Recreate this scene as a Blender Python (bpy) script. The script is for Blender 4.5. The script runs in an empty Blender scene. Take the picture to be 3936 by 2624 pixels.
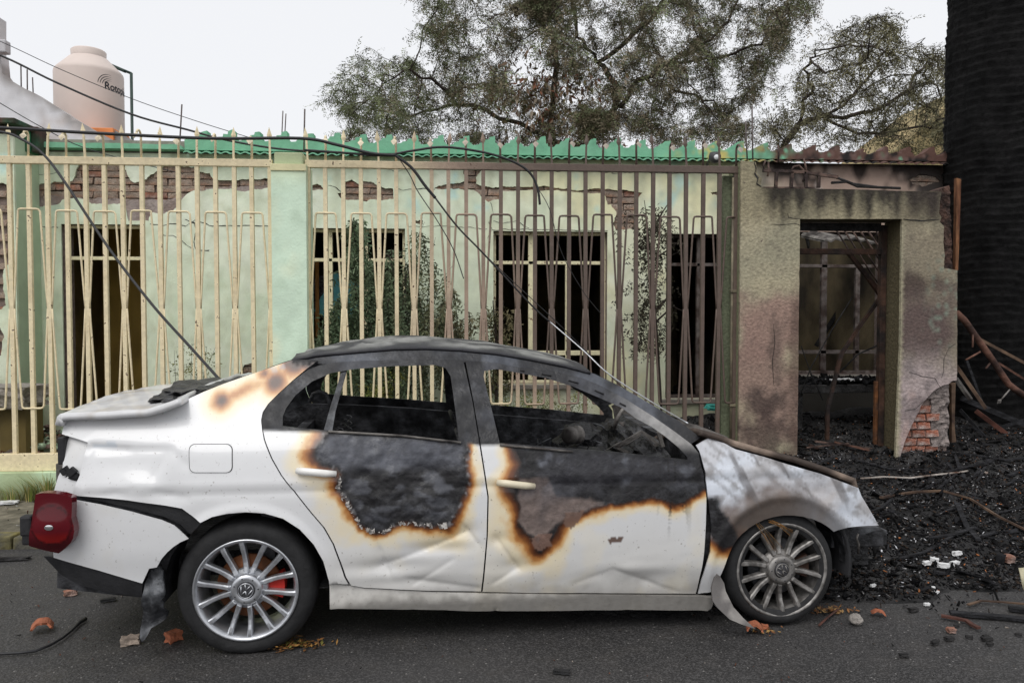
import bpy, math, random
import numpy as np
from mathutils import Vector, Matrix, noise, kdtree
from mathutils.geometry import delaunay_2d_cdt

random.seed(7); np.random.seed(7)
R = math.radians
scene = bpy.context.scene
COL = scene.collection

# ------------------------------------------------------------------ camera, sky, sun, exposure
FPX, CAM_YAW, CAM_PITCH, CAM_H = 3012.0, R(4.3), R(1.97), 1.55
cam_data = bpy.data.cameras.new('camera')
cam = bpy.data.objects.new('camera', cam_data); COL.objects.link(cam)
cam_data.sensor_width = 36.0
cam_data.lens = 36.0 * FPX / 3936.0
cam_data.clip_start, cam_data.clip_end = 0.05, 3000.0
cam.location = (0, 0, CAM_H)
cam.rotation_euler = (math.pi / 2 - CAM_PITCH, 0, -CAM_YAW)
scene.camera = cam

SUN_EL, SUN_AZ = R(52), R(205)         # azimuth clockwise from +Y
world = bpy.data.worlds.new('World'); scene.world = world; world.use_nodes = True
wt = world.node_tree; wt.nodes.clear()
w_out = wt.nodes.new('ShaderNodeOutputWorld'); w_bg = wt.nodes.new('ShaderNodeBackground')
sky = wt.nodes.new('ShaderNodeTexSky'); sky.sky_type = 'NISHITA'; sky.sun_disc = False
sky.sun_elevation = SUN_EL; sky.sun_rotation = SUN_AZ
sky.air_density = 1.0; sky.dust_density = 2.0; sky.ozone_density = 1.0
# an even overcast deck: the sky's own light washed out to cloud white
w_hsv = wt.nodes.new('ShaderNodeHueSaturation'); w_hsv.inputs['Saturation'].default_value = 0.10
w_mix = wt.nodes.new('ShaderNodeMix'); w_mix.data_type = 'RGBA'
w_mix.inputs['Factor'].default_value = 0.90
w_mix.inputs['B'].default_value = (9.5, 9.65, 10.0, 1)
wt.links.new(sky.outputs['Color'], w_hsv.inputs['Color'])
wt.links.new(w_hsv.outputs['Color'], w_mix.inputs['A'])
wt.links.new(w_mix.outputs['Result'], w_bg.inputs['Color'])
w_bg.inputs['Strength'].default_value = 0.10
wt.links.new(w_bg.outputs['Background'], w_out.inputs['Surface'])

sun_data = bpy.data.lights.new('sun', 'SUN'); sun_data.energy = 1.5; sun_data.angle = R(40)
sun_data.color = (1.0, 0.975, 0.94)
sun = bpy.data.objects.new('sun', sun_data); COL.objects.link(sun)
sd = Vector((math.sin(SUN_AZ) * math.cos(SUN_EL), math.cos(SUN_AZ) * math.cos(SUN_EL), math.sin(SUN_EL)))
sun.rotation_euler = sd.to_track_quat('Z', 'Y').to_euler()
sun.location = (0, -4, 8)

vs = scene.view_settings
vs.view_transform = 'Standard'; vs.look = 'None'; vs.exposure = 0.0; vs.gamma = 1.0
vs.use_curve_mapping = False
scene.render.engine = 'CYCLES'
scene.cycles.max_bounces = 8

# ------------------------------------------------------------------ photograph pixel -> place
_f0 = Vector((math.sin(CAM_YAW), math.cos(CAM_YAW), 0)); _r = Vector((math.cos(CAM_YAW), -math.sin(CAM_YAW), 0))
_fw = _f0 * math.cos(CAM_PITCH) - Vector((0, 0, math.sin(CAM_PITCH)))
_up = _f0 * math.sin(CAM_PITCH) + Vector((0, 0, math.cos(CAM_PITCH)))
EYE = Vector((0, 0, CAM_H))
def ray(u, v): return _fw + _r * ((u - 1968) / FPX) - _up * ((v - 1312) / FPX)
def aty(u, v, Y):
    d = ray(u, v); return EYE + d * (Y / d.y)
def atz(u, v, z):
    d = ray(u, v); return EYE + d * ((z - CAM_H) / d.z)
C1 = (0, 1200, 1.1014); C2 = (1000, 1200, 1.1014); C3 = (2200, 1500, 1.3548); C4 = (0, 100, 1.12)
C5 = (1100, 400, 1.4254); C6 = (2300, 500, 1.206); Z1 = (3100, 1150, 1.8445); Z2 = (3100, 1800, 1.9031)
Z3 = (0, 1300, 2.24); Z4 = (0, 450, 2.24); Z5 = (2000, 1400, 2.94); Z6 = (2900, 600, 2.24); TT = (1200, 0, 0.8596)
DD = (0, 0, 0.59756)
def px(c, x, y): return (c[0] + x / c[2], c[1] + y / c[2])
def PY(c, x, y, Y): return aty(*px(c, x, y), Y)
def xz(c, pts, Y):
    return [(p.x, p.z) for p in (PY(c, x, y, Y) for x, y in pts)]

# ------------------------------------------------------------------ helpers
def lin(r, g, b, k=1.08):
    f = lambda c: (c / 255 / 12.92 if c / 255 < .04045 else ((c / 255 + .055) / 1.055) ** 2.4) * k
    return (f(r), f(g), f(b))
def sm(a, b, x):
    t = min(1, max(0, (x - a) / (b - a))); return t * t * (3 - 2 * t)
def mixc(a, b, t): return tuple(a[i] + (b[i] - a[i]) * t for i in range(3))
def fbm(x, y, z=0.0, o=4): return noise.fractal(Vector((x, y, z)), 1.0, 2.0, o)
def tag(o, label=None, cat=None, group=None, kind=None):
    if label: o['label'] = label
    if cat: o['category'] = cat
    if group: o['group'] = group
    if kind: o['kind'] = kind
    return o
def empty(name, loc=(0, 0, 0), rz=0.0):
    o = bpy.data.objects.new(name, None); COL.objects.link(o)
    o.location = loc; o.rotation_euler = (0, 0, rz); o.empty_display_size = .1
    return o

MATS = {}
def mat(name, base, rough=.8, metal=0.0, var=.25, scale=8.0, bump=0.0, bscale=40.0, base2=None, attr=None,
        spec=.4, mscale=None, coat=0.0, rand=0.0, rough_var=0.0, alpha=None, detail=6.0, stretch=None, bdist=.01, spots=None):
    """Procedural material: colour (or a per-vertex paint attribute) broken up by noise, with fine relief."""
    if name in MATS: return MATS[name]
    m = bpy.data.materials.new(name); m.use_nodes = True; t = m.node_tree; n = t.nodes; L = t.links
    b = n['Principled BSDF']
    tc = n.new('ShaderNodeTexCoord'); src = tc.outputs['Object']
    if stretch:
        mp = n.new('ShaderNodeMapping'); mp.inputs['Scale'].default_value = stretch
        L.new(src, mp.inputs['Vector']); src = mp.outputs['Vector']
    ns = n.new('ShaderNodeTexNoise'); ns.inputs['Scale'].default_value = scale; ns.inputs['Detail'].default_value = detail
    L.new(src, ns.inputs['Vector'])
    if attr:
        at = n.new('ShaderNodeAttribute'); at.attribute_name = attr; c0 = at.outputs['Color']
    else:
        rgb = n.new('ShaderNodeRGB'); rgb.outputs[0].default_value = (*base, 1); c0 = rgb.outputs[0]
    if base2:
        mx = n.new('ShaderNodeMix'); mx.data_type = 'RGBA'; mx.inputs['B'].default_value = (*base2, 1)
        n2 = n.new('ShaderNodeTexNoise'); n2.inputs['Scale'].default_value = mscale or scale * .35; n2.inputs['Detail'].default_value = 8
        L.new(src, n2.inputs['Vector'])
        rp = n.new('ShaderNodeMapRange'); rp.inputs['From Min'].default_value = .42; rp.inputs['From Max'].default_value = .62
        L.new(n2.outputs['Fac'], rp.inputs['Value']); L.new(rp.outputs['Result'], mx.inputs['Factor'])
        L.new(c0, mx.inputs['A']); c0 = mx.outputs['Result']
    if spots:
        sc_, th_, col_ = spots
        q3 = n.new('ShaderNodeTexNoise'); q3.inputs['Scale'].default_value = sc_; q3.inputs['Detail'].default_value = 4; L.new(src, q3.inputs['Vector'])
        r3 = n.new('ShaderNodeMapRange'); r3.inputs['From Min'].default_value = th_; r3.inputs['From Max'].default_value = th_ + .03; L.new(q3.outputs['Fac'], r3.inputs['Value'])
        m3 = n.new('ShaderNodeMix'); m3.data_type = 'RGBA'; m3.inputs['B'].default_value = (*col_, 1); L.new(r3.outputs['Result'], m3.inputs['Factor']); L.new(c0, m3.inputs['A']); c0 = m3.outputs['Result']
    mr = n.new('ShaderNodeMapRange'); mr.inputs['From Min'].default_value = .3; mr.inputs['From Max'].default_value = .7
    mr.inputs['To Min'].default_value = 1 - var; mr.inputs['To Max'].default_value = 1 + var
    L.new(ns.outputs['Fac'], mr.inputs['Value']); val = mr.outputs['Result']
    if rand:
        oi = n.new('ShaderNodeObjectInfo'); rr = n.new('ShaderNodeMapRange')
        rr.inputs['To Min'].default_value = 1 - rand; rr.inputs['To Max'].default_value = 1 + rand
        L.new(oi.outputs['Random'], rr.inputs['Value'])
        mu = n.new('ShaderNodeMath'); mu.operation = 'MULTIPLY'; L.new(val, mu.inputs[0]); L.new(rr.outputs['Result'], mu.inputs[1]); val = mu.outputs[0]
    vm = n.new('ShaderNodeVectorMath'); vm.operation = 'SCALE'
    L.new(c0, vm.inputs[0]); L.new(val, vm.inputs['Scale']); L.new(vm.outputs['Vector'], b.inputs['Base Color'])
    b.inputs['Roughness'].default_value = rough; b.inputs['Metallic'].default_value = metal
    b.inputs['Specular IOR Level'].default_value = spec
    if rough_var:
        r2 = n.new('ShaderNodeMapRange'); r2.inputs['To Min'].default_value = rough - rough_var; r2.inputs['To Max'].default_value = rough + rough_var
        L.new(ns.outputs['Fac'], r2.inputs['Value']); L.new(r2.outputs['Result'], b.inputs['Roughness'])
    if coat: b.inputs['Coat Weight'].default_value = coat; b.inputs['Coat Roughness'].default_value = .08
    if bump:
        bn = n.new('ShaderNodeTexNoise'); bn.inputs['Scale'].default_value = bscale; bn.inputs['Detail'].default_value = 5
        L.new(src, bn.inputs['Vector'])
        bp = n.new('ShaderNodeBump'); bp.inputs['Strength'].default_value = bump; bp.inputs['Distance'].default_value = bdist
        L.new(bn.outputs['Fac'], bp.inputs['Height']); L.new(bp.outputs['Normal'], b.inputs['Normal'])
    MATS[name] = m
    return m

class MB:
    """Collects shapes and links them as one mesh object."""
    def __init__(s): s.v = []; s.f = []; s.c = []; s.sm = []
    def add(s, vs, fs, col=None, smooth=False):
        k = len(s.v); s.v += [tuple(p) for p in vs]; s.f += [tuple(i + k for i in f) for f in fs]
        s.c += ([col] * len(vs) if col is None or not isinstance(col, list) else col); s.sm += [smooth] * len(fs)
        return s
    def box(s, c, d, rot=None, col=None, jit=0.0):
        hx, hy, hz = d[0] / 2, d[1] / 2, d[2] / 2
        vs = [Vector((sx * hx, sy * hy, sz * hz)) for sz in (-1, 1) for sy in (-1, 1) for sx in (-1, 1)]
        if jit: vs = [p + Vector([random.uniform(-jit, jit) for _ in range(3)]) for p in vs]
        if rot is not None: vs = [rot @ p for p in vs]
        c = Vector(c)
        return s.add([p + c for p in vs], [(0, 2, 3, 1), (4, 5, 7, 6), (0, 1, 5, 4), (2, 6, 7, 3), (1, 3, 7, 5), (0, 4, 6, 2)], col)
    def box2(s, a, b, col=None):
        return s.box([(a[i] + b[i]) / 2 for i in range(3)], [abs(b[i] - a[i]) for i in range(3)], None, col)
    def tube(s, pts, r, n=8, cap=True, col=None, smooth=True, flat=None):
        pts = [Vector(p) for p in pts]; m = len(pts)
        rs = r if isinstance(r, (list, tuple)) else [r] * m
        vs = []; prev = None
        for i, p in enumerate(pts):
            t = (pts[min(i + 1, m - 1)] - pts[max(i - 1, 0)]).normalized()
            if prev is None:
                a = Vector((0, 0, 1)) if abs(t.z) < .9 else Vector((0, 1, 0))
                x = t.cross(a).normalized()
            else:
                x = (prev - t * prev.dot(t))
                x = x.normalized() if x.length > 1e-6 else t.orthogonal().normalized()
            prev = x; y = t.cross(x)
            for k in range(n):
                a = 2 * math.pi * (k + (.5 if n == 4 else 0)) / n
                fy = flat if flat else 1.0
                vs.append(p + x * math.cos(a) * rs[i] + y * math.sin(a) * rs[i] * fy)
        fs = [(i * n + k, i * n + (k + 1) % n, (i + 1) * n + (k + 1) % n, (i + 1) * n + k) for i in range(m - 1) for k in range(n)]
        if cap: fs += [tuple(range(n - 1, -1, -1)), tuple(range((m - 1) * n, m * n))]
        cc = None
        if isinstance(col, list): cc = [col[i] for i in range(m) for _ in range(n)]
        else: cc = col
        return s.add(vs, fs, cc, smooth)
    def lathe(s, prof, n=32, axis='z', col=None, smooth=True, closed=False):
        vs = []; m = len(prof)
        for k in range(n):
            a = 2 * math.pi * k / n
            for r_, h in prof:
                if axis == 'z': vs.append((r_ * math.cos(a), r_ * math.sin(a), h))
                else: vs.append((r_ * math.cos(a), h, r_ * math.sin(a)))
        fs = []
        for k in range(n):
            k2 = (k + 1) % n
            for i in range(m if closed else m - 1):
                j = (i + 1) % m
                q = (k * m + i, k2 * m + i, k2 * m + j, k * m + j)
                fs.append(q if axis == 'z' else q[::-1])
        return s.add(vs, fs, col, smooth)
    def prism(s, poly, y0, y1, col=None):
        """poly of (x, z), extruded between y0 and y1"""
        n = len(poly)
        vs = [(x, y0, z) for x, z in poly] + [(x, y1, z) for x, z in poly]
        fs = [tuple(range(n)), tuple(range(2 * n - 1, n - 1, -1))] + [(i, i + n, (i + 1) % n + n, (i + 1) % n) for i in range(n)]
        return s.add(vs, fs, col)
    def build(s, name, m, parent=None, bevel=0.0, loc=None, fix=True):
        me = bpy.data.meshes.new(name); me.from_pydata(s.v, [], s.f)
        if any(s.sm): me.polygons.foreach_set('use_smooth', s.sm)
        if any(c is not None for c in s.c):
            a = me.color_attributes.new('Col', 'FLOAT_COLOR', 'POINT')
            buf = np.ones((len(s.v), 4), np.float32)
            for i, c in enumerate(s.c):
                if c is not None: buf[i, :3] = c
            a.data.foreach_set('color', buf.ravel())
        me.materials.append(m)
        o = bpy.data.objects.new(name, me); COL.objects.link(o)
        if loc is not None: o.location = loc
        if parent is not None: o.parent = parent
        if bevel:
            b = o.modifiers.new('bevel', 'BEVEL'); b.width = bevel; b.segments = 2; b.limit_method = 'ANGLE'
        return o

def big_mesh(name, V, Fq, m, parent=None, col=None, smooth=False):
    """numpy arrays straight into one mesh (quads or triangles)"""
    me = bpy.data.meshes.new(name); k = Fq.shape[1]
    me.vertices.add(len(V)); me.vertices.foreach_set('co', np.asarray(V, np.float32).ravel())
    me.loops.add(Fq.size); me.loops.foreach_set('vertex_index', Fq.astype(np.int32).ravel())
    me.polygons.add(len(Fq)); me.polygons.foreach_set('loop_start', np.arange(0, Fq.size, k, dtype=np.int32))
    me.polygons.foreach_set('loop_total', np.full(len(Fq), k, np.int32))
    if smooth: me.polygons.foreach_set('use_smooth', np.ones(len(Fq), bool))
    me.update(calc_edges=True)
    if col is not None:
        a = me.color_attributes.new('Col', 'FLOAT_COLOR', 'POINT')
        buf = np.ones((len(V), 4), np.float32); buf[:, :3] = col; a.data.foreach_set('color', buf.ravel())
    me.materials.append(m)
    o = bpy.data.objects.new(name, me); COL.objects.link(o)
    if parent is not None: o.parent = parent
    return o

def inside(P, poly):
    P = np.asarray(P); q = np.asarray(poly); x, y = P[:, 0], P[:, 1]; r = np.zeros(len(P), bool)
    j = len(q) - 1
    for i in range(len(q)):
        xi, yi = q[i]; xj, yj = q[j]
        c = ((yi > y) != (yj > y))
        if yi != yj: r ^= c & (x < (xj - xi) * (y - yi) / (yj - yi) + xi)
        j = i
    return r
def pdist(P, poly):
    """distance of points to a closed polygon's outline"""
    P = np.asarray(P, float); q = np.asarray(poly, float); d = np.full(len(P), 1e9)
    for i in range(len(q)):
        a = q[i - 1]; b = q[i]; ab = b - a; l = max(ab @ ab, 1e-12)
        t = np.clip(((P - a) @ ab) / l, 0, 1)
        d = np.minimum(d, np.hypot(*(P - a - t[:, None] * ab).T))
    return d
def resample(poly, step, jag=0.0, closed=True, seed=0.0):
    out = []; n = len(poly)
    for i in range(n if closed else n - 1):
        a = Vector(poly[i]); b = Vector(poly[(i + 1) % n]); k = max(1, int(math.ceil((b - a).length / step)))
        for j in range(k):
            p = a.lerp(b, j / k)
            if jag: p = p + Vector((fbm(p.x * 14, p.y * 14, 3 + seed), fbm(p.x * 14, p.y * 14, 9 + seed))) * jag
            out.append((p.x, p.y))
    if not closed: out.append(tuple(poly[-1]))
    return out
def smooth_poly(poly, it=2, closed=True):
    for _ in range(it):
        q = []; n = len(poly)
        for i in range(n if closed else n - 1):
            a = poly[i]; b = poly[(i + 1) % n]
            q += [(a[0] * .75 + b[0] * .25, a[1] * .75 + b[1] * .25), (a[0] * .25 + b[0] * .75, a[1] * .25 + b[1] * .75)]
        if not closed: q = [poly[0]] + q + [poly[-1]]
        poly = q
    return poly

def panel(name, outer, holes, step, fn, back, m, parent=None, colfn=None, bstep=None, smooth=True, rag=None):
    """A sheet with real thickness: 2-D outline with holes, meshed on a grid and carried onto fn(x, z); back(x, z) is its inner face.
    colfn(P (n,2)) -> (n,3) paint colours."""
    bstep = bstep or step
    loops = [resample(outer, bstep)] + [resample(h, bstep) for h in holes]
    pts = []; edges = []
    for lp in loops:
        k = len(pts); n = len(lp); pts += lp; edges += [(k + i, k + (i + 1) % n) for i in range(n)]
    kd = kdtree.KDTree(len(pts))
    for i, p in enumerate(pts): kd.insert((p[0], p[1], 0), i)
    kd.balance()
    o = np.array(outer); x0, z0 = o.min(0); x1, z1 = o.max(0)
    gx = np.arange(x0 + step * .5, x1, step); gz = np.arange(z0 + step * .5, z1, step)
    G = np.array([(x + (step * .5 if k % 2 else 0), z) for k, z in enumerate(gz) for x in gx]).reshape(-1, 2)
    if len(G):
        ok = inside(G, loops[0])
        for h in loops[1:]: ok &= ~inside(G, h)
        G = G[ok]
    grid = [tuple(p) for p in G if kd.find((p[0], p[1], 0))[2] > step * .45]
    res = delaunay_2d_cdt([Vector(p) for p in pts + grid], edges, [], 0, 1e-6)
    V2 = np.array([(v.x, v.y) for v in res[0]]); T = np.array([f for f in res[2] if len(f) == 3])
    cen = V2[T].mean(1); ok = inside(cen, loops[0])
    for h in loops[1:]: ok &= ~inside(cen, h)
    T = T[ok]
    a = V2[T[:, 1]] - V2[T[:, 0]]; b = V2[T[:, 2]] - V2[T[:, 0]]
    flip = (a[:, 0] * b[:, 1] - a[:, 1] * b[:, 0]) < 0
    T[flip] = T[flip][:, ::-1]
    used = np.unique(T); remap = -np.ones(len(V2), int); remap[used] = np.arange(len(used)); V2 = V2[used]; T = remap[T]
    n = len(V2)
    front = [fn(x, z) for x, z in V2]; bk = [back(x, z) for x, z in V2]
    ed = {}
    for t in T:
        for i in range(3):
            e = (t[i], t[(i + 1) % 3])
            if (e[1], e[0]) in ed: del ed[(e[1], e[0])]
            else: ed[e] = 1
    fs = [tuple(int(i) for i in t) for t in T] + [tuple(int(i) + n for i in t[::-1]) for t in T]
    # the cut edge has vertices of its own, so the faces keep flat, crisp rims
    bv = sorted({int(i) for e in ed for i in e}); bi = {v: 2 * n + k for k, v in enumerate(bv)}; nbv = len(bv)
    fs += [(bi[int(e[1])], bi[int(e[0])], bi[int(e[0])] + nbv, bi[int(e[1])] + nbv) for e in ed]
    me = bpy.data.meshes.new(name); me.from_pydata(front + bk + [front[v] for v in bv] + [bk[v] for v in bv], [], fs)
    if smooth: me.polygons.foreach_set('use_smooth', [i < 2 * len(T) for i in range(len(fs))])
    if colfn is not None:
        c = np.asarray(colfn(V2), np.float32); at = me.color_attributes.new('Col', 'FLOAT_COLOR', 'POINT')
        buf = np.ones((2 * n + 2 * nbv, 4), np.float32); ix = np.concatenate([np.arange(n), np.arange(n), bv, bv]).astype(int)
        buf[:, :c.shape[1]] = c[ix]
        at.data.foreach_set('color', buf.ravel())
    me.materials.append(m)
    ob = bpy.data.objects.new(name, me); COL.objects.link(ob)
    if parent is not None: ob.parent = parent
    return ob
def flatfn(Y): return lambda x, z: (x, Y, z)
def nz(P, s, seed=0.0, o=4): return np.array([fbm(p[0] * s, p[1] * s, seed, o) for p in P])
def ss(a, b, x):
    t = np.clip((x - a) / (b - a), 0, 1); return t * t * (3 - 2 * t)
def cmix(C, c, t):
    t = np.clip(np.asarray(t), 0, 1)[:, None]; return C * (1 - t) + np.array(c)[None] * t
# ------------------------------------------------------------------ ground, road, kerb, pavement
YK, YF, YP, YW = 5.38, 6.60, 6.50, 8.20       # kerb, fence, portal face, house wall
SIDE_Z = 0.07

def asphalt():
    m = bpy.data.materials.new('asphalt'); m.use_nodes = True; t = m.node_tree; n = t.nodes; L = t.links; b = n['Principled BSDF']
    tc = n.new('ShaderNodeTexCoord')
    def nse(sc, det=4, w=None):
        q = n.new('ShaderNodeTexNoise'); q.inputs['Scale'].default_value = sc; q.inputs['Detail'].default_value = det
        L.new(tc.outputs['Object'], q.inputs['Vector']); return q.outputs['Fac']
    def rng(src, a, b_, c, d):
        q = n.new('ShaderNodeMapRange'); q.inputs['From Min'].default_value = a; q.inputs['From Max'].default_value = b_
        q.inputs['To Min'].default_value = c; q.inputs['To Max'].default_value = d; L.new(src, q.inputs['Value']); return q.outputs['Result']
    def mix(f, a, bcol):
        q = n.new('ShaderNodeMix'); q.data_type = 'RGBA'; L.new(f, q.inputs['Factor'])
        if isinstance(a, tuple): q.inputs['A'].default_value = (*a, 1)
        else: L.new(a, q.inputs['A'])
        q.inputs['B'].default_value = (*bcol, 1); return q.outputs['Result']
    big = nse(.55, 6); mid = nse(5.0, 6); grain = nse(120, 3)
    c = mix(rng(big, .35, .65, 0, 1), (.015, .0142, .0138), (.040, .0385, .0385))
    c = mix(rng(mid, .5, .75, 0, .55), c, (.052, .047, .042))
    c = mix(rng(grain, .46, .66, 0, .75), c, (.095, .091, .090))
    vo = n.new('ShaderNodeTexVoronoi'); vo.inputs['Scale'].default_value = 34; L.new(tc.outputs['Object'], vo.inputs['Vector'])
    sp = n.new('ShaderNodeMath'); sp.operation = 'LESS_THAN'; sp.inputs[1].default_value = .14; L.new(vo.outputs['Distance'], sp.inputs[0])
    sel = n.new('ShaderNodeMath'); sel.operation = 'GREATER_THAN'; sel.inputs[1].default_value = .72
    sx = n.new('ShaderNodeSeparateColor'); L.new(vo.outputs['Color'], sx.inputs['Color']); L.new(sx.outputs['Red'], sel.inputs[0])
    mu = n.new('ShaderNodeMath'); mu.operation = 'MULTIPLY'; L.new(sp.outputs[0], mu.inputs[0]); L.new(sel.outputs[0], mu.inputs[1])
    c = mix(mu.outputs[0], c, (.22, .21, .20))
    L.new(c, b.inputs['Base Color'])
    b.inputs['Roughness'].default_value = .72; L.new(rng(big, .3, .7, .5, .86), b.inputs['Roughness'])
    b.inputs['Specular IOR Level'].default_value = .45
    bp = n.new('ShaderNodeBump'); bp.inputs['Strength'].default_value = .7; bp.inputs['Distance'].default_value = .006
    ad = n.new('ShaderNodeMath'); L.new(grain, ad.inputs[0]); L.new(nse(60, 4), ad.inputs[1]); L.new(ad.outputs[0], bp.inputs['Height'])
    L.new(bp.outputs['Normal'], b.inputs['Normal'])
    return m
M_ASPH = asphalt()
M_SOIL = mat('soil', (.045, .036, .028), .95, var=.5, scale=6, bump=.8, bscale=25, base2=(.09, .075, .06))
M_PAVE = mat('pavement_concrete', lin(118, 112, 98), .9, var=.3, scale=14, bump=.6, bscale=60, base2=lin(84, 80, 68))
M_KERB = mat('kerb_concrete', lin(80, 78, 70), .9, var=.35, scale=16, bump=.8, bscale=40, base2=lin(112, 104, 60), mscale=5)

tag(MB().add([(-600, -600, -.012), (600, -600, -.012), (600, 600, -.012), (-600, 600, -.012)], [(0, 1, 2, 3)]).build('ground', M_SOIL), kind='structure')
def sheet(name, x0, x1, y0, y1, z, m, step=.12, amp=.004):
    nx = int((x1 - x0) / step) + 1; ny = int((y1 - y0) / step) + 1
    xs = np.linspace(x0, x1, nx); ys = np.linspace(y0, y1, ny)
    V = np.array([(x, y, z + amp * fbm(x * 1.1, y * 1.1, 4.0, 3)) for y in ys for x in xs])
    i = np.arange(nx * ny).reshape(ny, nx)
    Fq = np.stack([i[:-1, :-1], i[:-1, 1:], i[1:, 1:], i[1:, :-1]], -1).reshape(-1, 4)
    return big_mesh(name, V, Fq, m, smooth=True)
tag(MB().add([(-80, -14, -.004), (80, -14, -.004), (80, YK + .05, -.004), (-80, YK + .05, -.004)], [(0, 1, 2, 3)]).build('road', M_ASPH), kind='structure')
# kerb stones, one by one along the pavement
kerb = tag(empty('kerb', (0, YK + .07, 0)), kind='structure')
x = -7.0; kme = None
while x < 8.0:
    l = random.uniform(.75, .95)
    b = MB(); 
    b.box((x + l / 2, 0, .02 + random.uniform(-.006, .006)), (l - .012, .15, .13), None, None, .006)
    b.build('kerb_stone', M_KERB, kerb, bevel=.012); x += l
tag(sheet('pavement', -8, 8.5, YK + .148, YP + .25, SIDE_Z - .004, M_PAVE, .15, .012), kind='structure')
garden = sheet('garden_ground', -8, 9, YP + .2, YW + 6.0, .16, M_SOIL, .16, .06)
tag(garden, kind='structure')

# ------------------------------------------------------------------ the house behind the fence
M_PLAS = mat('plaster', (1, 1, 1), .9, var=.10, scale=5, bump=.35, bscale=55, attr='Col', detail=10)
M_BRICK = mat('brick', lin(152, 138, 126), .97, var=.3, scale=26, bump=1.0, bscale=60, base2=lin(142, 112, 94), mscale=7, rand=.16, bdist=.02)
M_BRICKRED = mat('brick_red', lin(142, 98, 80), .95, var=.4, scale=30, bump=.9, bscale=70, base2=lin(140, 120, 112), mscale=9, rand=.25)
M_MORT = mat('mortar', lin(128, 114, 108), .97, var=.35, scale=22, bump=1.0, bscale=45)
M_ROUGHM = mat('rough_mortar', lin(132, 122, 118), .97, var=.4, scale=26, bump=1.0, bscale=38, bdist=.03)
M_INNER = mat('inner_wall', lin(120, 104, 62), .9, var=.3, scale=3, bump=.3, base2=lin(70, 62, 44))
M_INNERB = mat('sooty_inner_wall', lin(116, 104, 80), .95, var=.4, scale=3, bump=.4, base2=lin(58, 52, 44), mscale=1.2)
M_FRAME = mat('window_frame_paint', lin(222, 214, 178), .55, var=.12, scale=20, bump=.2, spots=(26, .64, lin(120, 92, 66)))
M_FRAMEB = mat('burnt_frame_paint', lin(96, 88, 84), .7, var=.35, scale=18, base2=lin(58, 44, 38), mscale=12, bump=.3)
M_SLAB = mat('slab_concrete', lin(130, 124, 116), .95, var=.3, scale=6, bump=.5)
M_BLACK = mat('charred', (.012, .011, .011), .85, var=.6, scale=22, bump=1.0, bscale=60, base2=(.03, .029, .029), mscale=10)
house = tag(empty('house', (0, YW, 0)), 'pale green single storey house with peeling plaster, bare brick and burnt out windows', 'house')
def HP(o): o.parent = house; o.location.y -= YW; return o      # child of the house, built in world coordinates
z_pb = lambda X: 3.165                                         # underside of the parapet
XL, XR = PY(C4, 78, 700, YW).x, 7.2
def jagp(pts, s=0.0, j=.013):
    q = resample(pts, .018, j, True, s)
    return [(x_ + .006 * noise.noise(Vector((x_ * 60, z_ * 60, s))), z_ + .007 * noise.noise(Vector((x_ * 55, z_ * 55, s + 7)))) for x_, z_ in q]
peel = [
 ('bigpeel', C4, [(90,707),(125,692),(195,677),(275,666),(305,669),(320,657),(325,617),(340,592),(390,587),(450,587),(525,589),(547,637),(560,662),(582,676),(605,664),(630,657),(670,627),(700,607),(712,597),(784,600),(835,607),(850,625),(905,635),(920,662),(1000,665),(1040,662),(1100,660),(1185,655),(1185,690),(1100,705),(1040,712),(990,700),(870,707),(820,712),(790,735),(765,770),(745,800),(690,808),(655,800),(640,838),(550,838),(545,800),(520,765),(390,765),(350,745),(310,740),(270,745),(247,770),(150,778),(140,745),(105,735)]),
 ('oval', C4, [(100,1000),(120,995),(150,1020),(165,1080),(175,1200),(180,1350),(185,1440),(165,1480),(120,1500),(95,1420),(90,1300),(115,1240),(100,1180),(88,1100),(88,1040)]),
 ('n1', C5, [(105,448),(165,437),(195,447),(205,470),(105,474)]),
 ('n2', C5, [(282,490),(318,480),(325,425),(360,415),(400,440),(420,425),(480,430),(520,455),(590,465),(588,520),(545,528),(480,520),(420,532),(360,522),(300,525)]),
 ('n3', C5, [(815,460),(840,443),(930,432),(985,425),(985,395),(968,380),(970,352),(1000,355),(1070,362),(1040,400),(1040,430),(1075,450),(1130,458),(1180,452),(1300,453),(1420,453),(1500,463),(1600,473),(1690,460),(1853,472),(1853,560),(1760,550),(1750,496),(1650,486),(1560,479),(1430,473),(1300,472),(1170,478),(1170,520),(1110,535),(1070,510),(1050,480),(1000,467),(900,466),(840,470)]),
 ('n4', C6, [(60,283),(120,280),(205,292),(175,330),(165,400),(195,460),(150,462),(80,462),(70,430),(85,380),(60,352)]),
 ('n5', C5, [(690,640),(750,632),(745,660),(700,655)]),
 ('n6', C4, [(1030,1500),(1050,1460),(1095,1445),(1095,1510)]),
 ('n7', C6, [(520,285),(610,300),(608,312),(530,300)]),
 ('n8', C6, [(1440,225),(1500,205),(1560,215),(1590,240),(1500,262),(1455,250)]),
]
peels = []
for k, (nm, c, pts) in enumerate(peel):
    peels.append(jagp(xz(c, pts, YW), k * 1.7))
def rect(c, x0, y0, x1, y1, Y): 
    a = PY(c, x0, y0, Y); b = PY(c, x1, y1, Y)
    return (a.x, b.z, b.x, a.z)
W1 = rect(C4, 262, 852, 640, 1750, YW); W1 = (W1[0], .22, W1[2], W1[3])
_s2 = aty(1300, 1478, YW).z
W2 = rect(C5, 60, 678, 655, 1530, YW); W3 = rect(C5, 1135, 695, 1757, 1530, YW)
W4 = rect(C6, 315, 480, 800, 1240, YW); W5 = rect(C6, 870, 470, 1335, 1130, YW)
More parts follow.
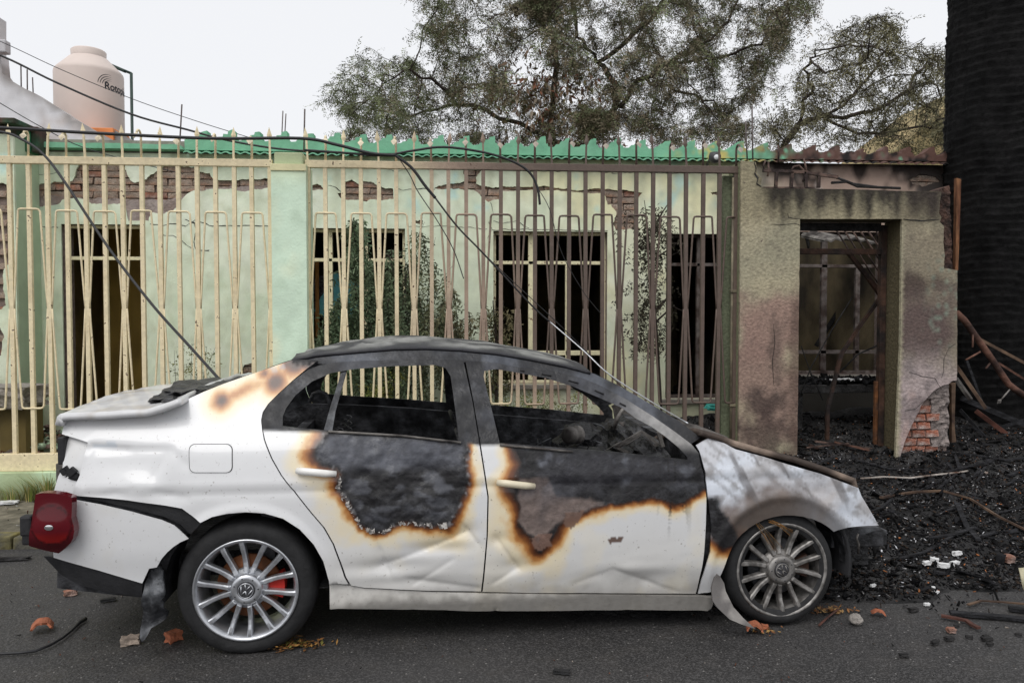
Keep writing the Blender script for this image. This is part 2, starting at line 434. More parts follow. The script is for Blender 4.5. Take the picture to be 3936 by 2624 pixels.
WINS = [W1, W2, W3, W4, W5]
def rpoly(r): return [(r[0], r[1]), (r[2], r[1]), (r[2], r[3]), (r[0], r[3])]

G_L, G_R, G_Y = np.array(lin(214, 224, 201)), np.array(lin(224, 225, 197)), np.array(lin(222, 216, 172))
def wallcol(P):
    x, z = P[:, 0], P[:, 1]
    n1 = nz(P, .9, 1.3); n2 = nz(P, 3.2, 7.7); n3 = nz(P, 9, 2.2); n4 = nz(P, 1.6, 21.0)
    t = ss(-.6, 2.2, x + n1 * .8)
    C = G_L[None] * (1 - t)[:, None] + G_R[None] * t[:, None]
    C = cmix(C, G_Y, ss(.0, .5, n4) * .7 * ss(0, 1.2, x))
    C = cmix(C, lin(190, 208, 180), ss(.05, .5, n2) * .4)
    C = cmix(C, lin(228, 232, 216), ss(.0, .5, n1 - n3 * .3) * .6)
    C = cmix(C, lin(176, 214, 214), ss(.42, .62, n2 + n3 * .35) * .6 * ss(2.5, 2.75, z))       # old turquoise coat
    C = cmix(C, lin(172, 178, 150), ss(.2, .5, n3) * .25)
    C = cmix(C, lin(150, 148, 116), ss(.9, .3, z + n2 * .3) * .5)
    dr = nz(np.stack([x * 4, z * .35], 1), 2.2, 41); C = cmix(C, lin(164, 166, 140), ss(.1, .5, dr) * ss(2.2, 3.1, z) * .55); C = cmix(C, lin(186, 190, 160), ss(.15, .5, nz(P, 30, 6)) * .35)                              # splash dirt at the foot
    b = ss(2.55, 3.35, x + n1 * .5) * ss(1.9, 2.7, z + .4 * ss(3, 4, x))
    C = cmix(C, lin(158, 132, 122), b * .9)
    C = cmix(C, lin(205, 192, 184), b * ss(.2, .5, n2 - n3 * .4) * .8)
    C = cmix(C, lin(38, 32, 30), ss(3.2, 4.0, x + n2 * 1.0) * ss(-.1, .45, n2 + n3 * .4 + (z - 2.9)) * .95)
    C = cmix(C, lin(96, 84, 72), ss(2.7, 4.2, x + n1) * ss(2.6, 1.6, z) * .75)
    C = cmix(C, lin(34, 31, 29), ss(2.4, 3.1, x + n1 * .3) * ss(1.55, 1.15, z + n2 * .15) * .95)
    return C
pl_holes = [rpoly(w) for w in WINS] + peels
outer = [(XL, .05), (XR, .05), (XR, 3.17), (XL, 3.17)]
def wfront(x, z): return (x, YW + .0016 * fbm(x * 2.2, z * 2.2, 5, 3), z)
HP(panel('plaster', outer, pl_holes, .055, wfront, flatfn(YW + .022), M_PLAS, None, wallcol, bstep=.05, smooth=True))
HP(panel('wall', [(XL, 0), (XR, 0), (XR, 3.17), (XL, 3.17)], [rpoly(w) for w in WINS], .6, flatfn(YW + .062), flatfn(YW + .26), M_MORT, smooth=False))
# bricks seen where the plaster has come away
def brick_mesh(name, l, h, d, m, seed):
    random.seed(seed); b = MB(); b.box((0, d / 2, 0), (l, d, h), None, None, .006)
    # front face cut into uneven quarters so the edge is worn
    me = bpy.data.meshes.new(name); me.from_pydata(b.v, [], b.f); me.materials.append(m); return me
bm_set = [brick_mesh('brick', .236, .058, .05, M_BRICK, 3), brick_mesh('brick', .234, .054, .05, M_BRICK, 4), brick_mesh('brick', .234, .056, .05, M_BRICKRED, 5)]
bh_set = [brick_mesh('brick', .11, .056, .05, M_BRICK, 6), brick_mesh('brick', .108, .054, .05, M_BRICKRED, 8)]
random.seed(11)
nb = 0
for hp in peels:
    q = np.array(hp); x0, z0 = q.min(0); x1, z1 = q.max(0)
    k0, k1 = int(z0 / .068), int(z1 / .068) + 1
    for k in range(k0, k1 + 1):
        off = (k % 2) * .12
        i0, i1 = int((x0 - off) / .24) - 1, int((x1 - off) / .24) + 1
        for i in range(i0, i1 + 1):
            bx, bz = off + i * .24 + .12, k * .068 + .034
            pts = [(bx + dx, bz + dz) for dx in (-.11, -.055, 0, .055, .11) for dz in (-.026, 0, .026)]
            if not inside(pts, hp).any(): continue
            if any(w[0] - .02 < bx + .11 and bx - .11 < w[2] + .02 and w[1] - .02 < bz + .03 and bz - .03 < w[3] + .02 for w in WINS): continue
            o = bpy.data.objects.new('brick', random.choice(bm_set[:2]) if random.random() < .94 else bm_set[2]); COL.objects.link(o)
            o.parent = house; o.location = (bx + random.uniform(-.012, .012), .015 + random.uniform(0, .022), bz)
            o.rotation_euler = (0, random.uniform(-.015, .015), random.uniform(-.02, .02)); nb += 1
print('bricks', nb)
# grey scratch coat still clinging below the bare bricks
sc_poly = xz(C4, [(85,735),(150,726),(300,735),(420,741),(540,744),(650,747),(745,744),(800,724),(830,707),(1000,690),(1180,684),(1188,700),(1188,718),(1000,722),(830,738),(800,790),(700,830),(660,846),(540,846),(500,790),(380,785),(300,770),(250,790),(140,795),(95,760)], YW)
M_SCR = mat('scratch_coat', lin(152, 140, 136), .97, var=.2, scale=12, bump=.9, bscale=50, bdist=.015, base2=lin(134, 118, 112), mscale=5)
HP(panel('scratch_coat', resample(sc_poly, .03, .02), [], .03, lambda x, z: (x, YW + .013 + .006 * fbm(x * 14, z * 14, 2, 4), z), flatfn(YW + .05), M_SCR, None, None, smooth=False))
sc_poly = xz(C4, [(85,1090),(120,1090),(170,1120),(190,1440),(150,1500),(95,1490),(85,1300)], YW)
HP(panel('scratch_coat', resample(sc_poly, .03, .02), [], .03, lambda x, z: (x, YW + .015 + .010 * fbm(x * 10, z * 16, 2, 4), z), flatfn(YW + .05), M_SCR, None, None, smooth=False))
# cracks in the plaster
def wcrack(c, pts, w=.005):
    q = resample(xz(c, pts, YW), .02, .010, closed=False); n = len(q); b = MB(); V = []
    for i_, (a_, z_) in enumerate(q):
        ww = w * (.25 + .75 * abs(noise.noise(Vector((a_ * 20, z_ * 20, 1))) + .5)); y_ = YW - .0030 + .0016 * fbm(a_ * 2.2, z_ * 2.2, 5, 3)
        V += [(a_ - ww * .5, y_, z_ - ww * .6), (a_ + ww * .5, y_, z_ + ww * .6), (a_ - ww * .5, YW + .01, z_ - ww * .6), (a_ + ww * .5, YW + .01, z_ + ww * .6)]
    fs = []
    for i_ in range(n - 1): k = i_ * 4; fs += [(k, k + 4, k + 5, k + 1), (k + 2, k + 6, k + 4, k), (k + 1, k + 5, k + 7, k + 3)]
    b.add(V, fs); HP(b.build('crack', M_BLACK))
for c_, pts_, w_ in ((C4, [(645,852),(700,858),(760,850),(800,862),(840,835),(900,858),(960,860),(1040,858),(1160,862)], .009), (C4, [(800,835),(838,850),(842,880),(835,930),(842,960),(870,965),(900,966)], .009), (C4, [(690,880),(705,900),(745,905),(770,915),(800,940),(835,962)], .005), (C4, [(90,860),(140,862),(200,866),(250,868)], .006),
        (C5, [(690,470),(760,462),(815,468)], .008), (C5, [(590,465),(640,470),(700,464)], .006), (C5, [(660,670),(760,672),(860,668),(960,674),(1100,684)], .004), (C5, [(1135,640),(1180,655),(1260,640),(1330,680)], .006), (C5, [(1100,740),(1130,690),(1110,650),(1135,600),(1120,540)], .005),
        (C5, [(1130,690),(1300,684),(1500,690),(1760,695)], .006), (C5, [(230,445),(270,455),(300,480)], .006), (C4, [(100,630),(180,640),(260,632)], .004), (C5, [(560,360),(600,370),(640,362)], .004), (C5, [(1250,365),(1400,372),(1600,366),(1800,374)], .005), (C6, [(60,200),(200,196),(330,204),(500,198)], .004)):
    wcrack(c_, pts_, w_)
# windows: frame, mullions and transom standing in the openings
def bar_y(b, x0, z0, x1, z1, y=YW + .10, d=.035): b.box2((x0, y, z0), (x1, y + d, z1)); return b
def window(r, mulls, transom=None, m=M_FRAME, name='window', bottom=True, extra=()):
    x0, z0, x1, z1 = r; t = .032
    b = MB(); bar_y(b, x0, z0, x0 + t, z1); bar_y(b, x1 - t, z0, x1, z1); bar_y(b, x0 + t, z1 - t, x1 - t, z1)
    if bottom: bar_y(b, x0 + t, z0, x1 - t, z0 + t)
    f = HP(b.build(name, m, bevel=.004))
    def sub(nm, *a):
        o = bar_y(MB(), *a, y=YW + .095, d=.045).build(nm, m, f, bevel=.004); return o
    if transom: sub('transom', x0 + t, transom - .018, x1 - t, transom + .018)
    for mx, full, w in mulls:
        sub('mullion', mx - w / 2, z0 + t, mx + w / 2, (z1 - t) if full else transom - .02)
        if full == 2: pass
    for e in extra: sub('glazing_bar', *e)
    return f
tz = lambda c, x, y: PY(c, x, y, YW).z
txx = lambda c, x, y: PY(c, x, y, YW).x
window(W1, [], tz(C4, 450, 997), name='doorway_frame', bottom=False)
window(W2, [(txx(C5, 236, 1000), True, .04), (txx(C5, 432, 1000), True, .04)], tz(C5, 400, 851))
zz3 = tz(C5, 1500, 1366)
window(W3, [(txx(C5, 1346, 1000), True, .055), (txx(C5, 1549, 1100), False, .045)], tz(C5, 1400, 866), extra=[(txx(C5, 1360, 900), zz3 - .025, W3[2] - .032, zz3 + .025)])
window(W4, [(txx(C6, 478, 560), True, .035), (txx(C6, 640, 560), True, .04)], tz(C6, 450, 621), M_FRAMEB)
zz5 = tz(C6, 1100, 1030)
window(W5, [(txx(C6, 1066, 800), True, .065), (txx(C6, 1222, 900), False, .05)], tz(C6, 1000, 627), M_FRAMEB, extra=[(W5[0] + .03, zz5 - .02, W5[2] - .03, zz5 + .02)])
HP(MB().box2((W1[0] - .4, YW + 1.5, .05), (W1[2] + .49, YW + 1.6, 3.14)).build('inner_wall', mat('ochre_wall', lin(190, 158, 84), .9, var=.2, scale=2.5, bump=.2)))
# sills and window heads
for w in (W2, W3, W4, W5):
    HP(MB().box2((w[0] - .06, YW - .05, w[1] - .055), (w[2] + .06, YW + .09, w[1] - .004)).build('sill', M_SLAB, bevel=.008))
# rooms: back wall, partitions, ceiling where the roof still stands, floor
HP(MB().box2((XL, YW + 3.6, 0), (2.1, YW + 3.8, 3.15)).build('back_wall', M_INNER)); HP(MB().box2((2.102, YW + 3.6, 0), (XR, YW + 3.8, 3.15)).build('back_wall', M_INNERB))
for X in (W1[2] + .5, .12, 2.05, (W4[2] + W5[0]) / 2 - .065, 4.75):  # the one between the burnt windows is added to keep the roofless room's daylight out
    HP(MB().box2((X, YW + .262, 0), (X + .13, YW + 3.598, 3.15)).build('partition', M_INNER if X < 1 else M_INNERB))
HP(MB().box2((XL, YW + .264, .05), (XL + .15, YW + 3.598, 3.15)).build('partition', M_INNER))
HP(MB().box2((XR - .15, YW + .264, .05), (XR, YW + 3.598, 3.15)).build('partition', M_INNER))
HP(MB().box2((XL - .02, YW + .02, 3.172), ((W4[2] + W5[0]) / 2, YW + 3.9, 3.30)).build('roof', M_SLAB))
HP(MB().box2((XL, YW + .263, .10), (XR, YW + 3.597, .20)).build('floor', M_SOIL))
# burnt rafters and a bent sheet over the open room
random.seed(5)
for k in range(6):
    X = 3.15 + k * .42
    HP(MB().tube([(X, YW + .05, 3.12), (X + random.uniform(-.1, .1), YW + 1.7, 3.05), (X + random.uniform(-.2, .2), YW + 3.6, 3.1 - random.random() * .4)], .035, 4, col=None).build('rafter', M_BLACK))
for k, (p0_, p1_, w_) in enumerate((((1330, 500), (1010, 1000), .035), ((1290, 470), (1120, 1010), .03), ((1180, 450), (1330, 900), .03), ((960, 480), (1090, 1000), .022), ((1340, 640), (930, 860), .025))):
    HP(MB().tube([PY(C6, *p0_, YW + .9 + .35 * k), PY(C6, *p1_, YW + 1.4 + .3 * k)], w_, 4, smooth=False).build('fallen_rafter', M_BLACK))
# back-room doorway with a turquoise frame, seen through the burnt window
tq = mat('turquoise_paint', lin(70, 130, 118), .7, var=.3, scale=10, base2=lin(40, 60, 56))
p = PY(C6, 1150, 900, YW + 3.55)
for dx in (0, .5):
    HP(MB().box2((p.x + dx, YW + 3.54, .2), (p.x + .09 + dx, YW + 3.599, 2.1)).build('door_frame', tq))
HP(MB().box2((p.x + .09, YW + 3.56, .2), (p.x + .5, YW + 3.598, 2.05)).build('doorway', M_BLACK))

# ------------------------------------------------------------------ parapet: stepped green coping, burnt to the right
M_PARA = mat('parapet_paint', (1, 1, 1), .8, var=.12, scale=7, bump=.35, bscale=45, attr='Col', detail=9)
def paracol(P):
    x, z = P[:, 0], P[:, 1]; n1 = nz(P, 2.0, 31); n2 = nz(P, 8, 12); n3 = nz(P, 20, 3)
    C = np.tile(np.array(lin(116, 174, 142)), (len(P), 1))
    C = cmix(C, lin(92, 148, 118), ss(.1, .6, n2) * .4); C = cmix(C, lin(136, 190, 160), ss(.2, .6, n1) * .4)
    C = cmix(C, lin(196, 184, 112), ss(2.2, 2.75, x + n1 * .3) * ss(.05, .3, n2 + n3 * .4))
    C = cmix(C, lin(92, 150, 128), ss(2.6, 3.0, x + n1 * .3) * ss(.1, .4, n1 + n3 * .5) * .8)
    C = cmix(C, lin(92, 66, 58), ss(2.9, 3.7, x + n2 * .5 + n1 * .4) * ss(-.9, -.1, n2 + n3 + .35 * (x - 3.2)))
    C = cmix(C, lin(112, 90, 84), ss(3.4, 4.2, x) * ss(.0, .4, n3 + n1))
    C = cmix(C, lin(30, 26, 25), ss(3.2, 4.3, x + n1 * .9) * ss(-.05, .35, n2 + n1 * .5))
    return C
xs0 = PY(C4, 806, 500, YW - .02).x; xe0 = 6.9
mot = [(0, .0), (.16, .02), (.20, .12), (.25, .30), (.42, .33), (.44, .58), (.60, .62), (.62, .90), (.76, 1.0), (.83, 1.0), (.84, .30), (.90, .26), (.93, .04)]
zb, zt = 3.17, 3.292
top = []; X = xs0; k = 0; random.seed(21)
while X < xe0:
    sp = .262; hgt = random.uniform(.085, .105); ruin = sm(2.9, 4.0, X)
    for a, h in mot:
        hh = h * hgt * (1 - .45 * ruin * random.random()) + random.uniform(-.005, .005) - ruin * .02 * random.random()
        top.append((X + a * sp + random.uniform(-.002, .002) * (1 + 3 * ruin), zt + hh - .0035 * (X - xs0)))
    X += sp; k += 1
par = [(xs0, zb + .02)] + [(xe0, zb + .02), (xe0, zt)] + top[::-1]
HP(panel('parapet', par, [], .035, flatfn(YW - .10), flatfn(YW + .03), M_PARA, None, paracol, smooth=False))
# corrugated edging under the coping
b = MB(); nx = int((xe0 - xs0) / .016); vs_ = []
for i in range(nx + 1):
    X = xs0 + i * .016; r_ = .009 * math.sin(X / .095 * 2 * math.pi)
    c = tuple(paracol(np.array([(X, 3.3)]))[0] * .8)  # coping colour darkened to stand in for the scalloped shadows
    vs_.append(((X, YW - .145, 3.165 + r_), (X, YW + .02, 3.195 + r_), (X, YW - .145, 3.153 + r_), c))
V = []; Cc = []; Fc = []
for a, b_, c_, c in vs_: V += [a, b_, c_]; Cc += [c] * 3
for i in range(nx): k = i * 3; Fc += [(k, k + 3, k + 4, k + 1), (k + 2, k + 5, k + 3, k)]
HP(MB().add(V, Fc, Cc, True).build('corrugated_edge', M_PARA))
# low green edge to the left of the coping
lo = [(XL - .1, 3.19)] + [(XL - .1 + i * .1, 3.24 + .012 * fbm(i * .7, 3)) for i in range(int((xs0 - XL + .1) / .1) + 1)] + [(xs0 - .01, 3.19)]
HP(panel('coping', lo[::-1], [], .06, flatfn(YW - .12), flatfn(YW + .1), M_PARA, None, paracol, smooth=False))

# ------------------------------------------------------------------ projecting wing at the left end
YG = 7.75
wing = tag(empty('house_wing', (XL - .6, YG, 0)), 'projecting green wing wall with exposed brick beside the white neighbour wall', 'wall')
def WP(o): o.parent = wing; o.location = Vector(o.location) - Vector(wing.location); return o
xw1 = PY(C4, 62, 700, YG).x; xw0 = xw1 - 2.2; zw = PY(C4, 20, 465, YG).z
wpe = [jagp(xz(C4, [(-60,672),(0,674),(30,682),(50,690),(52,760),(48,880),(55,960),(52,1020),(20,1030),(10,1100),(25,1200),(-10,1230),(-60,1210)], YG), 4.4),
       jagp(xz(C4, [(-40,1290),(0,1300),(15,1340),(5,1420),(-40,1440)], YG), 6.1)]
wpe = [[(min(p[0], xw1 - .015), p[1]) for p in q] for q in wpe]
WP(panel('plaster', [(xw0, .05), (xw1, .05), (xw1, zw), (xw0, zw)], wpe, .06, flatfn(YG), flatfn(YG + .03), M_PLAS, None, wallcol))
WP(MB().box2((xw0, YG + .06, 0), (xw1 - .024, YW + .3, zw - .01)).build('wall', M_MORT))
WP(MB().box2((xw1 - .023, YG + .031, .05), (xw1, YW - .003, zw - .012), lin(176, 194, 166)).build('side_plaster', M_PLAS))
for hp in wpe:
    q = np.array(hp); x0, z0 = q.min(0); x1, z1 = q.max(0)
    for k in range(int(z0 / .068), int(z1 / .068) + 1):
        for i in range(int((x0 - .2) / .24) - 1, int(x1 / .24) + 1):
            bx, bz = (k % 2) * .12 + i * .24 + .12, k * .068 + .034
            if bx + .11 > xw1 or bx < -4.75 and bx < xw0: continue
            if not inside([(bx + dx, bz) for dx in (-.1, 0, .1)], hp).any(): continue
            o = bpy.data.objects.new('brick', random.choice(bm_set)); COL.objects.link(o)
            o.location = (bx, YG + .022 + random.uniform(0, .014), bz); WP(o)
M_BROWNW = mat('weathered_wood', lin(70, 50, 44), .9, var=.4, scale=12, bump=.6, base2=lin(46, 80, 60), mscale=4)
M_GREEN = mat('green_paint', lin(70, 140, 96), .8, var=.2, scale=9, bump=.4, base2=lin(48, 104, 72), mscale=5)
a = PY(C4, -40, 430, YG); c_ = PY(C4, 92, 408, YG)
WP(MB().box2((xw0, YG - .12, c_.z - .05), (c_.x, YW, c_.z)).build('eave_board', M_BROWNW, bevel=.008))
WP(MB().box2((xw0, YG - .05, c_.z - .11), (c_.x - .10, YW, c_.z - .052)).build('eave_board', M_BROWNW, bevel=.008))
q0 = PY(C4, 62, 540, YG + .2); q1 = PY(C4, 125, 430, YG + .2)
WP(MB().box2((q0.x + .02, YG + .2, q0.z), (q1.x, YG + .4, q1.z - .03)).build('coping_block', M_GREEN, bevel=.01))
WP(MB().box2((q1.x + .003, YG + .22, q0.z), (q1.x + .07, YG + .4, q1.z)).build('eave_post', M_BROWNW, bevel=.01))
# ------------------------------------------------------------------ street fence
CREAM, CREAM2, SOOT = np.array(lin(222, 207, 172)), np.array(lin(204, 184, 146)), np.array(lin(94, 80, 72))
PINK = np.array(lin(160, 139, 122))
def soot(x, z):
    """how far the fire has browned the ironwork: further along the street and higher up"""
    n = fbm(x * 1.5, z * 1.5, 8, 3) * .25
    return sm(-.85, .85, x + n - 1.35 * max(0, 1.35 - z) ** .8)
def fcol(x, z, ox=0.0):
    s = soot(x, z); n = fbm(x * 30 + ox, z * 5, 3, 3)
    c = CREAM * (1 - .12 * max(0, n)) + 0
    c = c * (1 - sm(.25, .55, n) * .35) + CREAM2 * sm(.25, .55, n) * .35
    mid = PINK; t = min(1, s * 2); c = c * (1 - t) + mid * t
    t = max(0, s * 2 - 1); c = c * (1 - t) + SOOT * t
    c = c * (1 - .25 * s * max(0, fbm(x * 20, z * 22, 1, 3)))
    return tuple(c)
M_IRON = mat('fence_paint', (1, 1, 1), .55, var=.12, scale=30, bump=.25, bscale=90, attr='Col', spots=(30, .675, lin(84, 64, 52)))
def sqbar(b, pts, w, d=None):
    """square tube along pts with soot colours"""
    b.tube(pts, w * .7071, 4, col=[fcol(p[0], p[2], w) for p in pts], smooth=False, flat=d)
zr0, zr1 = aty(1500, 616, YF).z, aty(1500, 646, YF).z     # top rail top and bottom edges (near the middle)
zr_t, zr_b = 2.815, 2.755
zbt, zbb = .425, .285
hair_t = PY(C5, 900, 603, YF).z; hair_w = PY(C5, 1460, 1122, YF).z; hair_b = aty(2600, 1548, YF).z
def seg(a, b, n): return [tuple(a[i] + (b[i] - a[i]) * k / n for i in range(3)) for k in range(n + 1)]
def fence_run(x0, x1, n, first, last, label, start_odd=0, lean=0.0):
    """n intervals between x0 and x1; odd bars carry the hooked tips and the hairpin straps"""
    root = tag(empty('street_fence', ((x0 + x1) / 2, YF, SIDE_Z)), label, 'fence', 'ironwork fence along the pavement')
    off = Vector(root.location)
    def part(b, nm, par=None, bevel=0.0, m=M_IRON):
        o = b.build(nm, m, par or root, bevel=bevel)
        if par is None: o.location = -off
        return o
    e0, e1 = x0 - .02, x1 + .02
    def rail(z0, z1, d, nm):
        b = MB(); N = int((e1 - e0) / .12); vs = []; cs = []
        for i in range(N + 1):
            X = e0 + (e1 - e0) * i / N
            for y, z in ((YF - d, z0), (YF + d, z0), (YF + d, z1), (YF - d, z1)):
                vs.append((X, y, z + .003 * fbm(X * 3, 1.0))); cs.append(fcol(X, z, z))
        fs = [(i * 4 + k, i * 4 + (k + 1) % 4, i * 4 + 4 + (k + 1) % 4, i * 4 + 4 + k) for i in range(N) for k in range(4)]
        fs += [(3, 2, 1, 0), (N * 4, N * 4 + 1, N * 4 + 2, N * 4 + 3)]
        b.add(vs, fs, cs); part(b, nm, bevel=.004)
    rail(zr_b, zr_t, .024, 'top_rail'); rail(zbb, zbt, .03, 'bottom_rail')
    sp = (x1 - x0) / n
    for i in range(n + 1):
        X = x0 + i * sp; post = (i == 0 and first) or (i == n and last)
        w = .036 if post else .0315
        b = MB(); rx = random.uniform(-.004, .004)
        sqbar(b, seg((X, YF, zbt), (X + rx, YF, zr_b), 26), w)
        br = part(b, 'bar')
        # tip above the rail
        b = MB()
        if i % 2 == start_odd:
            zt_ = zr_t + random.uniform(.235, .26); l = random.uniform(-.015, .015)
            c = fcol(X, zt_)
            b.tube(seg((X, YF, zr_t), (X + l * .6, YF, zt_ - .09), 3), .0105, 4, col=[fcol(X, 2.9)] * 4, smooth=False)
            zc = zt_ - .10; hw = .021
            V = [(X + l * .6, YF, zc), (X - hw + l, YF - .001, zc + .045), (X + l, YF - .008, zc + .048), (X + hw + l, YF + .001, zc + .045), (X + l, YF + .008, zc + .048), (X + l * 1.4, YF, zc + .115)]
            b.add(V, [(0, 2, 1), (0, 3, 2), (1, 2, 5), (2, 3, 5), (0, 1, 4), (0, 4, 3), (4, 1, 5), (3, 4, 5)], c)
            part(b, 'spear_tip')
        else:
            h = random.uniform(.13, .17); l = random.uniform(-.012, .012); r_ = random.uniform(.03, .045)
            P = [(X, YF, zr_t), (X + l * .3, YF, zr_t + h)]
            for k in range(1, 8):
                a = math.pi * k / 8 * 1.05
                P.append((X + l * (.3 + .1 * k), YF - r_ + r_ * math.cos(a), zr_t + h + r_ * math.sin(a)))
            b.tube(P, .0095, 6, col=[fcol(X, 2.9)] * len(P))
            e = Vector(P[-1]); s_ = .026
            tw = random.uniform(-.3, .3)
            q = Matrix.Rotation(tw, 3, 'Z')
            loc = [(0, 0, .012), (-s_, -.02, -.018), (0, -.026, -.014), (s_, -.02, -.018), (0, -.045, -.055), (0, -.01, -.022)]
            V = [e + q @ Vector(v) for v in loc]
            cc = tuple(np.array(fcol(X, 2.9)) * .6 + np.array(lin(205, 196, 180)) * .4)
            b.add(V, [(0, 1, 2), (0, 2, 3), (1, 4, 2), (2, 4, 3), (0, 5, 1), (0, 3, 5), (1, 5, 4), (3, 4, 5)], cc)
            part(b, 'hooked_tip')
            # hairpin strap: square top and bottom, pinched at the neighbouring bars
            hw = .082; g = .016; bend = random.uniform(-.008, .008)
            for zt_, dirn in ((hair_t, 1), (hair_b, -1)):
                xl, xr = X - sp + g, X + sp - g
                if i == 0: xl = None
                P = []
                tz_ = zt_ + random.uniform(-.008, .008)
                if i > 0: P += seg((xl, YF - .006, hair_w), (X - hw, YF - .012, tz_ - dirn * .02), 8)
                else: P += [(X, YF - .016, tz_)]
                if i > 0: P += [(X - hw + .006, YF - .014, tz_ - dirn * .004)]
                P += [(X - hw + .022 if i > 0 else X + .01, YF - .016, tz_), (X + hw - .022 if i < n else X - .01, YF - .016, tz_)]
                if i < n: P += [(X + hw - .006, YF - .014, tz_ - dirn * .004)] + seg((X + hw + bend, YF - .012, tz_ - dirn * .02), (xr, YF - .006, hair_w), 8)
                b = MB(); b.tube(P, .0086, 6, col=[fcol(p[0], p[2], 3) for p in P], smooth=True)
                part(b, 'hairpin_strap')
    return root
random.seed(3)
fx = lambda c, x, y: PY(c, x, y, YF).x
xa, xb = fx(C4, 40, 575), fx(C4, 1163, 590)
spL = (xb - xa) / 14
fence_run(xa - 8 * spL, xb, 22, False, True, 'cream barred fence with spear tips in front of the brick-patched wall and doorway')
xc, xd = fx(C5, 118, 330), fx(C6, 638, 190)
fence_run(xc, xd, 25, True, True, 'soot browned barred fence with hooked tips between the two masonry pillars')

# plinth wall under the fence and the pale green pillar
def plinthcol(P):
    n2 = nz(P, 3, 5); n3 = nz(P, 11, 2); x, z = P[:, 0], P[:, 1]
    C = np.tile(np.array(lin(190, 212, 178)), (len(P), 1))
    C = cmix(C, lin(150, 160, 120), ss(0, .5, n2) * .7); C = cmix(C, lin(92, 92, 62), ss(.24, .06, z + n3 * .08))
    C = cmix(C, lin(60, 54, 50), ss(.2, 1.4, x) * .8)
    return C
pl = tag(empty('plinth_wall', (0, YF, 0)), 'low pale green masonry kerb wall carrying the barred fence', 'wall')
o = panel('face', [(-7.5, .02), (xd, .02), (xd, zbb - .002), (-7.5, zbb - .002)], [], .09, lambda x, z: (x, YP + .004 * fbm(x * 3, z * 3, 1), z), flatfn(YF + .12), M_PLAS, None, plinthcol)
o.parent = pl; o.location = (0, -YF, 0)
def pilcol(P):
    n1 = nz(P, 2.2, 14); n2 = nz(P, 7, 5); x, z = P[:, 0], P[:, 1]
    C = np.tile(np.array(lin(204, 224, 202)), (len(P), 1))
    C = cmix(C, lin(222, 226, 196), ss(.1, .5, n1) * .8); C = cmix(C, lin(176, 196, 172), ss(.15, .55, n2) * .4)
    C = cmix(C, lin(196, 200, 160), ss(2.5, 2.8, z + n1 * .1) * .6)
    return C
pp0 = PY(C4, 1168, 800, YP); pp1 = PY(C4, 1318, 800, YP)
pil = tag(empty('fence_pillar', (pp0.x, YP, 0)), 'smooth pale green masonry pillar splitting the fence behind the car roof', 'pillar')
def PP(o): o.parent = pil; o.location = Vector(o.location) - Vector(pil.location); return o
PP(panel('shaft', [(pp0.x, 0), (pp1.x, 0), (pp1.x, 2.765), (pp0.x, 2.765)], [], .05, lambda x, z: (x, YP + .0015 * fbm(x * 4, z * 4, 1), z), flatfn(YP + .30), M_PLAS, None, pilcol))
c0 = PY(C4, 1180, 543, YP + .05); c1 = PY(C4, 1305, 600, YP + .05)
PP(MB().box2((c0.x, YP + .04, 2.766), (c1.x, YP + .26, c0.z), lin(176, 186, 150)).build('cap', M_PLAS, bevel=.012))
PP(MB().box2((pp0.x - .004, YP - .012, 2.71), (pp1.x + .004, YP + .0, 2.765), lin(206, 200, 160)).build('cap_band', M_PLAS, bevel=.004))

# ------------------------------------------------------------------ scorched masonry portal
M_STUC = mat('scorched_stucco', (1, 1, 1), .95, var=.22, scale=38, bump=.9, bscale=42, attr='Col', bdist=.012, spots=(14, .70, lin(96, 86, 78)))
portal = tag(empty('gate_portal', (3.2, YP, 0)), 'scorched olive stucco gate portal with broken right pillar and no door', 'gateway')
def GP(o): o.parent = portal; o.location = Vector(o.location) - Vector(portal.location); return o
gx = lambda x, y, Y=YP: PY(C6, x, y, Y).x
gz = lambda x, y, Y=YP: PY(C6, x, y, Y).z
gp = lambda pts, Y=YP: xz(C6, pts, Y)
def blob(P, c, x, y, rx, ry, n=0.0):
    p = PY(C6, x, y, YP); sx = rx / C6[2] * YP / FPX; sy = ry / C6[2] * YP / FPX
    d = np.sqrt(((P[:, 0] - p.x) / sx) ** 2 + ((P[:, 1] - p.z) / sy) ** 2) + n
    return ss(1.25, .45, d)
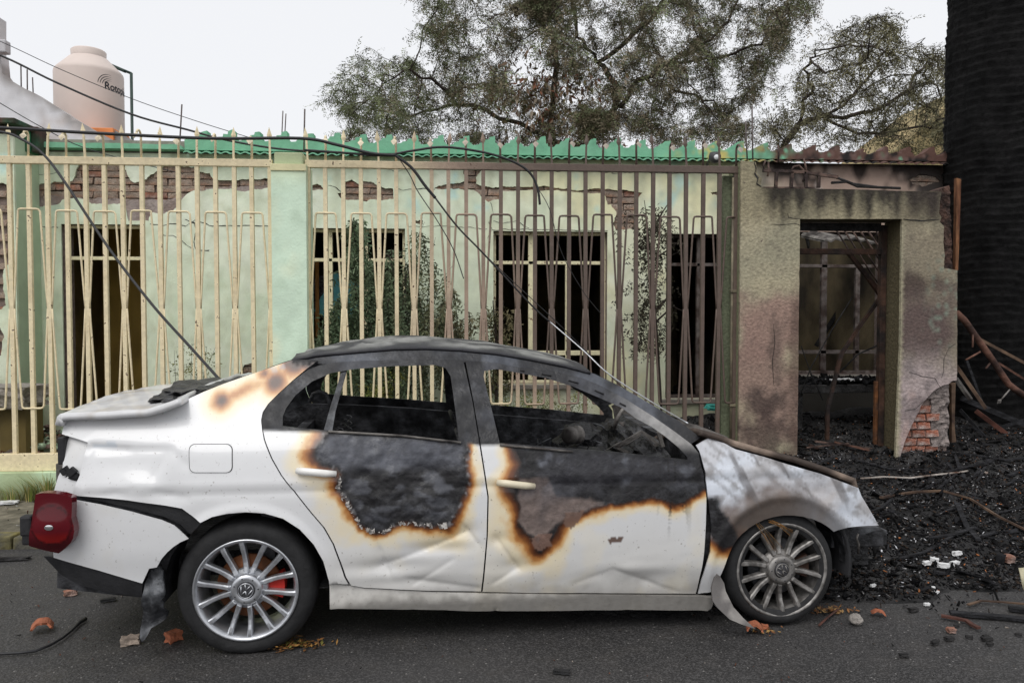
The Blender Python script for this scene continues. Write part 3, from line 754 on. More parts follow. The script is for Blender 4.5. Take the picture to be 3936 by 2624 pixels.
def portcol(P):
    n1 = nz(P, 2.6, 3); n2 = nz(P, 8, 14); n3 = nz(P, 24, 1); x, z = P[:, 0], P[:, 1]
    C = np.tile(np.array(lin(158, 151, 128)), (len(P), 1))
    C = cmix(C, lin(166, 157, 132), ss(.0, .5, n1)); C = cmix(C, lin(142, 138, 118), ss(.1, .5, -n1) * .6)
    ztop = gz(1000, 275); zl = gz(1000, 410)
    C = cmix(C, lin(128, 120, 96), ss(zl - .1, zl + .05, z) * .6)
    drip = nz(np.stack([x * 3, z * .3], 1), 4, 9)
    C = cmix(C, lin(36, 32, 29), ss(ztop - .27, ztop - .02, z + drip * .20) * .95 * ss(gx(700, 300), gx(820, 300), x))
    C = cmix(C, lin(58, 50, 46), ss(gx(1300, 300), gx(1560, 300), x + n1 * .2) * ss(zl - .25, zl + .10, z + n2 * .15) * .7)
    C = cmix(C, lin(146, 121, 110), blob(P, 0, 830, 900, 190, 200, n1 * .7) * .95)
    C = cmix(C, lin(138, 114, 104), blob(P, 0, 800, 1200, 260, 260, n1 * .6) * .9)
    C = cmix(C, lin(72, 60, 56), blob(P, 0, 760, 1270, 110, 90, n2 * .8) * .85)
    C = cmix(C, lin(76, 62, 58), blob(P, 0, 790, 1450, 220, 150, n2 * .8) * .8)
    C = cmix(C, lin(84, 72, 66), blob(P, 0, 820, 1020, 40, 190, n2 * .8) * .6)
    C = cmix(C, lin(96, 78, 70), blob(P, 0, 915, 1100, 40, 450, n2 * .5) * .8)
    # right pillar
    r = ss(gx(1400, 900), gx(1415, 900), x)
    C = cmix(C, lin(118, 108, 94), r * .7 * ss(zl, zl - .2, z))
    C = cmix(C, lin(70, 58, 54), blob(P, 0, 1460, 720, 130, 90, n1 * .9) * r * .9)
    C = cmix(C, lin(94, 80, 76), blob(P, 0, 1510, 900, 200, 190, n1 * .6) * r)
    C = cmix(C, lin(136, 152, 136), ss(.15, .45, n3 * .9 + n2 * .3) * blob(P, 0, 1610, 760, 110, 260, n1 * .5) * .7)
    C = cmix(C, lin(164, 150, 148), ss(gz(1500, 1000), gz(1500, 1180), z + n1 * .16) * r)
    C = cmix(C, lin(112, 104, 104), ss(.05, .4, n2 + n3 * .4) * ss(gz(1500, 950), gz(1500, 1130), z) * r * .6)
    C = cmix(C, lin(178, 150, 142), ss(.2, .5, n1) * ss(gz(1500, 1000), gz(1500, 1200), z) * r * .7)
    C = cmix(C, lin(84, 74, 74), blob(P, 0, 1500, 1290, 120, 60, n2) * r * .5)
    C = cmix(C, lin(70, 62, 60), ss(.38, .5, np.abs(n3)) * .25)
    return C
yb = YP + .30
jag = lambda pts, s=0.0, j=.006: resample(pts, .03, j, True, s)
brk = gp([(1662,1158),(1640,1162),(1625,1176),(1590,1186),(1560,1203),(1505,1262),(1452,1370),(1422,1440),(1404,1498)])
tp = gp([(1590,285),(1584,330),(1580,385),(1592,405),(1582,425),(1602,445),(1600,520),(1606,580),(1602,640),(1640,645),(1664,650)])
Lp = gx(655, 900)
out = [(Lp, 0.0), (gx(922, 1500), 0.0)] + gp([(928,1000),(935,412)]) + gp([(1408,412)]) + gp([(1400,1000)]) + [(gx(1376, 1500), .18)] + \
      brk[::-1] + tp[::-1] + gp([(1588,286),(1400,282),(1200,276),(1000,272),(768,268),(752,262),(758,225),(738,205),(730,150)]) + [(Lp, gz(655, 140))]
GP(panel('stucco', resample(out, .035, .003), [], .035, lambda x, z: (x, YP + .004 * fbm(x * 3, z * 3, 2, 3), z), flatfn(YP + .028), M_STUC, None, portcol))
# masonry cores behind the stucco
def core(x0, x1, z0, z1, nm, col, y0=YP + .05, y1=YP + .30, m=M_STUC):
    return GP(panel(nm, [(x0, z0), (x1, z0), (x1, z1), (x0, z1)], [], .06, flatfn(y0), flatfn(y1), m, None, col, smooth=False))
corecol = lambda P: portcol(P)
xl1 = gx(933, 900); xr0, xr1 = gx(1405, 900), gx(1655, 900)
zlin0, zlin1 = gz(1100, 411), gz(1100, 274)
GP(MB().box2((Lp + .002, YP + .028, 0), (xl1 - .004, YP + .30, zlin1 - .006), lin(112, 114, 88)).build('pillar_core', M_STUC))
GP(MB().box2((Lp + .002, YP + .028, zlin1 - .005), (gx(728, 200), YP + .30, gz(700, 142)), lin(112, 114, 88)).build('pillar_stub', M_STUC))
GP(MB().box2((xl1 - .003, YP + .028, zlin0 + .003), (gx(1588, 300), YP + .30, zlin1 - .004), lin(96, 90, 72)).build('lintel_core', M_STUC))
GP(MB().box2((xr0 + .004, YP + .085, 0), (xr1 - .004, YP + .30, zlin0 + .001), lin(120, 118, 82)).build('pillar_core', M_MORT))
GP(MB().box2((xr0 + .003, YP + .028, .16), (xr0 + .02, YP + .299, zlin0), lin(84, 76, 56)).build('reveal', M_STUC))
# rough edge of the broken upper corner
def rough(name, poly, y0, y1, m, amp=.02, colfn=None):
    return GP(panel(name, poly, [], .025, lambda x, z: (x, y0 + amp * fbm(x * 16, z * 16, 2, 4), z), flatfn(y1), m, None, colfn, smooth=False))
M_SCORM = mat('scorched_mortar', lin(78, 58, 50), .97, var=.4, scale=20, bump=1.0, bscale=40, bdist=.03, base2=lin(38, 30, 28))
rough('broken_corner', gp([(1578,300),(1600,270),(1650,250),(1662,640),(1598,660)]), YP + .06, YP + .29, M_SCORM, .03)
# grey mortar column and bricks at the broken foot of the right pillar
rough('mortar_column', gp([(1562,1205),(1640,1172),(1642,1470),(1560,1470)]), YP + .055, YP + .25, M_ROUGHM, .028)
rough('mortar_band', gp([(1500,1262),(1575,1200),(1640,1168),(1642,1236),(1520,1250)]), YP + .048, YP + .2, M_ROUGHM, .02)
random.seed(31)
bz = gz(1500, 1490)
M_PB = mat('pillar_brick', lin(144, 88, 68), .95, var=.35, scale=30, bump=1.0, bscale=60, base2=lin(148, 134, 128), mscale=13, rand=.3, bdist=.02)
pb = [brick_mesh('brick', .115, .058, .06, M_PB, 41), brick_mesh('brick', .118, .06, .06, M_PB, 42)]
k = 0; z_ = gz(1500, 1500)
while z_ < gz(1500, 1275):
    X = gx(1412, 1400) + (.05 if k % 2 else 0) - .02
    while X < gx(1545, 1400):
        o = bpy.data.objects.new('brick', random.choice(pb)); COL.objects.link(o)
        o.location = (X + .06, YP + .036 + random.uniform(0, .012), z_ + .03)
        o.rotation_euler = (0, random.uniform(-.02, .02), random.uniform(-.03, .03)); GP(o); X += .128
    z_ += .071; k += 1
# rusty door frame set in the back of the reveal
M_RUST = mat('rusty_steel', lin(70, 50, 40), .8, metal=.3, var=.5, scale=14, bump=.7, bscale=60, base2=lin(38, 32, 31), mscale=6)
M_RUSTO = mat('orange_rust', lin(104, 66, 38), .85, metal=.2, var=.5, scale=18, bump=.6, bscale=60, base2=lin(60, 46, 40), mscale=7)
yd = YP + .24
fr = GP(MB().box2((xr0 - .055, yd, .16), (xr0 - .002, yd + .06, zlin0 - .02)).build('door_frame', M_RUST, bevel=.004))
GP(MB().box2((xr0 - .085, yd + .01, .16), (xr0 - .057, yd + .045, .95)).build('rust_flake_jamb', M_RUSTO, bevel=.004))
GP(MB().box2((xl1 - .002, yd, gz(1100, 565)), (xr0 - .057, yd + .05, gz(1100, 538))).build('transom_bar', M_RUST, bevel=.004))
GP(MB().box2((xl1 - .002, yd, zlin0 - .075), (xr0 - .057, yd + .05, zlin0 - .004)).build('frame_head', M_BLACK, bevel=.004))
# conduit on the side of the left pillar
M_CONDUIT = mat('painted_conduit', lin(120, 112, 92), .6, var=.3, scale=20, bump=.3, base2=lin(92, 84, 70))
b = MB(); xcn = Lp - .03
b.tube([(xcn, YP + .10, .1), (xcn - .004, YP + .10, 1.3), (xcn, YP + .10, 2.72)], .012, 8)
cd = GP(b.build('conduit', M_CONDUIT))
for y in (745, 1280):
    GP(MB().box2((xcn - .02, YP + .075, gz(640, y) - .012), (Lp + .001, YP + .12, gz(640, y) + .012)).build('conduit_clamp', M_CONDUIT, bevel=.003))
GP(MB().box2((Lp - .10, YP + .16, 0), (Lp + .001, YP + .29, 2.75), lin(104, 110, 88)).build('gate_post', M_STUC, bevel=.006))
# cracks: dark open fissures cut by thin wedge slivers
def crack(pts, w=.006):
    q = resample(gp(pts), .02, .004, closed=False); n = len(q); L_ = []; R_ = []
    for i, (a, c) in enumerate(q):
        ww = w * (.3 + .7 * math.sin(math.pi * (i + .5) / n)); L_.append((a - ww * .4, c - ww * .5)); R_.append((a + ww * .4, c + ww * .5))
    b = MB(); m_ = n
    V = [(x_, YP - .0035 + .006 * fbm(x_ * 3, z_ * 3, 2, 3), z_) for x_, z_ in L_] + [(x_, YP - .0035 + .006 * fbm(x_ * 3, z_ * 3, 2, 3), z_) for x_, z_ in R_]
    V += [(x_, YP + .02, z_) for x_, z_ in L_] + [(x_, YP + .02, z_) for x_, z_ in R_]
    fs = []
    for i in range(n - 1): fs += [(i, i + 1, m_ + i + 1, m_ + i), (2 * m_ + i, 2 * m_ + i + 1, i + 1, i), (m_ + i, m_ + i + 1, 3 * m_ + i + 1, 3 * m_ + i)]
    b.add(V, fs); GP(b.build('crack', M_BLACK))
crack([(722,150),(730,180),(724,200),(740,225),(735,250),(755,262)], .012)
crack([(1412,412),(1450,418),(1500,420),(1540,418),(1580,414)], .010)
crack([(935,410),(905,408),(880,405),(878,385)], .005); crack([(935,440),(910,432),(860,438),(800,436)], .004)
crack([(1655,990),(1625,1010),(1600,1060),(1602,1110),(1590,1150)], .005); crack([(1585,1190),(1560,1150),(1500,1140),(1440,1120)], .0035)
crack([(812,900),(818,980),(806,1080),(812,1180)], .004); crack([(1420,1300),(1470,1290),(1510,1255)], .004)
# twisted remains of the gate-top grille on the lintel
gr = tag(empty('bent_gate_grille', (gx(820, 230), YP + .12, zlin1)), 'buckled charred bar grille lying along the portal lintel', 'grille')
def GG(o): o.parent = gr; o.location = Vector(o.location) - Vector(gr.location); return o
M_BIRON = mat('burnt_iron', lin(52, 42, 40), .75, metal=.3, var=.4, scale=16, bump=.6, bscale=60, base2=lin(96, 78, 70), mscale=8)
yq = YP + .12
def gq(x, y, dy=0): p = PY(C6, x, y, yq + dy); return (p.x, p.y, p.z)
GG(MB().tube([gq(762, 188), gq(850, 190), gq(960, 196), gq(1010, 205), gq(1110, 218, -.02)], .018, 4, smooth=False).build('top_rail', M_BIRON))
GG(MB().tube([gq(762, 268), gq(900, 268), gq(1000, 270)], .012, 4, smooth=False).build('bottom_rail', M_BIRON))
for x0, x1 in ((826, 822), (897, 893), (960, 962), (1022, 1020)):
    GG(MB().tube([gq(x0, 195), gq(x1, 268)], .018, 4, smooth=False).build('bar', M_BIRON))
for pts in ([(768,185),(765,165),(775,142),(788,148),(790,190),(784,215)], [(895,190),(905,170),(930,165),(950,185),(955,215),(948,240)], [(834,150),(836,110),(833,70)], [(952,130),(960,165),(966,195)]):
    GG(MB().tube([gq(*p) for p in pts], .009, 6).build('hooked_tip', M_BIRON))
b = MB()
for pts in ([(1040,205),(1090,215),(1115,225),(1180,250),(1290,265)], [(1080,245),(1150,240),(1200,262),(1400,270)], [(1110,225),(1100,212),(1060,205)]):
    b.tube([gq(*p) for p in pts], .012, 5)
GG(b.build('melted_cable', M_BLACK))
# ------------------------------------------------------------------ the burnt saloon car
CAR_RZ = R(2.67)
_ax = Vector((math.cos(CAR_RZ), math.sin(CAR_RZ), 0)); _ay = Vector((-math.sin(CAR_RZ), math.cos(CAR_RZ), 0))
CAR_O = Vector((-.947, 3.627, 0)) - _ay * .035
car = tag(empty('burnt_car', CAR_O, CAR_RZ), 'white saloon car gutted by fire, parked against the kerb with a hanging tail light', 'car')
CW = 1.76
_zs = np.linspace(.0, 1.6, 801)
_ds = np.interp(_zs, [0, .10, .18, .25, .32, .45, .60, .72, .80, .86, .92, .965, 1.30, 1.42, 1.6], [.12, .085, .060, .036, .015, .004, 0, .002, .010, .024, .04, .062, .30, .385, .51])
_k = np.exp(-.5 * (np.arange(-20, 21) / 9.0) ** 2); _k /= _k.sum()
_ds = np.convolve(np.pad(_ds, 20, 'edge'), _k, 'valid')
RW, FW = (0.0, .292), (2.578, .281)
def S0(x, z):
    d = float(np.interp(z, _zs, _ds))
    if x > 2.55: d += .16 * ((x - 2.55) / .9) ** 2
    if x < -.20: d += .11 * ((-.20 - x) / .8) ** 2
    return d
def carpt(c, x, y):
    """photograph pixel -> (x, z) on the car's near flank"""
    dw = ray(*px(c, x, y)); e = EYE - CAR_O
    ex, ey = e.dot(_ax), e.dot(_ay); dx, dy, dz = dw.dot(_ax), dw.dot(_ay), dw.z
    yy = 0.0
    for _ in range(12):
        t = (yy - ey) / dy; X, Zz = ex + dx * t, CAM_H + dz * t; yy = yy * .4 + S0(X, Zz) * .6
    return (X, Zz)
def cp(c, pts): return [carpt(c, *p) for p in pts]
def carq(c, x, y, yl):
    """photograph pixel -> (x, y, z) at a given distance yl inside the car's frame"""
    dw = ray(*px(c, x, y)); e = EYE - CAR_O
    t = (yl - e.dot(_ay)) / dw.dot(_ay)
    return (e.dot(_ax) + dw.dot(_ax) * t, yl, CAM_H + dw.z * t)

def car_paint():
    m = bpy.data.materials.new('car_paint'); m.use_nodes = True; t = m.node_tree; n = t.nodes; L = t.links; b = n['Principled BSDF']
    at = n.new('ShaderNodeAttribute'); at.attribute_name = 'Col'; tc = n.new('ShaderNodeTexCoord')
    def nse(sc, det=6, st=None):
        q = n.new('ShaderNodeTexNoise'); q.inputs['Scale'].default_value = sc; q.inputs['Detail'].default_value = det
        s_ = tc.outputs['Object']
        if st:
            mp = n.new('ShaderNodeMapping'); mp.inputs['Scale'].default_value = st; L.new(s_, mp.inputs['Vector']); s_ = mp.outputs['Vector']
        L.new(s_, q.inputs['Vector']); return q.outputs['Fac']
    def rng(src, a, b_, c, d):
        q = n.new('ShaderNodeMapRange'); q.inputs['From Min'].default_value = a; q.inputs['From Max'].default_value = b_
        q.inputs['To Min'].default_value = c; q.inputs['To Max'].default_value = d; L.new(src, q.inputs['Value']); return q.outputs['Result']
    def mth(op, a, b_):
        q = n.new('ShaderNodeMath'); q.operation = op
        for i, v in enumerate((a, b_)):
            if isinstance(v, (int, float)): q.inputs[i].default_value = v
            else: L.new(v, q.inputs[i])
        return q.outputs[0]
    char = mth('SUBTRACT', 1.0, at.outputs['Alpha'])
    var = mth('ADD', 1.0, mth('MULTIPLY', mth('SUBTRACT', nse(26, 8), .5), mth('ADD', mth('MULTIPLY', char, 1.3), .05)))
    vm = n.new('ShaderNodeVectorMath'); vm.operation = 'SCALE'; L.new(at.outputs['Color'], vm.inputs[0]); L.new(var, vm.inputs['Scale'])
    # pale ash and scoured metal on the charred skin
    ash = mth('MULTIPLY', char, mth('MULTIPLY', rng(nse(7, 9, (1, 1, .8)), .54, .70, 0, 1), rng(nse(60, 4), .4, .6, .2, .8)))
    mx = n.new('ShaderNodeMix'); mx.data_type = 'RGBA'; L.new(mth('MULTIPLY', ash, .32), mx.inputs['Factor']); L.new(vm.outputs['Vector'], mx.inputs['A'])
    mx.inputs['B'].default_value = (.20, .205, .225, 1)
    # fine grime on what is left of the white
    gm = mth('MULTIPLY', at.outputs['Alpha'], rng(nse(70, 3), .66, .74, 0, .5))
    m2 = n.new('ShaderNodeMix'); m2.data_type = 'RGBA'; L.new(gm, m2.inputs['Factor']); L.new(mx.outputs['Result'], m2.inputs['A'])
    m2.inputs['B'].default_value = (.16, .13, .10, 1)
    L.new(m2.outputs['Result'], b.inputs['Base Color'])
    L.new(mth('ADD', mth('MULTIPLY', char, rng(nse(14), .35, .65, .05, .45)), .30), b.inputs['Roughness'])
    L.new(mth('MULTIPLY', at.outputs['Alpha'], .6), b.inputs['Coat Weight']); b.inputs['Coat Roughness'].default_value = .06
    b.inputs['Specular IOR Level'].default_value = .4
    bp = n.new('ShaderNodeBump'); bp.inputs['Distance'].default_value = .006
    L.new(mth('ADD', mth('MULTIPLY', char, .75), .015), bp.inputs['Strength'])
    L.new(mth('ADD', nse(45, 7), mth('MULTIPLY', nse(11, 5), 1.4)), bp.inputs['Height']); L.new(bp.outputs['Normal'], b.inputs['Normal'])
    return m
M_CAR = car_paint()
M_CHAR = mat('charred_steel', (.020, .020, .022), .62, metal=.25, var=.6, scale=14, bump=.9, bscale=45, base2=(.065, .066, .072), mscale=7, rough_var=.2)
M_CHAR2 = mat('charred_frame', (.030, .031, .035), .5, metal=.3, var=.5, scale=20, bump=.5, bscale=70, base2=(.11, .115, .125), mscale=9, rough_var=.15)
M_TAR = mat('burnt_residue', (.010, .010, .011), .45, var=.7, scale=24, bump=1.0, bscale=38, base2=(.04, .04, .043), mscale=11, bdist=.02)
M_ASHM = mat('ashy_metal', lin(120, 116, 112), .7, metal=.2, var=.4, scale=16, bump=.6, bscale=50, base2=lin(58, 54, 52), mscale=6)
M_RUBBER = mat('rubber', (.016, .016, .017), .75, var=.35, scale=20, bump=.25, bscale=60)
M_PLASTIC = mat('black_plastic', (.018, .018, .020), .6, var=.35, scale=16, bump=.2, bscale=80)

# --- burn patterns on the skin, in (x, z) of the flank
B_RD = cp(C2, [(236,622),(226,605),(240,560),(290,503),(600,518),(862,546),(880,590),(872,640),(876,700),(868,760),(843,822),(815,862),(790,897),(740,905),(690,892),(640,892),(600,887),(560,902),(530,925),(490,932),(430,905),(390,852),(362,792),(330,732),(345,684),(318,662),(262,642)])
B_FD = cp(C2, [(1062,560),(1110,640),(1092,690),(1072,740),(1100,800),(1104,862),(1094,905),(1150,955),(1185,1008),(1240,945),(1280,875),(1370,842),(1450,815)]) + \
       cp(C3, [(271,584),(330,575),(400,560),(470,556),(500,572),(540,596),(580,580),(640,540),(720,500),(720,300),(400,250),(0,200)])
B_CP = cp(C1, [(1235,150),(1235,212),(1290,216),(1345,222),(1500,200),(1500,120)])
SPOTS = [(carpt(C1, 938, 372), .010, .040), (carpt(C1, 1165, 296), .018, .046), (carpt(C1, 1250, 222), .02, .05), (carpt(C1, 1120, 258), .004, .035)]
WHITE = np.array([.70, .702, .71])
def cpy(c, pts, yl): return [(q[0], q[2]) for q in (carq(c, *p, yl) for p in pts)]
def sdist(P, poly): return np.where(inside(P, poly), 1, -1) * pdist(P, poly)
def burn_ramp(C, A, s, halo):
    """s > 0 inside the charred patch; outwards the paint goes black, brown, orange, cream and white"""
    u = s / halo
    C = cmix(C, lin(226, 210, 172), ss(-1.7, -.85, u) * .75)
    C = cmix(C, lin(204, 160, 100), ss(-.92, -.62, u) * .85)
    C = cmix(C, lin(164, 104, 48), ss(-.66, -.46, u) * .9)
    C = cmix(C, lin(96, 52, 24), ss(-.48, -.24, u))
    C = cmix(C, lin(46, 26, 16), ss(-.26, -.06, u))
    C = cmix(C, lin(29, 28, 30), ss(-.05, .03, u))
    A = A * (1 - ss(-.06, .03, u))
    return C, A
def skincol(kind):
    def f(P):
        n1 = nz(P, 3, 1.0); n2 = nz(P, 11, 5.0); n3 = nz(P, 34, 2.0); x, z = P[:, 0], P[:, 1]
        C = np.tile(WHITE, (len(P), 1)); A = np.ones(len(P))
        # road dirt towards the bottom and old heat haze
        C = cmix(C, lin(200, 195, 184), ss(.62, .22, z + n1 * .10) * .4)
        C = cmix(C, lin(150, 146, 140), ss(.30, .17, z + n2 * .05) * .6)
        C = cmix(C, lin(228, 214, 176), ss(.1, .5, n1) * .22 * ss(.9, .5, z) * ss(.3, .8, x))
        wob = n2 * .012 + n3 * .006
        if kind == 'rear_door':
            s = sdist(P, B_RD) + wob * 1.2; h = .068 * (1 + 1.0 * np.clip(nz(P, 2.4, 19), -.6, .8)) + .02 * ss(.62, .45, z)
            C, A = burn_ramp(C, A, s, h)
            C = cmix(C, lin(66, 68, 75), ss(.01, .10, s) * ss(-.05, .6, n1 + n2 * .5) * .6)
            wv = nz(np.stack([x * 1.0 + z * .5, z * 2.2], 1), 5, 77); C = cmix(C, lin(112, 114, 122), ss(.0, .06, s) * ss(.3, .6, np.abs(wv) * 1.6) * .35)  # pale wavy streaks paint highlights onto the buckled metal
            C = cmix(C, lin(86, 88, 96), ss(.0, .03, s) * ss(.80, .88, z) * .6)
            C = cmix(C, lin(150, 148, 150), ss(.02, .0, np.abs(s)) * ss(.15, .4, n3) * .5)
        if kind == 'front_door':
            s = sdist(P, B_FD) + wob; h = (.055 + .05 * ss(1.7, 1.25, x)) * (1 + 1.0 * np.clip(nz(P, 2.6, 23), -.55, .8))
            C, A = burn_ramp(C, A, s, h)
            pr = sdist(P, cp(C2, [(1090,700),(1215,700),(1250,790),(1400,790),(1450,812),(1330,850),(1250,900),(1190,960),(1130,930),(1094,880),(1108,820)])) + wob
            C = cmix(C, lin(112, 99, 94), ss(-.012, .008, pr) * .92)
            zc = z - np.interp(x, [1.2, 2.4], [.90, .93])
            C = cmix(C, lin(112, 115, 124), ss(.0, .04, s) * ss(-.12, .35, n1 + n2 * .8) * ss(-.26, -.06, zc) * .8)
            C = cmix(C, lin(60, 60, 66), ss(.05, .12, s) * .4)
            st = nz(np.stack([x * 5.0, z * .5], 1), 8, 4)
            C = cmix(C, lin(26, 24, 24), ss(.28, .42, st) * ss(carpt(C3, 540, 800)[1], carpt(C3, 540, 560)[1], z) * np.exp(-((x - carpt(C3, 535, 700)[0]) / .07) ** 2))
            C = cmix(C, lin(92, 70, 60), (sdist(P, cp(C3, [(185,775),(215,760),(232,772),(240,755),(262,762),(268,782),(190,798)])) > 0) * .95)
            C = cmix(C, lin(112, 88, 78), ((sdist(P, cp(C2, [(1185,1012),(1155,990),(1150,955),(1190,935),(1238,935),(1225,960),(1240,992),(1210,995)])) > 0)) * .95)
            C = cmix(C, lin(108, 86, 76), ((sdist(P, cp(C2, [(1290,850),(1370,838),(1350,885),(1320,915),(1285,905)])) > 0)) * .9)
        if kind == 'quarter':
            u = (sdist(P, B_CP) + wob * 1.5) / .075
            sa, sb = np.array(carpt(C1, 915, 378)), np.array(carpt(C1, 1300, 222)); ab = sb - sa
            tt = np.clip(((P - sa) @ ab) / (ab @ ab), 0, 1); dd = np.hypot(*(P - sa - tt[:, None] * ab).T)
            u = np.maximum(u, -.50 - .75 * np.maximum(0, dd - .008) / (.048 + .045 * tt) + n1 * .18 + n2 * .10 - .12 * ss(.0, .4, n1))
            for (c, r0, k_) in SPOTS: u = np.maximum(u, -.14 - .55 * np.maximum(0, np.hypot(P[:, 0] - c[0], P[:, 1] - c[1]) - r0) / k_ + n2 * .12)
            C, A = burn_ramp(C, A, u * .075, .075)
            C = cmix(C, lin(166, 162, 162), (sdist(P, cp(C1, [(1120,258),(1150,228),(1200,215),(1205,235),(1160,262),(1130,265)])) > 0) * ss(-.2, .2, n3) * .6)
            C = cmix(C, lin(176, 186, 196), ((np.abs(sdist(P, cp(C1, [(385,560),(480,556),(490,566),(395,570)]))) < .004)) * .6)
            dk = sdist(P, cp(C1, [(1395,1150),(1440,1152),(1475,1166),(1440,1160),(1396,1158)])); C = cmix(C, lin(40, 38, 36), (dk > -.003) * .8)
        if kind == 'fender':
            C = np.tile(np.array(lin(192, 193, 198)), (len(P), 1)); A = np.full(len(P), .78)
            m1 = nz(P, 5, 11); m2 = nz(np.stack([x + z * .9, (z - x * .3)], 1) * np.array([[2.2, 7]]), 1.6, 3)
            C = cmix(C, lin(208, 213, 222), ss(-.2, .35, m1)); C = cmix(C, lin(150, 146, 144), ss(.1, .6, m2) * .5)
            C = cmix(C, lin(170, 150, 132), ss(.0, .5, n1) * .4); C = cmix(C, lin(104, 97, 92), ss(.38, .6, n2 + m2 * .5) * .45)
            fs_ = nz(np.stack([(x + z * 1.3) * 5, (z - x * .5) * .6], 1), 5, 44); C = cmix(C, lin(112, 108, 106), ss(.12, .45, fs_) * .45)
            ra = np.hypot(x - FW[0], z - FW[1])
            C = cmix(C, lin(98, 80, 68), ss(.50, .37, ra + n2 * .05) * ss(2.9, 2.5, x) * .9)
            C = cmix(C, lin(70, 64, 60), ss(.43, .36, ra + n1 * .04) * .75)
            s = sdist(P, cp(C3, [(660,560),(745,570),(800,640),(835,720),(860,760),(850,800),(790,820),(740,780),(690,720),(660,700)])) + wob * 1.4
            near = ss(.0, .06, s + .06) * ss(2.55, 2.2, x)
            lo = ss(carpt(C3, 720, 780)[1], carpt(C3, 720, 700)[1], z); 
            low = ss(carpt(C3, 750, 760)[1] + .02, carpt(C3, 750, 830)[1], z) * ss(2.36, 2.30, x)
            Cb = np.tile(WHITE * .92, (len(P), 1)); Ab = np.ones(len(P)); Cb, Ab = burn_ramp(Cb, Ab, s, .075)
            w = ss(.02, .12, carpt(C3, 860, 700)[1] - z + .02) * ss(2.42, 2.30, x)
            w = np.maximum(w, ss(-.02, .012, s))
            C = C * (1 - w)[:, None] + Cb * w[:, None]; A = A * (1 - w) + Ab * w
            C = cmix(C, lin(92, 88, 88), ss(.34, .48, nz(np.stack([(x + z * .62) * 1.4, (z - x * .6) * .30], 1), 9, 31)) * .7 * ss(.5, .7, z))
            C = cmix(C, lin(60, 56, 54), ss(.012, .002, np.abs(z - .5 - .12 * n1 + .3 * (x - 2.7))) * .0)
            A = np.clip(A - .25 * ss(.1, .5, m2), 0, 1)
        if kind == 'sill':
            C = cmix(C, lin(204, 200, 193), .5 * np.ones(len(P)))
            lowz = np.interp(x, [.4, 2.4], [.175, .20]); C = cmix(C, lin(70, 66, 62), ss(.055, .0, z - lowz + n2 * .03) * .6); C = cmix(C, lin(60, 56, 52), ss(.3, .6, n2 + n1 * .3) * .25)
            A = A * .7
        if kind == 'rail':
            C = np.tile(np.array(lin(34, 35, 39)), (len(P), 1)); A = np.full(len(P), .12)
            C = cmix(C, lin(84, 88, 97), ss(-.05, .5, n1 + n2 * .3) * .6); C = cmix(C, lin(30, 29, 31), ss(.1, .5, -n1) * .8)
        if kind == 'dframe': pass
        if kind in ('rear_door', 'front_door'):
            belt = np.interp(x, BELT[0], BELT[1])
            up = ss(-.012, .004, z - belt)
            Cf = np.tile(np.array(lin(26, 26, 29)), (len(P), 1)); Cf = cmix(Cf, lin(66, 68, 75), ss(.05, .6, n1 + n2 * .5) * .6)
            if kind == 'front_door': Cf = cmix(Cf, lin(150, 148, 146), ss(.03, .09, z - belt) * ss(1.72, 1.95, x) * .75)
            C = C * (1 - up)[:, None] + Cf * up[:, None]; A = A * (1 - up) + .1 * up
        return np.concatenate([C, A[:, None]], 1)
    return f
_bl = cp(C2, [(9,497),(290,505),(600,524),(852,549),(932,560),(1012,557)]) + cp(Z5, [(0,925),(800,995),(1600,1062),(2035,1112)])
BELT = (np.array([p[0] for p in _bl]), np.array([p[1] for p in _bl]))

# --- dents: how far the skin is pushed in
DENTS = [(carpt(C2, 435, 690), .055, .05, .016), (carpt(C2, 690, 690), .075, .06, .020), (carpt(C2, 560, 760), .06, .09, -.008), (carpt(C2, 780, 700), .05, .07, .008),
         (carpt(C1, 520, 640), .20, .07, .016), (carpt(C1, 740, 610), .06, .12, -.010), (carpt(C1, 600, 745), .09, .05, -.010), (carpt(C1, 430, 580), .16, .02, .010), (carpt(C1, 700, 760), .07, .06, .008),
         (carpt(C2, 520, 1080), .16, .035, .016), (carpt(C2, 760, 1000), .15, .03, .012), (carpt(C2, 880, 930), .05, .04, .012), (carpt(C2, 620, 1140), .2, .03, .010), (carpt(C2, 1080, 1080), .09, .04, .014),
         (carpt(C2, 1010, 960), .04, .03, .010), (carpt(C3, 380, 990), .12, .05, .016), (carpt(C3, 150, 960), .18, .05, .006), (carpt(C3, 300, 930), .1, .03, -.006), (carpt(C2, 1310, 740), .06, .03, .010), (carpt(C2, 1500, 750), .05, .03, .010),
         (carpt(C3, 1300, 520), .10, .06, .012), (carpt(C3, 1420, 640), .08, .05, .010), (carpt(C3, 1050, 480), .05, .12, .008)]
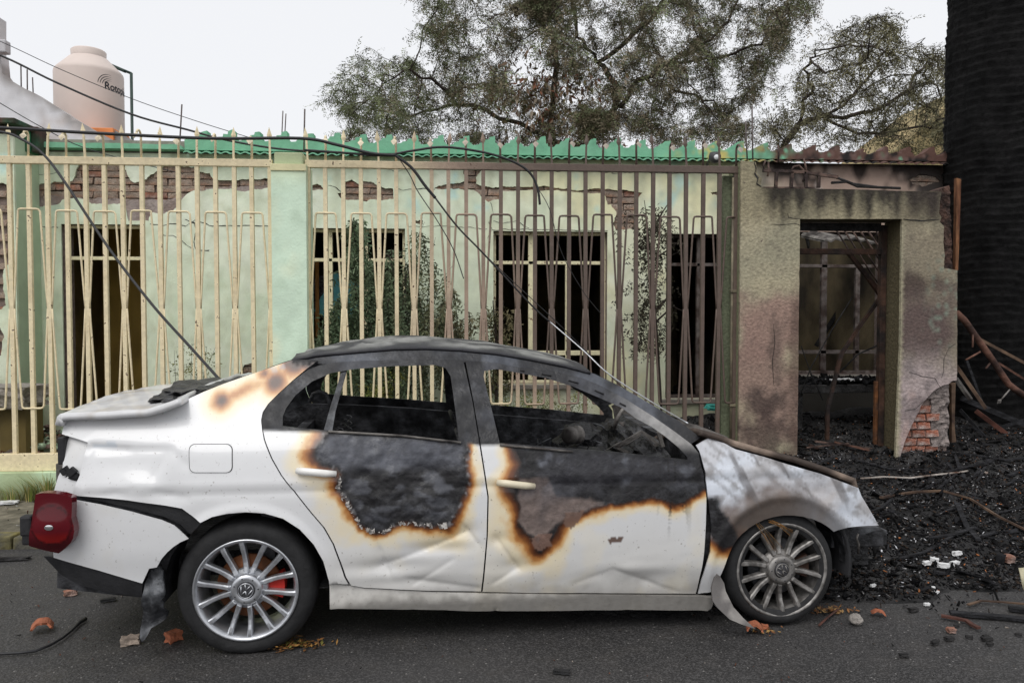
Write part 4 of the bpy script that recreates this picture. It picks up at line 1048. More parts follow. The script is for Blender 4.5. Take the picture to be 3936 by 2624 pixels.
CREASES = [(carpt(c_, *p_), carpt(c_, *q_), w_, a_) for c_, p_, q_, w_, a_ in (
    (C2, (880, 930), (690, 1010), .03, .012), (C2, (690, 1010), (500, 1080), .03, .010), (C2, (505, 990), (550, 1120), .02, .008), (C2, (620, 1128), (930, 1165), .025, .008), (C2, (820, 1045), (640, 1160), .02, .006),
    (C2, (1000, 955), (1095, 1085), .02, .009), (C2, (1095, 1085), (985, 1150), .02, .008), (C2, (860, 900), (930, 985), .02, .008), (C3, (215, 930), (440, 1012), .025, .010), (C3, (440, 1012), (560, 1050), .02, .006), (C3, (0, 1010), (215, 930), .03, .005),
    (C1, (372, 565), (560, 585), .03, .012), (C1, (560, 585), (720, 578), .03, .010), (C1, (725, 575), (800, 650), .025, .008), (C1, (720, 585), (640, 720), .03, .007), (C1, (380, 585), (350, 740), .025, .008), (C1, (610, 745), (800, 790), .02, .006), (C1, (430, 770), (600, 740), .02, .006))]
def S(x, z):
    d = S0(x, z)
    for (c, rx, rz, a) in DENTS:
        ux = (x - c[0]) / rx; uz = (z - c[1]) / rz; q = ux * ux + uz * uz
        if q < 9: d += a * math.exp(-q)
    low = sm(.52, .38, z) * sm(.25, .5, x) * sm(2.35, 2.1, x)
    if low > 0:
        d += low * .003 * fbm(x * 2.6 + z * 1.5, z * 6.5 - x * 1.4, 17, 3)
    for (ax_, az_), (bx_, bz_), w_, a_ in CREASES:
        ux, uz = bx_ - ax_, bz_ - az_; l_ = math.hypot(ux, uz); ux /= l_; uz /= l_; t_ = (x - ax_) * ux + (z - az_) * uz
        if -.03 < t_ < l_ + .03:
            e_ = sm(-.03, .03, t_) * sm(l_ + .03, l_ - .03, t_); q_ = (x - ax_) * -uz + (z - az_) * ux
            if abs(q_) < .12: d += e_ * a_ * (math.exp(-abs(q_) / (w_ * (.35 if q_ > 0 else 1))))
    for wx, wz in (RW, FW):
        r_ = math.hypot(x - wx, z - wz); d -= .010 * math.exp(-((r_ - .375) / .022) ** 2)
    # crease under the shoulder, as pressed into the doors
    zc = .79 - .012 * x * 0; d += .006 * math.exp(-abs(z - .748) / (.006 if z > .748 else .030)) - .003 * math.exp(-((z - .785) / .016) ** 2)
    return d
def buckle(poly, amp):
    q = np.array(poly); x0, z0 = q.min(0) - .02; x1, z1 = q.max(0) + .02
    def g(x, z):
        if not (x0 < x < x1 and z0 < z < z1): return 0.0
        P = [(x, z)]; s = float(sdist(P, poly)[0])
        return sm(-.02, .05, s) * amp * (fbm(x * 9, z * 7, 4, 3) + .6 * (1 - 2 * abs(fbm(x * 6, z * 9, 9, 3))))
    return g
bk_rd = buckle(B_RD, .011); bk_fd = buckle(B_FD, .0035)
def skin(extra=None, off=0.0):
    if extra: return lambda x, z: (x, S(x, z) + extra(x, z) + off, z)
    return lambda x, z: (x, S(x, z) + off, z)
def inner(extra=None, t=.012): return skin(extra, t)
def mirror(off=0.0): return lambda x, z: (x, CW - S0(x, z) - off, z)

Q = cp(C1, [(275,454),(292,441),(400,434),(560,426),(640,420),(715,402),(780,374),(860,337),(950,301),(1030,273),(1110,246),(1180,221),(1232,203),(1300,200),(1345,205),(1300,237),(1240,287),(1180,342),(1135,387),(1112,422),(1105,457),(1109,495),(1117,540),(1148,620),(1188,690),(1248,766),(1308,841),(1368,911),(1408,981),(1437,1060),(1457,1120),(1474,1150),(1395,1150),(1394,1135),(1370,1050),(1330,980),(1270,915),(1200,870),(1120,848),(1040,843),(960,850),(900,863),(850,888),(815,862),(770,830),(700,818),(540,795),(430,785),(303,775),(318,735),(335,690),(352,610),(362,572),(370,550),(330,536),(262,515)])
RDO = cp(C2, [(12,497),(7,457),(14,422),(37,387),(82,342),(142,288),(202,243),(248,225),(330,211),(430,206),(550,202),(700,201),(860,203),(899,380),(928,560),(962,780),(958,950),(935,1181),(700,1177),(440,1165),(385,1155),(364,1120),(343,1060),(313,980),(273,910),(213,840),(153,765),(93,690),(53,620),(21,540)])
RDH = cp(C2, [(95,482),(96,440),(110,405),(150,350),(220,292),(300,257),(400,240),(560,228),(740,223),(785,236),(806,270),(815,330),(827,420),(842,545),(600,523),(290,501),(180,491)])
FDO = cp(C2, [(869,205),(930,208),(1000,215),(1101,234)]) + cp(Z5, [(400,82),(700,154),(900,237),(1200,397),(1500,587),(1750,762),(1935,902),(2015,1000),(2035,1112)]) + \
      cp(C3, [(684,440),(698,560),(695,700),(685,850),(666,960),(643,1057),(400,1056),(0,1053)]) + cp(C2, [(1150,1186),(942,1182),(964,950),(968,780),(934,560),(904,380)])
FDH = cp(C2, [(1014,553),(985,430),(960,330),(946,270),(950,248),(1000,240)]) + cp(Z5, [(0,100),(300,157),(600,252),(900,380),(1150,492),(1300,607),(1480,702),(1640,815),(1790,940),(1885,1045),(1890,1078),(1600,1050),(1000,983),(500,945)])
RAIL = cp(C2, [(132,202),(235,180),(400,166),(560,153),(700,150),(850,157),(1000,172),(1150,197),(1300,227),(1420,262),(1540,322)]) + cp(Z5, [(840,97),(1100,232),(1300,345),(1500,462),(1800,642),(2050,832),(1940,905),(1750,778),(1500,605),(1200,415),(900,256),(700,172),(400,102),(0,50)]) + \
       cp(C2, [(1000,221),(930,215),(862,212),(700,210),(550,211),(430,215),(330,219),(262,220)])
SILL = cp(C2, [(293,1152),(379,1160),(440,1171),(700,1184),(940,1188),(1322,1192)]) + cp(C3, [(300,1062),(645,1064),(725,1066),(724,1100),(712,1122),(690,1133),(300,1137),(0,1137)]) + cp(C2, [(900,1257),(600,1252),(298,1246)])
FEN = cp(C3, [(645,287),(720,240),(780,268),(850,306),(1000,346),(1100,378),(1300,436),(1490,508),(1505,548),(1560,640),(1595,702),(1500,706),(1410,715),(1362,735),(1335,712),(1300,690),(1250,668),(1200,656),(1150,650),(1100,650),(1050,658),(1000,672),(955,694),(920,716),(885,745),(860,772),(838,805),(820,842),(805,880),(790,922),(775,955),(760,988),(742,1036),(700,1050),(656,1057),(670,1000),(700,900),(718,840),(724,700),(706,560),(694,430),(664,320)])
panel('rear_quarter', Q, [], .014, skin(), inner(), M_CAR, car, skincol('quarter'))
rdoor = panel('door', RDO, [RDH], .009, skin(bk_rd, .0), inner(bk_rd, .014), M_CAR, car, skincol('rear_door')); rdoor['label'] = 'rear door with a big charred patch'
fdoor = panel('door', FDO, [FDH], .009, skin(bk_fd, .0), inner(bk_fd, .014), M_CAR, car, skincol('front_door')); fdoor['label'] = 'front door charred above, white below'
panel('roof_rail', RAIL, [], .016, skin(None, .016), inner(None, .04), M_CAR, car, skincol('rail'))
panel('sill', SILL, [], .014, lambda x, z: (x, S(x, max(z, .285)) + .012 + .25 * max(0, .19 - z), z), lambda x, z: (x, S(x, max(z, .285)) + .05, z), M_CAR, car, skincol('sill'))
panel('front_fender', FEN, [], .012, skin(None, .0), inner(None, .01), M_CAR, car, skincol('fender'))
# far side of the body
for nm, o_, h_, m_ in (('door', RDO, [RDH], M_CHAR), ('door', FDO, [FDH], M_CHAR), ('rear_quarter', Q, [], M_CHAR2), ('roof_rail', RAIL, [], M_CHAR), ('sill', SILL, [], M_CHAR), ('front_fender', FEN, [], M_ASHM)):
    me_o = panel(nm, o_, h_, .05, mirror(.012), mirror(0), m_, car)
# inner shell behind the outer skin, so gaps look into dark steel
_arch = lambda c, r_: [(c[0] + r_ * math.cos(a), c[1] + r_ * math.sin(a)) for a in np.linspace(math.pi, 0, 15)]
low = [(-.86, .30), (-.40, .25)] + _arch(RW, .37) + [(.40, .2), (2.2, .2)] + _arch(FW, .37) + [(2.95, .36), (2.98, .50)]
bel = [(x_, z_ - .05) for x_, z_ in zip(BELT[0], BELT[1])]
shell = low + [(2.97, .60), (2.85, .68), (2.5, .78)] + bel[::-1] + [(-.1, .90), (-.8, .86)]
panel('inner_panel', shell, [], .08, lambda x, z: (x, S0(x, z) + .045, z), lambda x, z: (x, S0(x, z) + .10, z), M_CHAR, car)
panel('inner_panel', shell, [], .08, lambda x, z: (x, CW - S0(x, z) - .10, z), lambda x, z: (x, CW - S0(x, z) - .045, z), M_CHAR, car)
b = MB(); b.box2((.40, .09, .17), (2.18, CW - .09, .26)); b.box2((-.85, .30, .28), (.40, CW - .30, .40)); b.box2((2.18, .30, .20), (3.2, CW - .30, .34)); b.build('floor_pan', M_TAR, car)
MB().box2((2.16, .12, .26), (2.22, CW - .12, .86)).build('firewall', M_CHAR, car)
MB().box2((.05, .14, .40), (.11, CW - .14, .86)).build('rear_bulkhead', M_CHAR, car)
MB().box2((-.88, .20, .28), (-.84, CW - .2, .86)).build('rear_panel', M_ASHM, car)
# wheel-arch liners
for (wx, wz) in (RW, FW):
    for y0, y1 in ((.07, .36), (CW - .36, CW - .07)):
        b = MB(); n = 20; vs_ = []
        for i in range(n + 1):
            a = math.pi * 1.1 * i / n - .05 * math.pi
            for r_ in (.375, .392):
                for y in (y0, y1): vs_.append((wx + r_ * math.cos(a), y, wz + r_ * math.sin(a)))
        fs = []
        for i in range(n):
            k = i * 4; fs += [(k, k + 4, k + 5, k + 1), (k + 2, k + 3, k + 7, k + 6), (k, k + 2, k + 6, k + 4), (k + 1, k + 5, k + 7, k + 3)]
        b.add(vs_, fs, None, True); b.build('arch_liner', M_PLASTIC, car)
# --- roof: crumpled sheet between the rails
er = cp(C2, [(132,202),(235,180),(400,166),(560,153),(700,150),(850,157),(1000,172),(1150,197),(1300,227),(1400,254)])
ex = np.array([p[0] for p in er]); ez = np.array([p[1] for p in er])
nx_, ny_ = 90, 50; V = []; Cc = []
for i in range(nx_ + 1):
    X = ex[0] + (ex[-1] - ex[0]) * i / nx_; ze = float(np.interp(X, ex, ez)); d0 = S0(X, ze)
    for j in range(ny_ + 1):
        t = j / ny_; y = d0 + .002 + (CW - 2 * d0 - .004) * t
        e_ = min(1, 4 * t * (1 - t) * 2.2); crown = .034 * (1 - (2 * t - 1) ** 4) * (.4 + .6 * sm(0, .25, i / nx_))
        cr = fbm(X * 3.2, y * 3.0, 6, 3); rd = max(0, 1 - 3 * abs(fbm(X * 2.2 + y, y * 2.6 - X * .6, 3, 2))) ** 2
        z = ze + crown + e_ * (.008 * cr + .014 * rd * sm(.75, .25, i / nx_))
        V.append((X, y, z))
        g = fbm(X * 4, y * 4, 9, 4)
        c = mixc(lin(50, 50, 52), lin(128, 128, 125), sm(-.25, .4, g + .2 * sm(.8, .2, i / nx_))); c = mixc(c, lin(40, 40, 44), sm(.09, .0, t))
        Cc.append(c)
Fr = [(i * (ny_ + 1) + j, (i + 1) * (ny_ + 1) + j, (i + 1) * (ny_ + 1) + j + 1, i * (ny_ + 1) + j + 1) for i in range(nx_) for j in range(ny_)]
M_ROOF = mat('burnt_roof', (1, 1, 1), .6, metal=.15, var=.3, scale=12, bump=.5, bscale=40, attr='Col', rough_var=.15)
ro = MB().add(V, Fr, Cc, True).build('roof', M_ROOF, car)
sd_ = ro.modifiers.new('thick', 'SOLIDIFY'); sd_.thickness = .012; sd_.offset = -1
# rear shelf and windscreen cowl bridging the two sides
# --- boot lid
qx = [carpt(C1, *p) for p in ((280,436),(400,428),(560,420),(640,414),(712,398),(790,366))]
tx = np.array([p[0] for p in qx]); tz_ = np.array([p[1] for p in qx])
V = []; Cc = []; nx_, ny_ = 46, 40
for i in range(nx_ + 1):
    X = tx[0] - .02 + (tx[-1] - tx[0] + .02) * i / nx_; ze = float(np.interp(X, tx, tz_)) + .012
    if i == 0: ze -= .05
    if i == 1: ze -= .012
    d0 = S0(X, .95) + .015
    for j in range(ny_ + 1):
        t = j / ny_; y = d0 + (CW - 2 * d0) * t
        z = ze + .030 * (1 - (2 * t - 1) ** 2) + .006 * fbm(X * 5, y * 5, 2, 3) - .03 * sm(.06, 0, t) * 0
        V.append((X, y, z)); g = fbm(X * 6, y * 4, 5, 4)
        Cc.append(mixc((.64, .642, .65), lin(170, 164, 156), sm(-.1, .5, g) * .7))
Fr = [(i * (ny_ + 1) + j, (i + 1) * (ny_ + 1) + j, (i + 1) * (ny_ + 1) + j + 1, i * (ny_ + 1) + j + 1) for i in range(nx_) for j in range(ny_)]
M_PAINT2 = mat('white_paint', (1, 1, 1), .35, var=.06, scale=14, bump=.04, attr='Col', coat=.3)
lid = MB().add(V, Fr, Cc, True).build('boot_lid', M_PAINT2, car); sd_ = lid.modifiers.new('thick', 'SOLIDIFY'); sd_.thickness = .03; sd_.offset = -1
WHT = (.665, .667, .675)
x0 = tx[0]
lf = MB().box2((x0 - .03, .22, .62), (x0 - .005, CW - .22, .95), WHT).build('boot_face', M_PAINT2, car, bevel=.01)
# --- bonnet: buckled, near edge proud of the fender, sagging towards the far side
hn = [carpt(C3, *p) for p in ((655,198),(760,228),(850,262),(1000,305),(1180,352),(1330,402),(1508,470))]
hx = np.array([p[0] for p in hn]); hz = np.array([p[1] for p in hn]); V = []; Cc = []; nx_, ny_ = 60, 44
for i in range(nx_ + 1):
    X = hx[0] + (hx[-1] - hx[0] + .03) * i / nx_; ze = float(np.interp(X, hx, hz)); d0 = S0(X, .80) + .03
    for j in range(ny_ + 1):
        t = j / ny_; y = d0 + (CW - 2 * d0) * t
        z = ze + .006 * math.sin(min(1, t * 6) * math.pi) - .36 * t ** 1.15 + .022 * fbm(X * 3, y * 3, 5, 3) * min(1, t * 6)
        if i > nx_ - 3: z -= .035 * (i - nx_ + 3)
        V.append((X, y, z)); g = fbm(X * 4, y * 7, 7, 4)
        Cc.append(mixc(lin(70, 60, 54), lin(150, 132, 118), sm(-.3, .4, g)))
Fr = [(i * (ny_ + 1) + j, (i + 1) * (ny_ + 1) + j, (i + 1) * (ny_ + 1) + j + 1, i * (ny_ + 1) + j + 1) for i in range(nx_) for j in range(ny_)]
bon = MB().add(V, Fr, Cc, True).build('bonnet', M_ROOF, car); sd_ = bon.modifiers.new('thick', 'SOLIDIFY'); sd_.thickness = .03; sd_.offset = -1
# front end stripped of its bumper: slam panel, crash beam, bracket
MB().box2((3.06, .30, .55), (3.10, CW - .30, .62)).build('slam_panel', M_CHAR, car)
fe = carq(C3, 1340, 760, .22); fe2 = carq(C3, 1610, 815, .22)
MB().box2((fe[0], .20, fe2[2] + .01), (fe2[0], .34, fe[2] + .035)).build('chassis_rail', M_CHAR, car, bevel=.006)
bb = carq(C3, 1590, 710, .30)
MB().box2((bb[0] - .06, .24, fe2[2]), (bb[0] + .02, CW - .24, bb[2])).build('crash_beam', M_CHAR, car, bevel=.01)
b = MB(); p0 = carq(C3, 1400, 716, .16); p1 = carq(C3, 1590, 708, .16); p2 = carq(C3, 1480, 760, .16)
b.prism([(p0[0], p0[2]), (p0[0] + .05, p0[2] - .05), (p2[0], p2[2]), (p1[0], p1[2] - .01), (p1[0], p1[2])], .15, .17); b.build('lamp_bracket', M_CHAR2, car)
b = MB(); b.tube([carq(C3, 1488, 745, .15), carq(C3, 1480, 770, .15), carq(C3, 1492, 800, .15), carq(C3, 1488, 850, .15)], .006, 6); b.build('hanging_wire', M_ASHM, car)
b = MB(); q0 = carq(C3, 1425, 800, .3); q1 = carq(C3, 1410, 940, .3); b.tube([q0, q1], .022, 4, smooth=False); b.build('strut', M_RUST, car)

# --- rear bumper hanging loose
bumcol = lambda P: np.concatenate([cmix(np.tile(WHITE, (len(P), 1)), lin(206, 204, 200), ss(.1, .5, nz(P, 6, 8)) * .4), np.ones((len(P), 1))], 1)
RB = cp(C1, [(290,783),(430,808),(560,838),(690,874),(742,896),(775,925),(803,952),(770,966),(740,986),(715,1008),(690,1036),(668,1074),(635,1080),(605,1143),(420,1087),(235,1032),(232,900),(260,800)])
def bum(off): return lambda x, z: (x, S0(x, z) - .022 + off + .020 * math.exp(-((z - .50) / .05) ** 2) * 0 + .012 * sm(.52, .36, z), z)
bumper = panel('bumper', RB, [], .016, bum(0), bum(.008), M_CAR, car, bumcol); bumper['label'] = 'white rear bumper skin pulled off the body'
DF = cp(C1, [(238,1034),(420,1088),(604,1144),(600,1205),(470,1187),(330,1152),(255,1108),(188,1030)])
blk = lambda P: np.concatenate([np.tile(np.array((.014, .014, .016)), (len(P), 1)), np.full((len(P), 1), .5)], 1)
panel('bumper_valance', DF, [], .03, bum(.012), bum(.03), M_PLASTIC, car)
GA = cp(C1, [(303,779),(430,789),(540,800),(700,823),(770,836),(850,893),(800,945),(760,905),(690,870),(560,836),(430,806),(300,784)])
panel('bumper_bracket', GA, [], .03, lambda x, z: (x, S0(x, z) + .022, z), lambda x, z: (x, S0(x, z) + .04, z), M_PLASTIC, car)
# bumper across the back
b = MB()
p = RB[0]; xb_ = min(q[0] for q in RB)
b.box2((xb_ - .12, .30, .40), (xb_ - .02, CW - .12, .66), WHT); b.build('bumper_centre', M_PAINT2, car, bevel=.03)
MG = cp(C1, [(636,1082),(668,1078),(690,1096),(700,1200),(712,1288),(660,1318),(628,1352),(618,1340),(606,1310),(604,1200),(606,1145)])
panel('mud_flap', resample(MG, .02, .014), [], .014, lambda x, z: (x, .02 + .05 * fbm(x * 11, z * 8, 3, 4), z), lambda x, z: (x, .035 + .05 * fbm(x * 11, z * 8, 3, 4), z), M_CHAR2, car)
LNR = cpy(C3, [(732,1035),(752,985),(768,968),(780,975),(800,1010),(803,1048),(830,1118),(870,1165),(925,1214),(860,1195),(800,1172),(745,1120),(728,1090)], -.05)
lin_c = lambda P: np.concatenate([cmix(np.tile(np.array(lin(88, 84, 82)), (len(P), 1)), lin(128, 124, 120), ss(0, .4, nz(P, 12, 3))), np.full((len(P), 1), .6)], 1)
panel('loose_liner', LNR, [], .02, lambda x, z: (x, -.02 - .10 * sm(.30, .0, z), z), lambda x, z: (x, -.008 - .10 * sm(.30, .0, z), z), M_CAR, car, lin_c)
# tail-light opening: white inner panel, lamp socket
TI = cp(C1, [(262,517),(372,550),(354,612),(337,690),(318,740),(303,777),(212,768),(232,700),(250,665),(256,600)])
panel('lamp_recess', TI, [], .03, lambda x, z: (x, S0(x, z) + .035, z), lambda x, z: (x, S0(x, z) + .05, z), M_CAR, car, bumcol)
b = MB(); sk = carq(C1, 300, 683, .10)
for k in range(14): b.box((sk[0] + random.uniform(-.035, .035), .10 + random.uniform(-.01, .02), sk[2] + random.uniform(-.02, .02)), (.03, .02, .022), Matrix.Rotation(random.random(), 3, 'Y'))
b.build('lamp_socket', M_PLASTIC, car)
sl = carq(C1, 265, 525, .16); sl2 = carq(C1, 280, 640, .16)
b = MB(); b.box2((sl[0] - .012, .13, sl2[2]), (sl2[0] + .006, .20, sl[2])); b.build('lamp_gasket', M_PLASTIC, car, bevel=.006)
# hanging tail light: red lens with dark backing and a round reflector
def red_lens():
    m = bpy.data.materials.new('red_lens'); m.use_nodes = True; b_ = m.node_tree.nodes['Principled BSDF']
    b_.inputs['Base Color'].default_value = (.20, .006, .010, 1); b_.inputs['Roughness'].default_value = .12
    b_.inputs['Coat Weight'].default_value = .25; b_.inputs['Coat Roughness'].default_value = .03; b_.inputs['Specular IOR Level'].default_value = .3
    t = m.node_tree; at = t.nodes.new('ShaderNodeAttribute'); at.attribute_name = 'Col'; t.links.new(at.outputs['Color'], b_.inputs['Base Color'])
    nn = t.nodes.new('ShaderNodeTexNoise'); nn.inputs['Scale'].default_value = 30; rr = t.nodes.new('ShaderNodeMapRange'); rr.inputs['To Min'].default_value = .06; rr.inputs['To Max'].default_value = .26
    t.links.new(nn.outputs['Fac'], rr.inputs['Value']); t.links.new(rr.outputs['Result'], b_.inputs['Roughness'])
    return m
M_LENS = red_lens()
TLp = cpy(C1, [(145,772),(175,766),(210,766),(255,772),(300,786),(301,830),(300,872),(309,905),(311,930),(303,960),(290,982),(262,1008),(236,1028),(170,1014),(106,998),(112,960),(122,920),(130,880),(136,840)], -.065)
lc = cpy(C1, [(212, 905)], -.07)[0]
def tl(x, z): 
    r_ = math.hypot(x - lc[0], z - lc[1]); xx = x - lc[0]
    return (x, -.056 - .020 * math.exp(-(r_ / .070) ** 2.5) + .55 * max(0, -(xx + .03)) ** 1.6 + .02 * sm(.0, -.1, z - lc[1] + .02), z)
def lenscol(P):
    r_ = np.hypot(P[:, 0] - lc[0], P[:, 1] - lc[1]); C = np.tile(np.array((.105, .005, .010)), (len(P), 1))
    C = cmix(C, (.045, .002, .004), ss(.10, .088, r_) * 0 + ss(.0, .03, P[:, 1] - lc[1] - .03) * .25)
    C = cmix(C, (.03, .002, .003), ss(.006, .002, np.abs(r_ - .084)) * .8)
    C = cmix(C, (.30, .010, .008), ss(-.02, -.06, P[:, 1] - lc[1]) * ss(.084, .078, r_) * .8)
    C = cmix(C, (.025, .001, .002), ss(-.03, -.11, P[:, 1] - lc[1]) * ss(.084, .09, r_) * .9)
    return C
tail = panel('tail_light', TLp, [], .010, tl, lambda x, z: (x, tl(x, z)[1] + .05, z), M_LENS, car, lenscol); tail['label'] = 'red tail light hanging on its wiring'
MB().add([(lc[0] + .018 * math.cos(a) * (1.0) - .002, -.0785, lc[1] - .004 + .012 * math.sin(a)) for a in np.linspace(0, 2 * math.pi, 24, endpoint=False)] + [(lc[0] - .002, -.082, lc[1] - .004)],
         [(24, (i + 1) % 24, i) for i in range(24)], None, True).build('reflector', mat('chrome', (.75, .75, .75), .12, metal=1.0, var=.05), tail)
b = MB(); q = carq(C1, 118, 900, -.01); b.box(q, (.05, .05, .09)); b.box((q[0] + .01, -.005, q[2] - .06), (.06, .05, .05)); b.build('lamp_housing', M_PLASTIC, tail, bevel=.01)
# fuel flap
fl = []
for cx_, cy_, a0 in ((958, 582, -90), (958, 652, 0), (828, 652, 90), (828, 582, 180)):
    for k in range(6):
        a = R(a0 + 90 * k / 5); fl.append(carpt(C1, cx_ + 24 * math.cos(a), cy_ + 24 * math.sin(a)))
panel('fuel_flap', fl, [], .010, lambda x, z: (x, S(x, z) - .005, z), lambda x, z: (x, S(x, z) + .01, z), M_CAR, car, bumcol)
fc_ = np.array(fl).mean(0); gap = [tuple(fc_ + (np.array(p) - fc_) * 1.035) for p in fl]
panel('flap_gap', gap, [], .010, lambda x, z: (x, S(x, z) - .002, z), lambda x, z: (x, S(x, z) + .004, z), M_PLASTIC, car)
# door handles and the window channel
def handle(c, pts, par, col, w=.0175):
    P = [carpt(c, *p) for p in pts]; b = MB()
    pp = [(x_, S(x_, z_) - .030 + .018 * abs(2 * i / (len(P) - 1) - 1) ** 3, z_) for i, (x_, z_) in enumerate(P)]
    b.tube(pp, [w * .85] + [w] * (len(P) - 2) + [w * .8], 12, col=col, flat=1.0)
    return b.build('handle', M_PAINT2, par)
handle(C2, [(158,668),(190,668),(235,672),(280,677),(322,681)], rdoor, (.78, .77, .74))
handle(C2, [(1003,718),(1035,718),(1075,723),(1120,729),(1160,734)], fdoor, lin(206, 196, 172))
WC = cp(C2, [(352,220),(375,216),(340,340),(318,420),(304,503),(268,500),(296,400),(325,310)])
panel('window_channel', WC, [], .03, lambda x, z: (x, S0(x, z) + .012, z), lambda x, z: (x, S0(x, z) + .032, z), M_CHAR2, car)
for par, pts in ((rdoor, [(290,503),(600,521),(850,550)]), (fdoor, [(1014,560),(1322,588)])):
    P = [carpt(C2, *p) for p in pts]; MB().tube([(x_, S(x_, z_) - .008, z_) for x_, z_ in P], .006, 6).build('belt_strip', M_ASHM, par)
for k, (xa_, ya_, xb2, yb2) in enumerate(((240,105,350,128), (545,178,655,212), (840,290,940,335), (1120,435,1190,470), (0,65,45,74))):
    a = carpt(Z5, xa_, ya_); c = carpt(Z5, xb2, yb2)
    MB().tube([(a[0], S(*a) - .0035, a[1]), (c[0], S(*c) - .0035, c[1])], .0045, 6).build('clip_slot', M_PLASTIC, fdoor)
# peeling paint curls along the lower edge of the burn
random.seed(17); b = MB()
for i in range(len(B_RD)):
    if not 12 < i < 25: continue
    for k in range(7):
        a = Vector(B_RD[i]).lerp(Vector(B_RD[i - 1]), random.random()); s_ = random.uniform(.005, .019); y = S(a.x, a.y) + bk_rd(a.x, a.y)
        V = [(a.x + random.uniform(-1, 1) * s_, y - random.uniform(.004, .014), a.y + random.uniform(-1, 1) * s_ - .002) for _ in range(4)]
        V.sort(key=lambda v: math.atan2(v[2] - a.y, v[0] - a.x)); b.add(V, [(0, 1, 2, 3)])
tag(b.build('paint_curls', mat('paint_flake', lin(176, 172, 168), .6, var=.3, scale=50, base2=lin(70, 62, 58), mscale=40), rdoor), kind='stuff')

